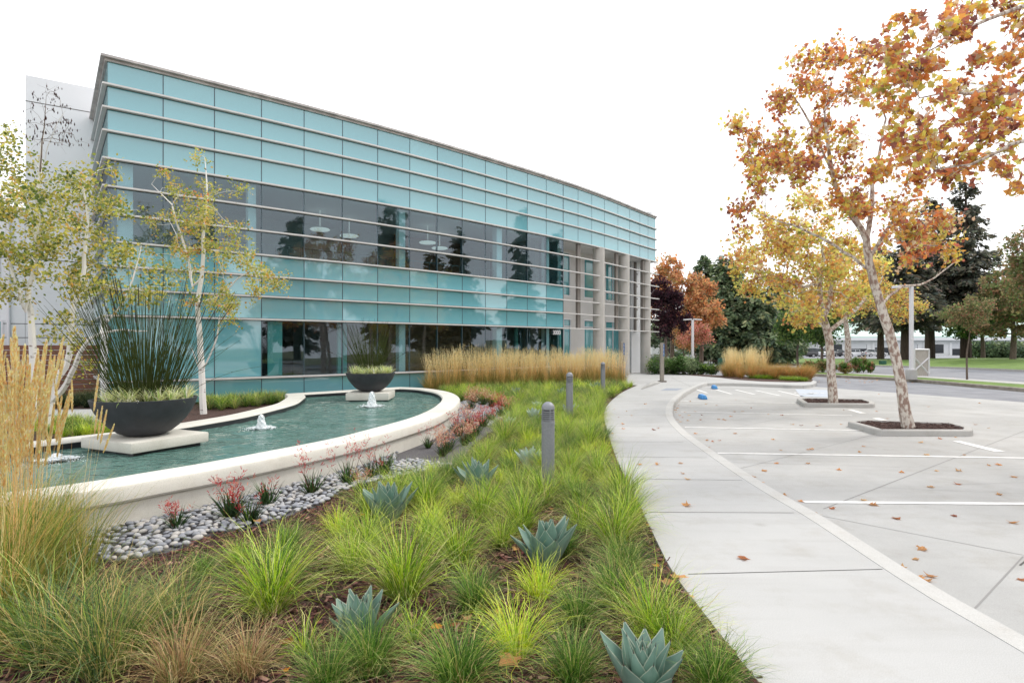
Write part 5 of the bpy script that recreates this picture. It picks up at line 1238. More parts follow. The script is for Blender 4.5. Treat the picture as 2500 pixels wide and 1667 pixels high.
# bark chips over the near bed
N = 26000; r = np.random.default_rng(4); X = r.uniform(-4.5, 3.2, N * 2); Y = 2.6 + 8 * r.uniform(0, 1, N * 2) ** 1.4
Y2 = np.concatenate([Y, r.uniform(9, 24, 4000)]); X2 = np.concatenate([X, r.uniform(-1, 5.5, 4000)])
kp = np.array([inside(x, y, bed_poly) and not inside(x, y, pebble_poly) and not inside(x, y, pool_out) for x, y in zip(X2, Y2)]); X, Y = X2[kp], Y2[kp]; n = len(X)
a = r.uniform(0, 6.28, n); L_ = r.uniform(.012, .05, n); w = r.uniform(.004, .012, n); tz = r.normal(0, .25, n)
tv = np.array([(-1, -1, 0), (1, -.8, 0), (1, .8, 0), (-1, 1, 0), (-.9, -.7, 1), (.9, -.6, 1), (.9, .6, 1), (-.9, .7, 1)], float)
tf = np.array([[4, 5, 6, 7], [0, 1, 5, 4], [1, 2, 6, 5], [2, 3, 7, 6], [3, 0, 4, 7]])
c_, s_ = np.cos(a), np.sin(a); lx = tv[None, :, 0] * L_[:, None]; ly = tv[None, :, 1] * w[:, None]; lz = tv[None, :, 2] * r.uniform(.003, .008, n)[:, None] + lx * np.tan(tz)[:, None] + r.uniform(-.028, .004, n)[:, None] + .012
V = np.stack([lx * c_[:, None] - ly * s_[:, None] + X[:, None], lx * s_[:, None] + ly * c_[:, None] + Y[:, None], lz - .015], 2)
me = npmesh('bark_chips', V.reshape(-1, 3), (tf.ravel()[None, :] + (np.arange(n) * 8)[:, None]).ravel(), np.full(5 * n, 4), palette([(92, 56, 50, 3), (70, 42, 40, 3), (120, 84, 74, 1.5), (150, 118, 104, .5), (52, 32, 32, 2)], n, r, .2).repeat(8, 0))
link('bark_chips', me, leafmat('bark_chip', .0, .9), label='reddish-brown shredded bark covering the planting bed', cat='bark mulch', kind='stuff')
# ------------------------------------------------------------------ plants in the bowls
def rush(loc, seed, n, h, label, spread=.36, droop=14, r0=.30):
    r = np.random.default_rng(seed); G = Geo(); tips = Geo()
    for k in range(n):
        a = r.uniform(0, 6.28); rr_ = r0 * math.sqrt(r.uniform(0, 1)); L_ = h * r.uniform(.45, 1.05); th = spread * (.15 + rr_ / r0) * r.uniform(.5, 1.15); bend = r.uniform(-.1, .25)
        if k < droop: th = r.uniform(.6, 1.0); bend = r.uniform(.2, .5); L_ = h * r.uniform(.5, .85)
        x, y, z = rr_ * math.cos(a), rr_ * math.sin(a), 0; p = [(x, y, z)]
        for i in range(6): x += math.sin(th) * math.cos(a) * L_ / 6; y += math.sin(th) * math.sin(a) * L_ / 6; z += math.cos(th) * L_ / 6; th += bend / 6 + r.normal(0, .035); a += r.normal(0, .05); p.append((x, y, z))
        G.tube(p, [.0040, .0040, .0038, .0036, .0032, .0028, .002], 3, cap=False)
        for i in (2, 3, 4, 5):
            if r.uniform() < .5: G.lathe([(.0066, -.006), (.0066, .006)], p[i], 4)
        if r.uniform() < .10: tips.tube([p[5], p[6]], [.008, .004], 4)
    root = empty('horsetail_rush', loc, label=label, cat='rush plant', group='dark green rushes standing in the planter bowls')
    G.add(tips.v, tips.f, 1); G.build('stems', [RUSH, RUSHTIP], root, recalc=False)
RUSH = mat('rush_green', (.035, .05, .014, 1), .9, spec=.05, col2=(.075, .09, .028, 1), scale=8); RUSHTIP = mat('rush_tip', (.03, .022, .018, 1), .8)
RUSH2 = RUSH
rush((-5.2, 8.25, .92), 3, 430, 1.78, 'thick sheaf of tall dark rushes in the nearer planter bowl', .42, 22, .36)
rush((-3.77, 15.5, .94), 4, 190, 1.5, 'thin loose rushes in the far planter bowl', .42, 12, .24)
def variegated(c, R_, zt, seed, label):
    r = np.random.default_rng(seed); parts_ = []
    for k in range(84):
        a = r.uniform(0, 6.28); d = R_ * math.sqrt(r.uniform(.25, 1)); v = blades(22, r, .02, .12, .30, .015, (.15, 1.25), (.3, 1.2), 5, [(232, 236, 176, 3), (210, 222, 146, 2), (244, 244, 208, 2), (150, 178, 96, 1)])
        V = v[0].copy(); V[:, 0] += d * math.cos(a); V[:, 1] += d * math.sin(a); V[:, 2] += .03; parts_.append((V, v[1], v[2], v[3]))
    me = npmesh('variegated_grass', *merge(parts_)); o = link('variegated_grass', me, CREAM, label=label, cat='ornamental grass', group='cream variegated grasses in the planter bowls'); o.location = (c[0], c[1], zt)
variegated((-5.21, 8.25), .56, .93, 2, 'cream and green grass skirting the rushes in the nearer bowl')
variegated((-3.77, 15.5), .54, .955, 6, 'cream and green grass skirting the rushes in the far bowl')

# ------------------------------------------------------------------ sycamores
SYC_PAL = [(236, 168, 78, 3.2), (248, 206, 84, 3), (206, 132, 92, 3), (176, 108, 92, 2.6), (216, 208, 104, 3), (236, 142, 78, 2.4), (238, 206, 170, 1.8), (136, 82, 74, .6)]
SYC_YEL = [(248, 220, 104, 3), (220, 216, 110, 2.6), (248, 192, 92, 3), (216, 152, 86, 1.8), (184, 128, 92, 1.4), (168, 176, 90, 1.6), (230, 200, 150, 1)]
def px_pts(lst, Y0, r, dy=.7, per=1, z=2.24, x0=1750, y0=0):
    """crown masses: (zoom x, zoom y, radius) -> world points spread through the depth"""
    out = []
    for x, y, rad in lst:
        px, py, pr = x0 + x / z, y0 + y / z, rad / z; R_ = pr * Y0 / F; n = max(1, int(per * (R_ / .30) ** 2 * 1.3))
        for k in range(n):
            Y = Y0 + r.normal(0, dy); d = r.normal(0, .48, 2) * R_; q = at(px, py, Y); out.append((q[0] + d[0], Y, q[2] + d[1]))
    return out
# the leaning sycamore on the nearer island
Y0 = 12.4; T = Tree(21)
def L(pts, Y_, dys=None): return [at(p[0], p[1], Y_ + (dys[i] if dys else 0)) for i, p in enumerate(pts)]
trunk = [(2218, 1040), (2205, 975), (2194, 905), (2178, 835), (2150, 745), (2122, 640), (2116, 585)]
tp = L(trunk, Y0); tp[0] = (tp[0][0], Y0, -.02)
ids = T.limb(tp, [.135, .108, .10, .098, .09, .080, .074], jit=.008)
top = ids[-1]; low = ids[int(len(ids) * .82)]
l1 = T.limb(L([(2080, 527), (2040, 455), (2027, 393), (2020, 330), (2013, 268)], Y0, [0, -.1, -.2, -.3, -.3]), [.062, .052, .042, .032, .02], top)
l2 = T.limb(L([(2129, 500), (2130, 446), (2147, 375), (2163, 290)], Y0, [.15, .3, .4, .5]), [.05, .04, .032, .02], top)
l3 = T.limb(L([(1990, 330), (1964, 277), (1937, 235)], Y0, [-.1, 0, .1]), [.025, .02, .012], l1[len(l1) // 2])
T.limb(L([(2180, 540), (2216, 575), (2235, 600), (2290, 600)], Y0, [-.3, -.6, -.8, -1.0]), [.035, .026, .02, .012], low)
T.limb(L([(2040, 600), (1960, 560), (1900, 540)], Y0, [-.4, -.8, -1.1]), [.03, .022, .012], ids[int(len(ids) * .75)])
T.limb(L([(2200, 700), (2260, 690), (2330, 640)], Y0, [.5, .9, 1.2]), [.03, .022, .012], ids[int(len(ids) * .6)])
m1 = [(520, 320, 70), (600, 290, 40), (430, 440, 60), (560, 470, 70), (600, 520, 70), (370, 560, 45), (350, 600, 40), (820, 290, 60), (790, 400, 55), (830, 450, 60), (680, 360, 35), (730, 530, 60), (560, 640, 90), (700, 700, 80), (140, 740, 50), (250, 770, 80),
      (300, 830, 90), (350, 880, 100), (150, 840, 80), (480, 850, 50), (420, 760, 70), (600, 780, 60), (740, 810, 50), (200, 940, 40), (200, 1030, 50), (930, 900, 60), (920, 960, 65), (1040, 1020, 90), (1110, 1050, 60), (700, 950, 60), (560, 920, 80), (450, 1000, 70), (760, 1080, 60), (150, 1150, 35), (650, 1120, 80),
      (880, 1120, 90), (960, 1180, 90), (1060, 1160, 90), (1180, 1180, 70), (1270, 1260, 70), (1290, 1350, 60), (1150, 1280, 100), (1000, 1280, 100), (1100, 1330, 70), (820, 1200, 70), (1010, 1370, 60)]
att = px_pts(m1, Y0, T.r, .75, 1.0)
T.grow(att, minz=2.6)
make_tree('sycamore_tree', tuple(tp[0]), 'leaning sycamore with mottled pale trunk and orange leaves on the nearer island', 'sycamore tree', T, BARK_SYC, dict(tip=.0072, twigs=5, tr=.36, twig_r=.0045), 7800, .09, SYC, .074, SYC_PAL)
# the sycamore on the farther island
Y0 = 17.7; T = Tree(33)
tp = L([(2034, 979), (2029, 906), (2026, 855), (2020, 812), (2010, 778)], Y0); tp[0] = (tp[0][0], Y0, -.02)
ids = T.limb(tp, [.145, .122, .116, .112, .108], jit=.008)
a1 = T.limb(L([(2003, 727), (2001, 690), (2012, 640), (2000, 580)], Y0, [0, 0, .2, .3]), [.075, .065, .05, .03], ids[-1])
a2 = T.limb(L([(2024, 735), (2033, 690), (2050, 640), (2060, 590)], Y0, [.2, .4, .5, .5]), [.07, .06, .04, .025], ids[-1])
T.limb(L([(2057, 783), (2090, 755), (2120, 720), (2150, 690)], Y0, [.3, .5, .8, 1]), [.065, .055, .04, .025], ids[int(len(ids) * .8)])
T.limb(L([(1960, 700), (1910, 680), (1870, 690)], Y0, [-.5, -.8, -1]), [.04, .03, .018], a1[len(a1) // 3])
T.limb(L([(1970, 760), (1920, 765)], Y0, [-.6, -.9]), [.03, .016], ids[-3])
m2 = [(270, 1180, 80), (200, 1300, 120), (330, 1260, 120), (430, 1180, 90), (460, 1300, 130), (300, 1420, 130), (190, 1450, 90), (420, 1450, 130), (560, 1400, 130), (560, 1260, 110), (680, 1300, 110), (700, 1420, 120), (820, 1500, 110), (600, 1520, 130), (480, 1560, 120), (330, 1540, 110), (900, 1560, 100),
      (200, 1560, 90), (360, 1640, 110), (520, 1660, 110), (660, 1640, 110), (250, 1480, 100), (700, 1180, 80), (560, 1120, 70)]
T.grow(px_pts(m2, Y0, T.r, 1.2, .62), minz=3.0)
make_tree('sycamore_tree', tuple(tp[0]), 'upright sycamore with yellow and orange crown on the farther island', 'sycamore tree', T, BARK_SYC, dict(tip=.0085, twigs=5, tr=.50, twig_r=.005), 10000, .11, SYC, .084, SYC_YEL)
# the sycamore whose boughs hang in from the right, trunk outside the picture
Y0 = 9.6; T = Tree(45); bx_, by_ = 12.2, 9.9
tp = [(bx_, by_, -.1), (bx_ - .05, by_, 1.2), (bx_ - .15, by_, 2.4), (bx_ - .2, by_ - .05, 3.6), (bx_ - .1, by_, 4.8), (bx_, by_, 6.4), (bx_ + .2, by_, 7.8)]
ids = T.limb(tp, [.19, .17, .16, .14, .11, .07, .03], jit=.01)
def nearz(z): return min(ids, key=lambda i: abs(T.p[i][2] - z))
T.limb(L([(2760, 30), (2560, 8), (2480, 22), (2380, 62), (2300, 108), (2262, 128)], Y0, [.2, .1, 0, 0, 0, 0]), [.06, .045, .034, .026, .016, .009], nearz(5.2))
T.limb(L([(2760, 290), (2600, 225), (2500, 228), (2400, 226), (2300, 228), (2245, 240)], Y0, [.2, .1, -.1, -.2, -.2, -.2]), [.055, .045, .036, .028, .018, .009], nearz(4.4))
T.limb(L([(2760, 440), (2600, 350), (2500, 345), (2440, 370), (2370, 402), (2290, 412), (2250, 450)], Y0, [.2, 0, -.3, -.4, -.5, -.5, -.5]), [.05, .04, .03, .024, .018, .012, .008], nearz(3.8))
T.limb(L([(2600, 120), (2520, 200), (2470, 260), (2400, 330)], Y0, [.4, .4, .5, .5]), [.035, .026, .018, .01], nearz(4.6))
T.limb([(11.8, 8.6, 4.6), (11.2, 7.0, 5.4), (10.6, 5.6, 6.0)], [.06, .04, .02], nearz(4.0)); T.limb([(13.2, 11.2, 5.0), (14.4, 12.6, 6)], [.06, .03], nearz(4.2)); T.limb([(13.4, 9, 5.2), (14.9, 8.2, 6)], [.06, .03], nearz(4.6))
m3 = [(1340, 60, 80), (1300, 30, 50), (1420, 90, 60), (1310, 180, 50), (1340, 130, 50), (1600, 20, 50), (1650, 110, 60), (1620, 200, 60), (1030, 150, 35), (1190, 170, 40), (1020, 240, 50), (1040, 300, 80), (1120, 310, 70), (1160, 340, 60), (1090, 400, 90), (1040, 470, 80), (1000, 560, 60), (1060, 590, 60), (940, 330, 45), (950, 290, 35),
      (1200, 520, 45), (1260, 500, 60), (1330, 460, 70), (1400, 370, 60), (1420, 540, 80), (1500, 440, 60), (1560, 340, 60), (1620, 300, 60), (1640, 420, 70), (1350, 600, 70), (1430, 640, 60), (1520, 560, 60), (1620, 560, 60), (1330, 700, 60), (1420, 740, 60), (1500, 700, 40), (1600, 730, 45), (1650, 660, 60),
      (1240, 800, 70), (1300, 860, 60), (1200, 760, 45), (1360, 870, 50), (1180, 910, 50), (1260, 950, 40), (1420, 840, 40), (1330, 970, 45), (1150, 740, 40), (1000, 740, 50), (970, 800, 50), (1060, 770, 45), (1570, 920, 40), (1630, 1010, 35), (1600, 840, 30), (1010, 870, 40), (1080, 850, 35), (960, 560, 50), (880, 530, 45)]
att = px_pts(m3, Y0 - .1, T.r, .55, 1.15)
att += [tuple(p) for p in ell((12.4, 9.6, 7.0), (2.6, 2.8, 2.0), 60, T.r)]
T.grow(att, minz=3.2, up=.1)
make_tree('sycamore_tree', (bx_, by_, LOTZ), 'sycamore boughs of rust and yellow leaves hanging in at the top right corner', 'sycamore tree', T, BARK_SYC, dict(tip=.006, twigs=5, tr=.32, twig_r=.004), 6800, .06, SYC, .088, SYC_PAL)

# ------------------------------------------------------------------ birches
BIR = [(170, 172, 72, 3), (192, 186, 78, 3), (134, 146, 62, 2.2), (216, 196, 86, 2), (104, 124, 54, 1.8), (232, 182, 84, .6)]
BIR2 = [(176, 182, 76, 3), (200, 194, 90, 3), (148, 158, 70, 2), (232, 180, 90, 1.2), (232, 150, 80, .35), (214, 200, 116, 1.6)]
def catkins(p, r, n): pass
Y0 = 11.6; T = Tree(51)
base = at(112, 1052, Y0); base = (base[0], Y0, -.03)
k1 = T.limb([base] + L([(120, 985), (128, 935), (160, 895), (172, 830), (176, 760), (200, 690), (205, 620), (215, 540), (205, 470)], Y0), [.11, .095, .085, .06, .055, .05, .042, .035, .025, .014], jit=.008)
k2 = T.limb(L([(150, 955), (182, 895), (205, 845), (245, 815), (300, 805), (360, 808)], Y0, [0, -.2, -.3, -.4, -.5, -.5]), [.055, .045, .038, .03, .02, .01], k1[2])
T.limb(L([(250, 800), (300, 740), (330, 660), (345, 600)], Y0, [-.1, -.1, 0, 0]), [.02, .018, .014, .008], k2[int(len(k2) * .6)])
k3 = T.limb(L([(85, 960), (82, 880), (78, 810), (75, 760), (70, 700), (90, 600), (92, 500), (98, 420), (100, 380), (107, 320), (112, 262)], Y0, [.2] * 11), [.075, .07, .062, .055, .045, .04, .034, .028, .022, .012, .005], k1[1])
T.limb(L([(62, 760), (45, 700), (30, 670), (10, 600), (-20, 520)], Y0), [.035, .03, .025, .02, .01], k3[int(len(k3) * .42)])
T.limb(L([(140, 300), (150, 340)][:1] + [(160, 270)], Y0), [.008, .004], k3[-6])
att = []
for x, y, rad in [(30, 440, 60), (20, 520, 70), (60, 470, 50), (40, 600, 70), (90, 560, 60), (130, 500, 60), (110, 620, 60), (150, 560, 60), (180, 480, 60), (210, 440, 50), (200, 540, 60), (230, 500, 50), (240, 570, 60), (180, 610, 60), (150, 660, 60), (200, 650, 50), (250, 630, 50), (270, 480, 50), (290, 520, 40), (260, 420, 30), (40, 660, 50), (10, 700, 50), (90, 690, 40), (170, 700, 45), (215, 720, 45), (150, 750, 30), (250, 690, 45), (240, 760, 35), (180, 780, 25), (290, 590, 40), (320, 640, 35), (300, 690, 35), (340, 700, 35), (370, 650, 30), (400, 690, 30), (360, 740, 25), (-60, 500, 80), (-80, 620, 80), (-60, 400, 60), (10, 380, 50), (50, 400, 40), (140, 430, 40), (-20, 330, 40), (15, 350, 30), (190, 870, 20), (130, 810, 15)]:
    R_ = rad * Y0 / F
    for k in range(max(1, int((R_ / .22) ** 2 * .75))):
        q = at(x, y, Y0 + T.r.normal(0, .6)); att.append((q[0] + T.r.normal(0, R_ * .5), q[1], q[2] + T.r.normal(0, R_ * .5)))
T.grow(att, up=.15, minz=2.0)
make_tree('birch_tree', base, 'multi-stemmed white birch at the left, green and yellow leaves, arching over the plumes', 'birch tree', T, BARK_BIRCH, dict(tip=.0042, twigs=8, tr=.42, droop=.25, twig_r=.0022), 11500, .07, OVAL, .066, BIR)
# its bare crown with hanging catkins
def bare_top(center, rad, n, seed, up_from, Y_, label_parent):
    pass
T = Tree(57); t0 = at(98, 420, Y0); T.limb([t0] + L([(103, 340), (110, 280), (113, 235)], Y0), [.016, .011, .007, .003])
T.grow([tuple(at(*q, Y0 + T.r.normal(0, .35))) for q in [(75, 265), (90, 240), (130, 225), (150, 260), (165, 300), (180, 330), (140, 300), (85, 310), (125, 330), (155, 345), (172, 350), (70, 300), (110, 225), (145, 240), (185, 345), (160, 320), (80, 340), (100, 300), (130, 270), (95, 350), (150, 300), (140, 350)]], up=.3)
G = T.wood(tip=.0028, twigs=4, tr=.26, twig_r=.0018)
tw = G.build('bare_twigs', BARK_MID, recalc=False); bt = [o for o in C.objects if o.name.startswith('birch_tree')][0]
bx0 = np.array(base); tw.data.transform(Matrix.Translation([-v for v in base])); tw.parent = bt
p, _ = T.leaf_points(150, .02); rot = np.tile(np.eye(3), (len(p), 1, 1)); rot = np.stack([np.stack([np.cos(a_) * np.array([1, 0, 0]) + np.sin(a_) * np.array([0, 1, 0]), np.array([0, 0, 1.0]) , np.cross(np.cos(a_) * np.array([1, 0, 0]) + np.sin(a_) * np.array([0, 1, 0]), [0, 0, 1])], 1) for a_ in T.r.uniform(0, 6.28, len(p))])
me = scatter_mesh('leaves', [(0, -.5, 0), (.14, -.1, .1), (0, .5, 0), (-.14, -.1, .1), (0, -.1, -.16)], [(0, 1, 3), (1, 2, 3), (0, 4, 1), (1, 4, 2), (0, 3, 4), (3, 2, 4)], p - bx0, rot, T.r.uniform(.05, .085, len(p)), palette([(70, 44, 44, 2), (96, 60, 50, 1)], len(p), T.r)); link('leaves', me, LEAF, bt)  # dark catkins of the bare twigs, stored under the part name leaves
# second birch
Y0 = 14.9; T = Tree(61); base = at(497, 1007, Y0); base = (base[0], Y0, -.03)
k1 = T.limb([base] + L([(494, 940), (489, 860), (486, 800), (482, 740), (492, 680), (497, 610), (497, 560), (505, 480), (503, 420), (500, 385)], Y0), [.085, .078, .072, .066, .055, .05, .045, .038, .025, .014, .006], jit=.006)
T.limb(L([(470, 700), (462, 640), (450, 600), (430, 540), (420, 500), (390, 470), (370, 450)], Y0, [0, 0, -.1, -.2, -.3, -.3, -.3]), [.035, .03, .026, .022, .016, .01, .006], k1[int(len(k1) * .5)])
T.limb(L([(520, 850), (533, 800), (536, 770)], Y0, [-.1, -.2, -.2]), [.022, .018, .01], k1[int(len(k1) * .17)])
T.limb(L([(540, 720), (580, 680), (620, 660), (670, 670)], Y0, [-.1, -.2, -.3, -.3]), [.022, .016, .011, .006], k1[int(len(k1) * .42)])
T.limb(L([(475, 870), (468, 850)], Y0, [-.1, -.2]), [.015, .008], k1[int(len(k1) * .17)])
att = []
for x, y, rad in [(500, 400, 25), (510, 440, 30), (480, 500, 40), (440, 480, 35), (400, 470, 30), (380, 440, 22), (470, 560, 50), (510, 530, 45), (540, 560, 40), (550, 510, 30), (430, 560, 40), (520, 600, 45), (560, 620, 40), (480, 620, 40), (590, 650, 40), (620, 680, 40), (640, 640, 30), (660, 700, 30), (570, 700, 40), (530, 680, 45), (540, 740, 35), (580, 740, 30), (630, 720, 25), (440, 620, 35), (510, 760, 30), (560, 770, 20), (600, 620, 30), (430, 680, 30), (675, 660, 25), (690, 695, 15), (460, 740, 25), (540, 450, 25), (400, 540, 30), (390, 620, 30)]:
    R_ = rad * Y0 / F
    for k in range(max(1, int((R_ / .22) ** 2 * .8))):
        q = at(x, y, Y0 + T.r.normal(0, .5)); att.append((q[0] + T.r.normal(0, R_ * .5), q[1], q[2] + T.r.normal(0, R_ * .5)))
T.grow(att, up=.2, minz=2.4)
make_tree('birch_tree', base, 'single-stemmed white birch between the big bowl and the glass, leaves turning orange', 'birch tree', T, BARK_BIRCH, dict(tip=.0045, twigs=7, tr=.42, droop=.15, twig_r=.0025), 6200, .06, OVAL, .064, BIR2)

# ------------------------------------------------------------------ background trees and shrubs
DARKG = [(128, 142, 106, 3), (104, 122, 90, 3), (150, 162, 122, 1.5), (84, 102, 82, 2)]
REDW = [(120, 120, 104, 3), (96, 102, 90, 3), (142, 130, 112, 1.5), (76, 82, 78, 2)]
MIDG = [(92, 126, 58, 3), (74, 106, 52, 3), (126, 148, 70, 1.6), (60, 86, 46, 2)]
RUST = [(222, 164, 112, 3), (184, 126, 88, 2), (224, 172, 112, 2), (166, 144, 88, 2), (230, 150, 90, 1.5)]
PLUM = [(74, 40, 52, 3), (56, 30, 44, 3), (98, 54, 60, 1.5), (40, 24, 36, 2)]
CORAL = [(232, 156, 142, 3), (216, 124, 114, 2), (232, 166, 130, 2), (170, 150, 96, 1.6)]
BRONZE = [(146, 132, 92, 3), (124, 134, 82, 3), (172, 124, 98, 1.6), (110, 130, 76, 2.4), (180, 150, 108, 1)]
BGN = 0
def bg_tree(name, base, label, cat, lobes, bark, pal, size, nleaf, trunk_r, seed, nat=70, tmpl=DIA, group=None, tr=.7, lm_=None, hz=.25, spread=.16):
    """lobes: (dx, dy, z, rx, ry, rz) relative to the foot"""
    T = Tree(seed); b = np.array(base, float); top = max(l[2] for l in lobes)
    T.limb([b, b + (T.r.normal(0, .06), T.r.normal(0, .06), top * .35), b + (T.r.normal(0, .2), T.r.normal(0, .2), top * .7), b + (lobes[0][0] * .5, lobes[0][1] * .5, top)], [trunk_r, trunk_r * .75, trunk_r * .45, trunk_r * .15], step=.6)
    vol = np.array([l[3] * l[4] * l[5] for l in lobes]) ** .7; w = vol / vol.sum(); A = []
    for l, k in zip(lobes, w): A += [tuple(p) for p in ell(b + np.array(l[:3]), l[3:6], max(2, int(nat * k)), T.r, .4)]
    T.grow(A, minz=b[2] + top * hz, up=.1)
    return make_tree(name, tuple(base), label, cat, T, bark, dict(tip=trunk_r * .07, twigs=5, tr=tr, twig_r=trunk_r * .035, sides=6), nleaf, spread, tmpl, size, pal, lm_, group)
def conifer(base, h, rad, label, seed, pal, trunk_r=.35, lo=.12, nspray=9000, group=None, size=.55, broad=1.0, clear=None):
    """straight trunk with tiers of drooping boughs"""
    r = np.random.default_rng(seed); root = empty('conifer_tree', base, label=label, cat='conifer', group=group)
    G = Geo(); G.tube([(0, 0, -.2), (0, 0, h * .5), (0, 0, h)], [trunk_r, trunk_r * .6, .03], 8); boughs = []
    z = h * lo
    while z < h * .985:
        t = (z / h - lo) / (1 - lo); R_ = rad * ((1 - t) ** .72) * (.85 if t > .12 else .6 + t * 2) * broad; nb = 5 if t > .5 else 7
        for k in range(nb):
            a = r.uniform(0, 6.28); Lb = R_ * r.uniform(.5, 1.3) + .12; dz = Lb * r.uniform(-.22, .12) + (.25 * Lb if t > .8 else 0)
            p0 = np.array([0, 0, z]); p1 = np.array([math.cos(a) * Lb * .55, math.sin(a) * Lb * .55, z + .10 * Lb]); p2 = np.array([math.cos(a) * Lb, math.sin(a) * Lb, z + dz]); boughs.append((p0, p1, p2, Lb)); G.tube([p0, p1, p2], [.03 + Lb * .012, .02, .008], 4)
        z += h * r.uniform(.014, .030)
    G.build('trunk', BARK_DARK, root, smooth=True, recalc=False)
    w = np.array([b[3] for b in boughs]); w = w / w.sum(); i = r.choice(len(boughs), nspray, p=w); t = r.uniform(.12, 1.0, nspray) ** .75; B = np.array([(b[0], b[1], b[2]) for b in boughs]); Lb = np.array([b[3] for b in boughs])[i]
    tt = t[:, None]; P = (1 - tt) ** 2 * B[i, 0] + 2 * tt * (1 - tt) * B[i, 1] + tt ** 2 * B[i, 2]
    dr = B[i, 2] - B[i, 0]; dr /= np.linalg.norm(dr, axis=1)[:, None]; side = np.cross(dr, [0, 0, 1.0]); sg = r.choice([-1, 1], nspray)[:, None]
    P = P + side * sg * r.uniform(0, .22, (nspray, 1)) * Lb[:, None] * (1.1 - tt); P[:, 2] += r.normal(0, .10, nspray) * (1 + size)
    d = dr * r.uniform(.2, 1, (nspray, 1)) + side * sg * r.uniform(.1, .9, (nspray, 1)) + np.array([0, 0, 1]) * r.uniform(-.55, .2, (nspray, 1)); d /= np.linalg.norm(d, axis=1)[:, None]
    up = np.array([0, 0, 1.0]) + r.normal(0, .45, (nspray, 3)); s2 = np.cross(d, up); s2 /= np.linalg.norm(s2, axis=1)[:, None]; rot = np.stack([s2, d, np.cross(s2, d)], 2)
    me = scatter_mesh('crown', SPRAY[0], SPRAY[1], P, rot, r.uniform(size * .5, size * 1.1, nspray), palette(pal, nspray, r, .22)); link('crown', me, NEEDLE, root)
    return root
def foot(px, Y): return ((px - 1250) / F * Y, Y, gz(Y) - .1)
def hgt(py, Y): return H + (HZ - py) * Y / F - gz(Y)
# redwoods at the right
Yr = 70
conifer(foot(2358, Yr), hgt(432, Yr), 5.0, 'tallest dark redwood at the right, apex clear against the sky', 71, REDW, .62, .24, 13000, 'redwoods across the street', .62)
conifer(foot(2270, Yr + 2), hgt(480, Yr + 2), 4.6, 'redwood left of the tallest one, half behind the sycamore', 72, REDW, .60, .24, 11000, 'redwoods across the street', .62)
conifer(foot(2212, Yr - 6), hgt(560, Yr - 6), 4.0, 'redwood directly behind the leaning sycamore trunk', 73, REDW, .60, .28, 9000, 'redwoods across the street', .62)
conifer(foot(2150, Yr + 14), hgt(600, Yr + 14), 4.6, 'redwood farthest left of the group, behind the sycamore crowns', 74, REDW, .5, .26, 8000, 'redwoods across the street', .62)
# conifers in the middle
conifer(foot(1772, 60), hgt(628, 60), 4.6, 'tall dark conifer rising left of the yellow sycamore', 75, DARKG, .4, .10, 16000, 'dark conifers behind the north bed', .62, 1.1)
conifer(foot(1722, 74), hgt(622, 74), 4.0, 'slimmer grey conifer behind the tall one', 76, DARKG, .4, .12, 10000, 'dark conifers behind the north bed', .7)
conifer(foot(1840, 58), hgt(700, 58), 4.4, 'broad lower conifer right of the tall one', 77, DARKG, .4, .10, 15000, 'dark conifers behind the north bed', .6, 1.2)
conifer(foot(1898, 64), hgt(682, 64), 4.0, 'dark conifer behind the pale lamp post', 78, DARKG, .4, .14, 9000, 'dark conifers behind the north bed', .7)
bg_tree('sycamore_tree', foot(1640, 52), 'rust-orange sycamore rising behind the building corner', 'sycamore tree', [(0, 0, 6.8, 2.2, 2, 2.0), (-.9, 0, 5.6, 1.6, 2, 1.7), (1.4, 0, 5.2, 1.5, 2, 1.5), (0, 0, 8.4, 1.2, 1.2, 1.3)], BARK_MID, RUST, .30, 6500, .22, 81, 90)
bg_tree('sycamore_tree', foot(1712, 50), 'rust-orange sycamore left of the tall dark conifer', 'sycamore tree', [(0, 0, 4.9, 1.7, 1.6, 1.7), (.9, 0, 3.9, 1.2, 1.5, 1.1), (-1.0, 0, 4.3, 1.2, 1.5, 1.2), (.2, 0, 6.6, .9, .9, .9)], BARK_MID, RUST, .27, 5200, .2, 82, 80)
bg_tree('plum_tree', foot(1628, 42), 'dark purple plum tree beside the last entrance column', 'plum tree', [(0, 0, 4.6, 1.15, 1.2, 1.6), (-.5, 0, 5.6, .9, 1, 1.0), (.7, 0, 3.6, .85, 1, .9), (-.4, 0, 3.2, .9, 1, .8)], BARK_MID, PLUM, .17, 9000, .14, 83, 80, tr=.45, spread=.12)
bg_tree('maple_tree', foot(1700, 48), 'small coral-red maple behind the left lamp post', 'maple tree', [(0, 0, 2.9, 1.0, 1, .8), (-.5, 0, 2.4, .8, .9, .6), (.6, 0, 2.5, .7, .8, .6)], BARK_MID, CORAL, .15, 3200, .08, 84, 50, tr=.4)
bg_tree('maple_tree', foot(1668, 50), 'small olive and orange tree left of the coral maple', 'maple tree', [(0, 0, 2.7, .9, 1, .9), (.3, 0, 2.0, .7, .9, .5)], BARK_MID, RUST, .15, 2400, .07, 85, 40, tr=.4)
bg_tree('street_tree', foot(1949, 47), 'small green street tree with thin trunk right of the pale lamp post', 'tree', [(0, 0, 3.6, 1.7, 1.5, 1.5), (-1.0, 0, 2.9, 1.0, 1.1, .9), (1.0, 0, 3.2, 1.1, 1.1, 1.0)], BARK_MID, MIDG, .2, 5200, .10, 86, 70)
bg_tree('street_tree', foot(2006, 44), 'small green street tree left of the far sycamore trunk', 'tree', [(0, 0, 3.0, 1.2, 1.2, 1.4), (.6, 0, 3.9, 1.2, 1.1, 1.1)], BARK_MID, MIDG, .19, 4200, .12, 87, 60)
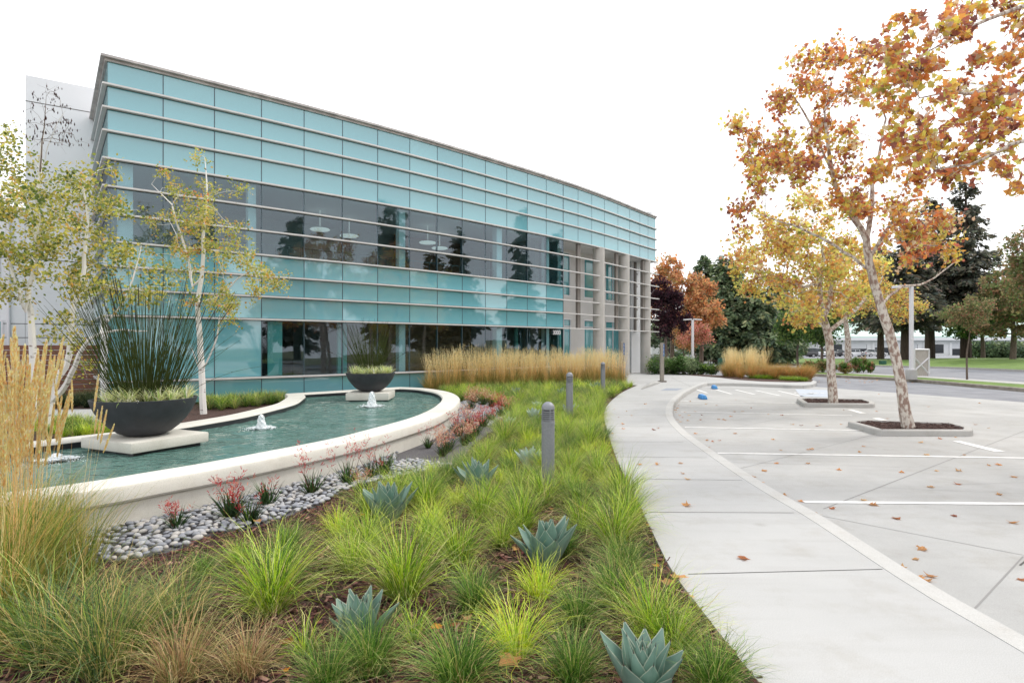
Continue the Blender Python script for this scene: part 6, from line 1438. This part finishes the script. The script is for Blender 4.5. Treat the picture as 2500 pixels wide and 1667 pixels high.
bg_tree('sycamore_tree', (foot(2071, 40)[0], 40, -.05), 'forked grey sycamore on the verge behind the two island trees', 'sycamore tree', [(0, 0, 6.2, 3.0, 2.2, 2.4), (-2.2, 0, 4.9, 1.8, 1.6, 1.3), (2.3, 0, 5.2, 2.0, 1.6, 1.5), (3.6, 0, 4.3, 1.3, 1.2, 1.0)], BARK_SYC, SYC_YEL, .20, 6500, .24, 88, 120)
bg_tree('street_tree', (foot(2361, 29.5)[0], 29.5, -.02), 'young tree with a thin dark stake-like trunk on the right verge', 'tree', [(0, 0, 3.2, .95, .8, .65), (-.7, 0, 3.1, .6, .6, .45), (.6, 0, 3.7, .7, .6, .6)], BARK_MID, BRONZE, .11, 4200, .05, 89, 60, tr=.3, hz=.5, spread=.08)
bg_tree('broad_tree', foot(2472, 58), 'large bronze-green tree at the right edge of the picture', 'tree', [(0, 0, 6.2, 3.6, 3, 2.8), (-2.8, 0, 5.0, 2.4, 2, 2.0), (2.5, 0, 6.5, 3, 3, 3.0), (0, 0, 8.2, 2.4, 2, 1.8), (-1.2, 0, 3.8, 2, 2, 1.3)], BARK_MID, BRONZE, .30, 13000, .3, 90, 160)
bg_tree('broad_tree', foot(2400, 66), 'rounded green tree between the redwood and the bronze tree', 'tree', [(0, 0, 5.0, 3.0, 2.5, 2.2), (-2.0, 0, 4.0, 1.9, 1.8, 1.4), (1.8, 0, 6.0, 2.0, 2, 1.7)], BARK_MID, MIDG, .30, 9000, .26, 91, 120)
bg_tree('broad_tree', foot(2560, 44), 'tree with rust foliage just outside the right edge', 'tree', [(0, 0, 7.2, 2.6, 3, 2.8), (-1.0, 0, 9.2, 1.6, 2, 1.5)], BARK_MID, BRONZE, .26, 6000, .26, 92, 90)
for i, (px, Y_, top_, rr_, pl) in enumerate([(1930, 150, 730, 7, MIDG), (2010, 155, 745, 8, DARKG), (2090, 150, 720, 7, MIDG), (2180, 158, 700, 8, DARKG), (2290, 150, 735, 8, MIDG), (1760, 140, 770, 7, DARKG), (1690, 135, 760, 7, MIDG), (1630, 120, 780, 6, DARKG), (2420, 155, 720, 8, DARKG), (2520, 150, 700, 8, MIDG), (1850, 150, 740, 7, DARKG)]):
    h_ = hgt(top_, Y_); bg_tree('far_tree', foot(px, Y_), ['distant mid-green tree behind the white building', 'distant dark tree behind the white building'][pl is DARKG], 'tree', [(0, 0, h_ * .62, rr_, 4, h_ * .34), (rr_ * .5, 0, h_ * .5, rr_ * .7, 3, h_ * .25), (-rr_ * .5, 0, h_ * .52, rr_ * .7, 3, h_ * .28)], BARK_MID, pl, .85, 2600, .4, 300 + i, 60, group='distant trees behind the white building', tr=1.6, spread=.5)
def shrub(base, rx, rz_, label, pal, seed, size=.07, n=2600, group=None, ry=None):
    r = np.random.default_rng(seed); root = empty('shrub', base, label=label, cat='shrub', group=group); G = Geo()
    for k in range(14):
        a = r.uniform(0, 6.28); d = r.uniform(.3, .9); G.tube([(0, 0, 0), (math.cos(a) * rx * d * .5, math.sin(a) * rx * d * .5, rz_ * .7), (math.cos(a) * rx * d, math.sin(a) * rx * d, rz_ * r.uniform(1.0, 1.7))], [.02, .012, .004], 4)
    G.build('stems', BARK_MID, root, recalc=False)
    lob = ell((0, 0, rz_), (rx * .75, (ry or rx) * .75, rz_ * .72), 26, r, .3); i = r.integers(0, 26, n); p = lob[i] + r.normal(0, .17 * rx, (n, 3)); p[:, 2] = np.clip(p[:, 2], .03, rz_ * 2.2)
    tc_ = palette(pal, 26, r, .15)[i] * (1 + r.normal(0, .2, (n, 1)))
    me = scatter_mesh('foliage', OVAL[0], OVAL[1], p, rotmats(n, r), r.uniform(size * .6, size * 1.3, n), np.clip(tc_, .004, .8)); link('foliage', me, LEAF, root); return root
for i, (px, py, rx, h_) in enumerate([(1612, 913, .9, .85), (1638, 912, .8, .7), (1668, 914, .85, .85), (1688, 913, .8, .75), (1606, 908, .8, .9)]):
    x, y, _ = g(px, py); shrub((x, y, 0), rx, h_ / 1.6, 'dark green rounded shrub in the bed right of the entrance column', DARKG + MIDG[:2], 400 + i, .09, 3000, 'dark shrubs right of the entrance')
for i, (px, py, rx, h_) in enumerate([(1716, 914, .55, .5), (1738, 914.5, .55, .45)]):
    x, y, _ = g(px, py); shrub((x, y, 0), rx, h_ / 1.6, 'low bright green shrub near the north bed', MIDG, 420 + i, .07, 1600, 'low bright shrubs by the plaza')
for i, (px, Y_, rx, h_) in enumerate([(2007, 37, .45, .7), (1975, 36, .45, .6), (1988, 37.5, .4, .5), (2062, 35, .42, .62), (2094, 36.5, .5, .8), (2108, 37, .45, .85), (2125, 36, .28, .6), (2030, 38, .4, .4)]):
    shrub(((px - 1250) / F * Y_, Y_, -.02), rx, h_ / 1.6, 'bronze-green shrub at the foot of the verge trees', BRONZE + MIDG[:1], 430 + i, .09, 1500, 'bronze shrubs on the verge')
for i, (px, Y_, rx, h_) in enumerate([(1708, 60, .6, .8), (1742, 62, .7, .9), (1758, 60, .7, .9), (1905, 64, .7, .8), (1925, 66, .8, .8), (1650, 58, .9, 1.1), (2420, 82, 3.2, 1.9), (2470, 80, 3.2, 1.8)]):
    shrub(foot(px, Y_), rx, h_ / 1.6, 'clipped dark shrub on the far lawn', DARKG, 450 + i, .15 if rx < 2 else .3, 1500 if rx < 2 else 5000, 'clipped shrubs on the far lawn')

# ------------------------------------------------------------------ far buildings
def far_building(name, label, c0_, c1_, depth, ze, zr, win, seed):
    A = np.array(c0_, float); B = np.array(c1_, float); d = (B - A) / np.hypot(*(B - A)); nb = np.array([-d[1], d[0]]); Lw = np.hypot(*(B - A)); zb = gz(A[1]) - .1
    root = empty(name, (A[0], A[1], zb), math.atan2(d[1], d[0]), label=label, cat='building')
    G = Geo(); G.box((Lw / 2, depth / 2, (ze - zb) / 2), (Lw, depth, ze - zb)); G.build('wall', WHITEWALL, root)
    G = Geo(); e = 1.2; z0 = ze - zb - .15; z1 = zr - zb
    G.add([(-e, -e, z0), (Lw + e, -e, z0), (Lw + e, depth + e, z0), (-e, depth + e, z0), (-e, -e, z0 + .9), (Lw + e, -e, z0 + .9), (Lw + e, depth + e, z0 + .9), (-e, depth + e, z0 + .9), (2, 3.5, z1), (Lw - 2, 3.5, z1), (Lw - 2, depth - 2, z1), (2, depth - 2, z1)],
          [(3, 2, 1, 0), (0, 1, 5, 4), (1, 2, 6, 5), (2, 3, 7, 6), (3, 0, 4, 7), (4, 5, 9, 8), (5, 6, 10, 9), (6, 7, 11, 10), (7, 4, 8, 11), (8, 9, 10, 11)])
    G.build('roof', [WHITEWALL, ROOFG][1], root); G = Geo(); G.box((Lw / 2, -e - .02, z0 + .3), (Lw + 2 * e + .1, .06, .62)); G.build('fascia', WHITEWALL, root)
    k = 0; x = 2
    while x < Lw - 6:
        w_ = 3.6; G = Geo(); G.box((x + w_ / 2, -.03, 1.55 if k % 3 else 1.35), (w_, .1, 2.0 if k % 3 else 2.5)); f = G.build('window', SPAND_DARK, root)
        G = Geo(); G.box((x + w_ / 2, -.10, 2.2), (w_ * .96, .03, .8 + .5 * (k % 2))); G.build('blind', BLIND, root) if k % 4 else None
        G = Geo(); G.box((x - .25, -.1, 1.5), (.5, .3, 3.0)); G.build('pier', WHITEWALL, root)
        x += 5.2; k += 1
ROOFG = mat('pale_green_metal_roof', (.50, .66, .60, 1), .6, col2=(.56, .70, .65, 1), scale=.2); SPAND_DARK = mat('dark_window', (.02, .025, .035, 1), .1); BLIND = mat('window_blind', (.6, .62, .65, 1), .7)
far_building('warehouse_building', 'long white single-storey building with pale green roof beyond the far car park', (52, 143), (138, 122), 22, 2.85, 6.9, 1, 1)
far_building('office_block', 'white low building glimpsed under the dark conifers', (36, 150), (66, 147), 15, 2.6, 3.8, 1, 2)

# ------------------------------------------------------------------ cars
CARG = mat('car_glass', (.02, .03, .035, 1), .06); TYRE = mat('tyre', (.02, .02, .02, 1), .8); RIMM = mat('alloy', (.45, .45, .47, 1), .3, .8); TAIL = mat('tail_lamp', (.35, .02, .02, 1), .3); HEAD = mat('head_lamp', (.7, .72, .75, 1), .15)
def car(loc, rz, body, label, suv=False):
    root = empty('parked_car', loc, rz, label=label, cat='car', group='cars in the far car park'); L_, Wd = (4.7, 1.85) if suv else (4.6, 1.78); hh = 1.7 if suv else 1.44
    low = [(-2.28, .35), (-2.3, .62), (-2.22, .86), (-1.5, .95), (1.1, .93), (1.9, .82), (2.25, .66), (2.3, .42), (2.2, .28), (-2.15, .26)]
    if suv: low = [(-2.3, .4), (-2.33, .8), (-2.28, 1.05), (-1.5, 1.08), (1.0, 1.06), (2.0, .98), (2.3, .8), (2.33, .45), (2.2, .32), (-2.2, .32)]
    roof = [(-2.22, 1.04), (-2.0, hh - .06), (-1.2, hh), (.1, hh - .01), (.55, hh - .1), (1.15, 1.04)] if suv else [(-1.75, .93), (-1.05, 1.36), (-.4, 1.44), (.25, 1.41), (.6, 1.30), (1.25, .92)]
    def loft(prof, w0, w1, ztop, zbot):
        G = Geo(); ws = []
        n_ = len(prof); 
        for sgn in (-1, 1):
            for x, z in prof: t = min(max((z - zbot) / (ztop - zbot), 0), 1); ws.append((x, sgn * (w0 * (1 - t) + w1 * t) / 2, z))
        G.add(ws, [tuple(range(n_)), tuple(range(2 * n_ - 1, n_ - 1, -1))] + [(i, n_ + i, n_ + (i + 1) % n_, (i + 1) % n_) for i in range(n_)]); return G
    loft(low, Wd, Wd * .94, 1.0, .3).build('body', body, root, smooth=True, bevel=.06, seg=3)
    loft(roof, Wd * .92, Wd * .70, hh, .93).build('cabin', CARG, root, smooth=True, bevel=.05, seg=2)
    rf = [p for p in roof if p[1] > hh - .15]; G = Geo(); G.box(((rf[0][0] + rf[-1][0]) / 2 - .02, 0, hh - .005), (rf[-1][0] - rf[0][0] + .1, Wd * .70, .05)); G.build('roof', body, root, bevel=.02, smooth=True)
    for x in (-.45, .42) if not suv else (-1.3, -.4, .45):
        for sg in (-1, 1): G = Geo(); G.tube([(x - .03, sg * Wd * .455, .95), (x, sg * Wd * .365, hh - .05)], .035, 5); G.build('pillar', body, root)
    for x in (-1.42, 1.42):
        for sg in (-1, 1):
            G = Geo(); y = sg * (Wd / 2 - .10); G.tube([(x, y - .11, .33), (x, y + .11, .33)], .33, 20); w = G.build('wheel', TYRE, root, smooth=True); G = Geo(); G.tube([(x, y + sg * .112, .33), (x, y + sg * .12, .33)], .20, 14); G.build('rim', RIMM, w)
    for sg in (-1, 1):
        G = Geo(); G.box((2.2, sg * .62, .68), (.16, .36, .13)); G.build('headlight', HEAD, root, bevel=.02); G = Geo(); G.box((-2.24, sg * .66, .78), (.12, .32, .16)); G.build('tail_light', TAIL, root, bevel=.02)
        G = Geo(); G.box((.78, sg * (Wd / 2 + .06), .98), (.12, .16, .11)); G.build('mirror', body, root, bevel=.02)
CW = mat('white_car_paint', (.62, .63, .65, 1), .25, coat=.6); CS = mat('silver_car_paint', (.36, .36, .37, 1), .25, .4, coat=.6); CB = mat('black_car_paint', (.02, .02, .025, 1), .2, coat=.8); CR = mat('maroon_car_paint', (.08, .03, .035, 1), .25, coat=.6)
def cx(px, Y_): return ((px - 1250) / F * Y_, Y_, gz(Y_) - .03)
for px, Y_, rz, b_, lb, sv_ in [(2134, 112, 8, CS, 'silver sedan, rightmost of the far parked cars left of the leaning trunk', 0), (2088, 113, 6, CW, 'white sedan beside the silver one in the far car park', 0), (2046, 114, 20, CB, 'black car left of the white sedan', 0), (1962, 108, 172, CB, 'dark SUV seen under the small green street trees', 1),
                                 (1925, 112, 10, CW, 'white car mostly hidden behind the dark SUV', 0), (2020, 116, 100, CR, 'maroon car behind the far sycamore trunk', 0), (1990, 115, 96, CW, 'white car between the small street trees', 1), (2505, 98, 20, CW, 'pale car at the right edge under the bronze tree', 0), (1790, 116, 5, CW, 'white car behind the pale island reeds', 0)]:
    car(cx(px, Y_), R(rz), b_, lb, sv_)

# ------------------------------------------------------------------ lamps, enclosure, bench
def lamp(px, pyb, pyt, arm, label, Y_=None, big=False, rz=0):
    x, y, z = g(px, pyb) if Y_ is None else foot(px, Y_); z = 0 if Y_ is None else z
    h_ = H + (HZ - pyt) * y / F - z; root = empty('street_lamp', (x, y, z), R(rz), label=label, cat='lamp post', group='pale lamp posts'); w_ = .075 if big else .065
    G = Geo(); G.box((0, 0, h_ / 2), (w_ * 2, w_ * 2, h_)); G.build('post', WHITEMETAL, root, bevel=.008, seg=1)
    G = Geo(); G.lathe([(.25, 0), (.25, .46), (.23, .49)], n=24, cap1=True) if big else G.box((0, 0, .3), (.28, .28, .6)); G.build('base', CONC_CURB if big else BOLL, root, smooth=True)
    G = Geo(); G.box((0, 0, .51 if big else .62), (.26, .26, .04)); G.build('base_plate', WHITEMETAL, root)
    for sg in arm: G = Geo(); G.box((sg * (.48 if big else .30), 0, h_ + .04), ((.85, .30, .13) if big else (.48, .22, .07))); G.v = [(a, b, c - (a - sg * .05) * sg * .07) for a, b, c in G.v]; G.build('lamp_head', WHITEMETAL, root, bevel=.015)
lamp(2225, 926, 700, (-1, ), 'large white lamp post on a round concrete base by the enclosure', big=True)
lamp(1691, 912, 781, (-1, 1), 'white twin-arm lamp post behind the entrance shrubs')
lamp(1893, 883, 745, (-1, ), 'white lamp post behind the orange grasses of the north bed')
x, y, _ = g(2249, 920); en = empty('gate_panel', (x, y, 0), R(4), label='pale boarded gate panel with a white X brace beside the large lamp post', cat='gate'); wv, hv = .82, 1.42
GM = mat('weathered_board', (.42, .38, .355, 1), .85, col2=(.52, .475, .45, 1), scale=8, vec=(6, 1, .5))
G = Geo(); G.box((0, 0, hv / 2 + .05), (wv, .05, hv)); G.build('board', GM, en)
for a, b in (((-wv / 2, .08), (-wv / 2, hv + .1)), ((wv / 2, .08), (wv / 2, hv + .1)), ((-wv / 2, hv + .06), (wv / 2, hv + .06)), ((-wv / 2, hv * .72), (wv / 2, .16)), ((-wv / 2, .35), (wv / 2, hv * .74))):
    G = Geo(); A = Vector((a[0], -.045, a[1])); B = Vector((b[0], -.045, b[1])); G.tube([A, B], .05, 4); G.build('brace', WHITEMETAL, en)
x, y, _ = g(1746, 893); be = empty('bench', (x, y, -.02), R(10), label='small dark bench on the grass beyond the plaza', cat='bench'); G = Geo(); G.box((0, 0, .45), (1.2, .4, .05)); G.build('seat', CR, be)
for sx in (-.5, .5):
    G = Geo(); G.tube([(sx, -.15, 0), (sx, -.15, .62)], .03, 6); G.tube([(sx, .15, 0), (sx, .15, .62)], .03, 6); G.build('leg', BLACK, be)
x, y, _ = g(1763, 894); G = Geo(); G.lathe([(.30, 0), (.33, .1), (.34, .55), (.28, .62)], n=16, cap1=True); G.box((0, 0, .64), (.5, .5, .06)); o = G.build('green_bin', mat('dark_green_plastic', (.02, .09, .06, 1), .5), smooth=True, label='dark green bin beside the small bench', cat='bin'); o.location = (x, y, -.02)
x, y = at(2155, 880, 56)[:2]; G = Geo(); G.box((0, 0, .16), (.5, .4, .32)); G.box((0, 0, .335), (.54, .44, .03)); o = G.build('utility_box', mat('utility_green', (.03, .12, .09, 1), .5), bevel=.02, label='dark green utility cabinet on the far lawn', cat='utility box'); o.location = (x, y, gz(y) - .05)
x, y, _ = g(2012 - 110, 884); sg_ = empty('road_sign', (x, y, -.05), 0, label='small white road sign on a thin pole near the street', cat='road sign'); G = Geo(); G.tube([(0, 0, 0), (0, 0, 1.7)], .025, 6); G.build('pole', WHITEMETAL, sg_); G = Geo(); G.box((0, -.03, 1.5), (.35, .02, .5)); G.build('plate', WHITEMETAL, sg_)

# ------------------------------------------------------------------ fallen leaves
def fallen_mesh(seed, pal):
    r = np.random.default_rng(seed); v, f = SYC; v = np.array(v) - [0, .35, 0]; bm = bmesh.new(); vs_ = [bm.verts.new(p) for p in v]
    for q in f: bm.faces.new([vs_[i] for i in q])
    bmesh.ops.subdivide_edges(bm, edges=bm.edges[:], cuts=1, use_grid_fill=True)
    ax = r.uniform(0, 3.14); k = r.uniform(.35, 1.1); ph = r.uniform(0, 6)
    for q in bm.verts: u = q.co.x * math.cos(ax) + q.co.y * math.sin(ax); q.co.z = k * u * u + .06 * math.sin(q.co.x * 7 + ph) + .05 * math.sin(q.co.y * 8 + ph) + .04
    p = [Vector((0, -.45, .05)), Vector((.1, -.8, .12)), Vector((.15, -1.15, .1))]
    for i in range(2):
        w = .018; a = [bm.verts.new(p[i] + Vector((s * w, 0, 0))) for s in (-1, 1)]; b = [bm.verts.new(p[i + 1] + Vector((s * w, 0, 0))) for s in (1, -1)]; bm.faces.new(a + b)
    for fc in bm.faces: fc.smooth = True
    me = bpy.data.meshes.new('fallen_leaf'); bm.to_mesh(me); bm.free()
    c = palette(pal, 1, r, .1)[0]; a = me.color_attributes.new('tint', 'FLOAT_COLOR', 'POINT'); n = len(me.vertices); cc = np.ones((n, 4), np.float32); cc[:, :3] = c * (1 + r.normal(0, .12, (n, 1))); a.data.foreach_set('color', cc.ravel()); me.materials.append(LEAF); return me
FLM = [fallen_mesh(s, [(206, 150, 96, 2), (186, 116, 72, 2), (150, 88, 58, 1.5), (222, 176, 120, 1.2), (214, 140, 50, .8)]) for s in range(14)]
def fallen(x, y, z, s, label='small dry brown sycamore leaf lying on the pale concrete', group='fallen leaves on the pavement'):
    o = bpy.data.objects.new('fallen_leaf', random.choice(FLM)); C.objects.link(o); o.location = (x, y, z + .004); o.rotation_euler = (random.uniform(-.15, .15), random.uniform(-.15, .15), random.uniform(0, 6.28)); o.scale = (s, s, s * random.uniform(.5, 1)); return tag(o, label, 'leaf', group)
random.seed(77)
Z3 = lambda a, b: (1500 + a / 1.919, 850 + b / 1.919)
for a, b, s, lb in [(338, 738, .085, 'large yellow-brown leaf alone in the middle of the sidewalk'), (1215, 735, .095, 'large curled leaf on the nearest full parking line'), (945, 785, .08, 'yellow leaf resting against the curb band'), (1445, 945, .075, 'brown leaf with a long stalk on the parking court'), (875, 718, .06, 'brown leaf just beyond the curb at the parking line'), (1465, 1090, .06, 'pair-like curled leaf beside the curb band at the lower right'),
                    (1413, 990, .05, 'small leaf below the one with the long stalk'), (203, 545, .065, 'flat tan leaf on the sidewalk left of the curb bend'), (1052, 570, .06, 'brown leaf between two parking lines near the middle'), (1345, 582, .06, 'tan leaf below the nearer island'), (1022, 752, .055, 'tan leaf right of the yellow leaf by the curb'), (290, 1075, .08, 'pale leaf on the bed edge by the sidewalk')]:
    z = 0 if (a < 500 and b > 400) or a == 290 else LOTZ; x, y, _ = g(*Z3(a, b), z); fallen(x, y, z + (.0 if z < 0 else .003), s, lb)
for a, b in [(118, 545), (310, 540), (343, 615), (320, 588), (605, 988), (665, 652), (790, 690), (686, 630), (830, 722), (1170, 712), (655, 603), (705, 576), (760, 540), (745, 428), (780, 478), (905, 475), (925, 475), (1150, 487), (1168, 460), (1465, 500), (1435, 442), (1525, 425), (1600, 418), (1755, 550), (1800, 547), (1870, 603), (1612, 575), (1482, 652), (1610, 638), (1800, 686), (1510, 575), (1323, 798), (1590, 786), (1868, 818), (1480, 1068), (1345, 1026), (1430, 1078), (1908, 1085), (435, 432), (460, 438), (492, 433), (440, 465), (380, 400), (405, 336), (545, 320), (380, 297), (410, 313), (490, 333), (520, 338), (510, 335), (600, 296), (562, 298), (785, 314), (835, 357), (875, 362), (950, 365), (965, 362), (1062, 357), (1160, 386), (1340, 318), (1470, 275), (1130, 240), (1075, 290), (570, 242), (480, 268), (290, 255), (300, 268), (285, 290), (320, 325), (305, 315), (295, 335), (330, 300), (350, 315), (40, 356), (42, 378), (80, 316), (205, 375), (185, 383), (145, 262), (565, 400), (1690, 358), (1752, 375), (1230, 296), (1025, 843), (905, 540), (355, 250), (300, 245), (430, 262), (1280, 330), (720, 310), (640, 280), (290, 300), (282, 275), (296, 282), (310, 345), (345, 340), (1640, 500), (1710, 258), (1240, 216)]:
    lot_ = not (a < 243 or (b > 400 and a < 360 + (b - 400) * 1.25 - 40)); z = LOTZ if lot_ else 0; x, y, _ = g(*Z3(a, b), z); fallen(x, y, z + (0 if lot_ else .003), random.uniform(.045, .08))
for k in range(60):
    x, y, _ = g(random.uniform(1985, 2330), random.uniform(921, 934), LOTZ); fallen(x, y, LOTZ - .01, random.uniform(.06, .10), 'brown leaf drifted along the far curb of the asphalt lane', 'leaves drifted along the verge curb')
for px, py, s in [(1630, 1438, .085), (1665, 1425, .07), (1240, 1640, .11), (1200, 1590, .07), (1218, 1500, .05), (1065, 1555, .06), (1110, 1530, .05), (1140, 1530, .055), (1258, 1345, .05), (885, 1270, .06), (696, 1590, .08), (1030, 1195, .05), (1345, 1245, .05), (1290, 1258, .045), (705, 1455, .06), (630, 1285, .07), (700, 1640, .04), (1690, 1460, .04), (1530, 1005, .05), (1500, 1000, .04), (1495, 1060, .05), (1510, 1020, .04), (130, 1575, .07), (1600, 1385, .05), (1410, 1640, .06), (870, 1235, .04)]:
    x, y, _ = g(px, py); fallen(x, y, .05 if s > .05 else .01, s, 'tan sycamore leaf caught among the tufts of the planting bed', 'fallen leaves in the planting bed')
for k in range(24):
    t = random.uniform(.15, .95); i = int(t * (len(bed_edge_s) - 1)); p = bed_edge_s[i]
    if p[1] < 5: continue
    fallen(p[0] + random.uniform(-.3, .1), p[1] + random.uniform(-.1, .1), .005, random.uniform(.03, .05), 'tan sycamore leaf caught among the tufts of the planting bed', 'fallen leaves in the planting bed')

# ------------------------------------------------------------------ what stands behind the camera and mirrors in the glass
for i, (x, y, h_, s) in enumerate([(22.6, 17.5, 7.4, 1.0), (23.0, 10.5, 8.2, 1.1), (24.5, 3.5, 7.6, 1.0), (26, -4, 8, 1.05), (16.5, 2.6, 7.4, .9), (12.5, -9, 8, 1.0), (18.6, 9.2, 10, 1.1), (19.5, 13.5, 9.5, 1.0), (28, 8, 10.5, 1.2)]):
    bg_tree('sycamore_tree', (x, y, LOTZ), 'sycamore of the verge or court standing outside the picture, mirrored in the glass', 'sycamore tree', [(0, 0, h_ * .72, 2.0 * s, 2.0, 1.3), (1.3, .9, h_ * .58, 1.3, 1.3, .9), (-1.3, -.8, h_ * .6, 1.3, 1.3, .9), (0, 0, h_ * .95, .9, .9, .8)], BARK_SYC, SYC_PAL, .2, 3800, .16, 500 + i, 60, group='mirrored sycamores outside the picture')
for i, (x, y, h_, rr_) in enumerate([(44, -12, 19, 4.5), (36, -22, 17, 4.5), (50, 3, 21, 5), (30, -36, 17, 4.5), (47, 18, 17, 4.6), (58, 27, 21, 5), (56, 12, 15, 5), (64, 36, 19, 5)]):
    conifer((x, y, -.1), h_, rr_, 'redwood standing outside the picture, mirrored in the glass', 520 + i, REDW, .5, .12, 5000, 'mirrored redwoods outside the picture', 1.0)

allo = [o for o in C.objects if o.type == 'MESH']; print('objects', len(C.objects), 'unique verts', sum(len(m.vertices) for m in bpy.data.meshes))
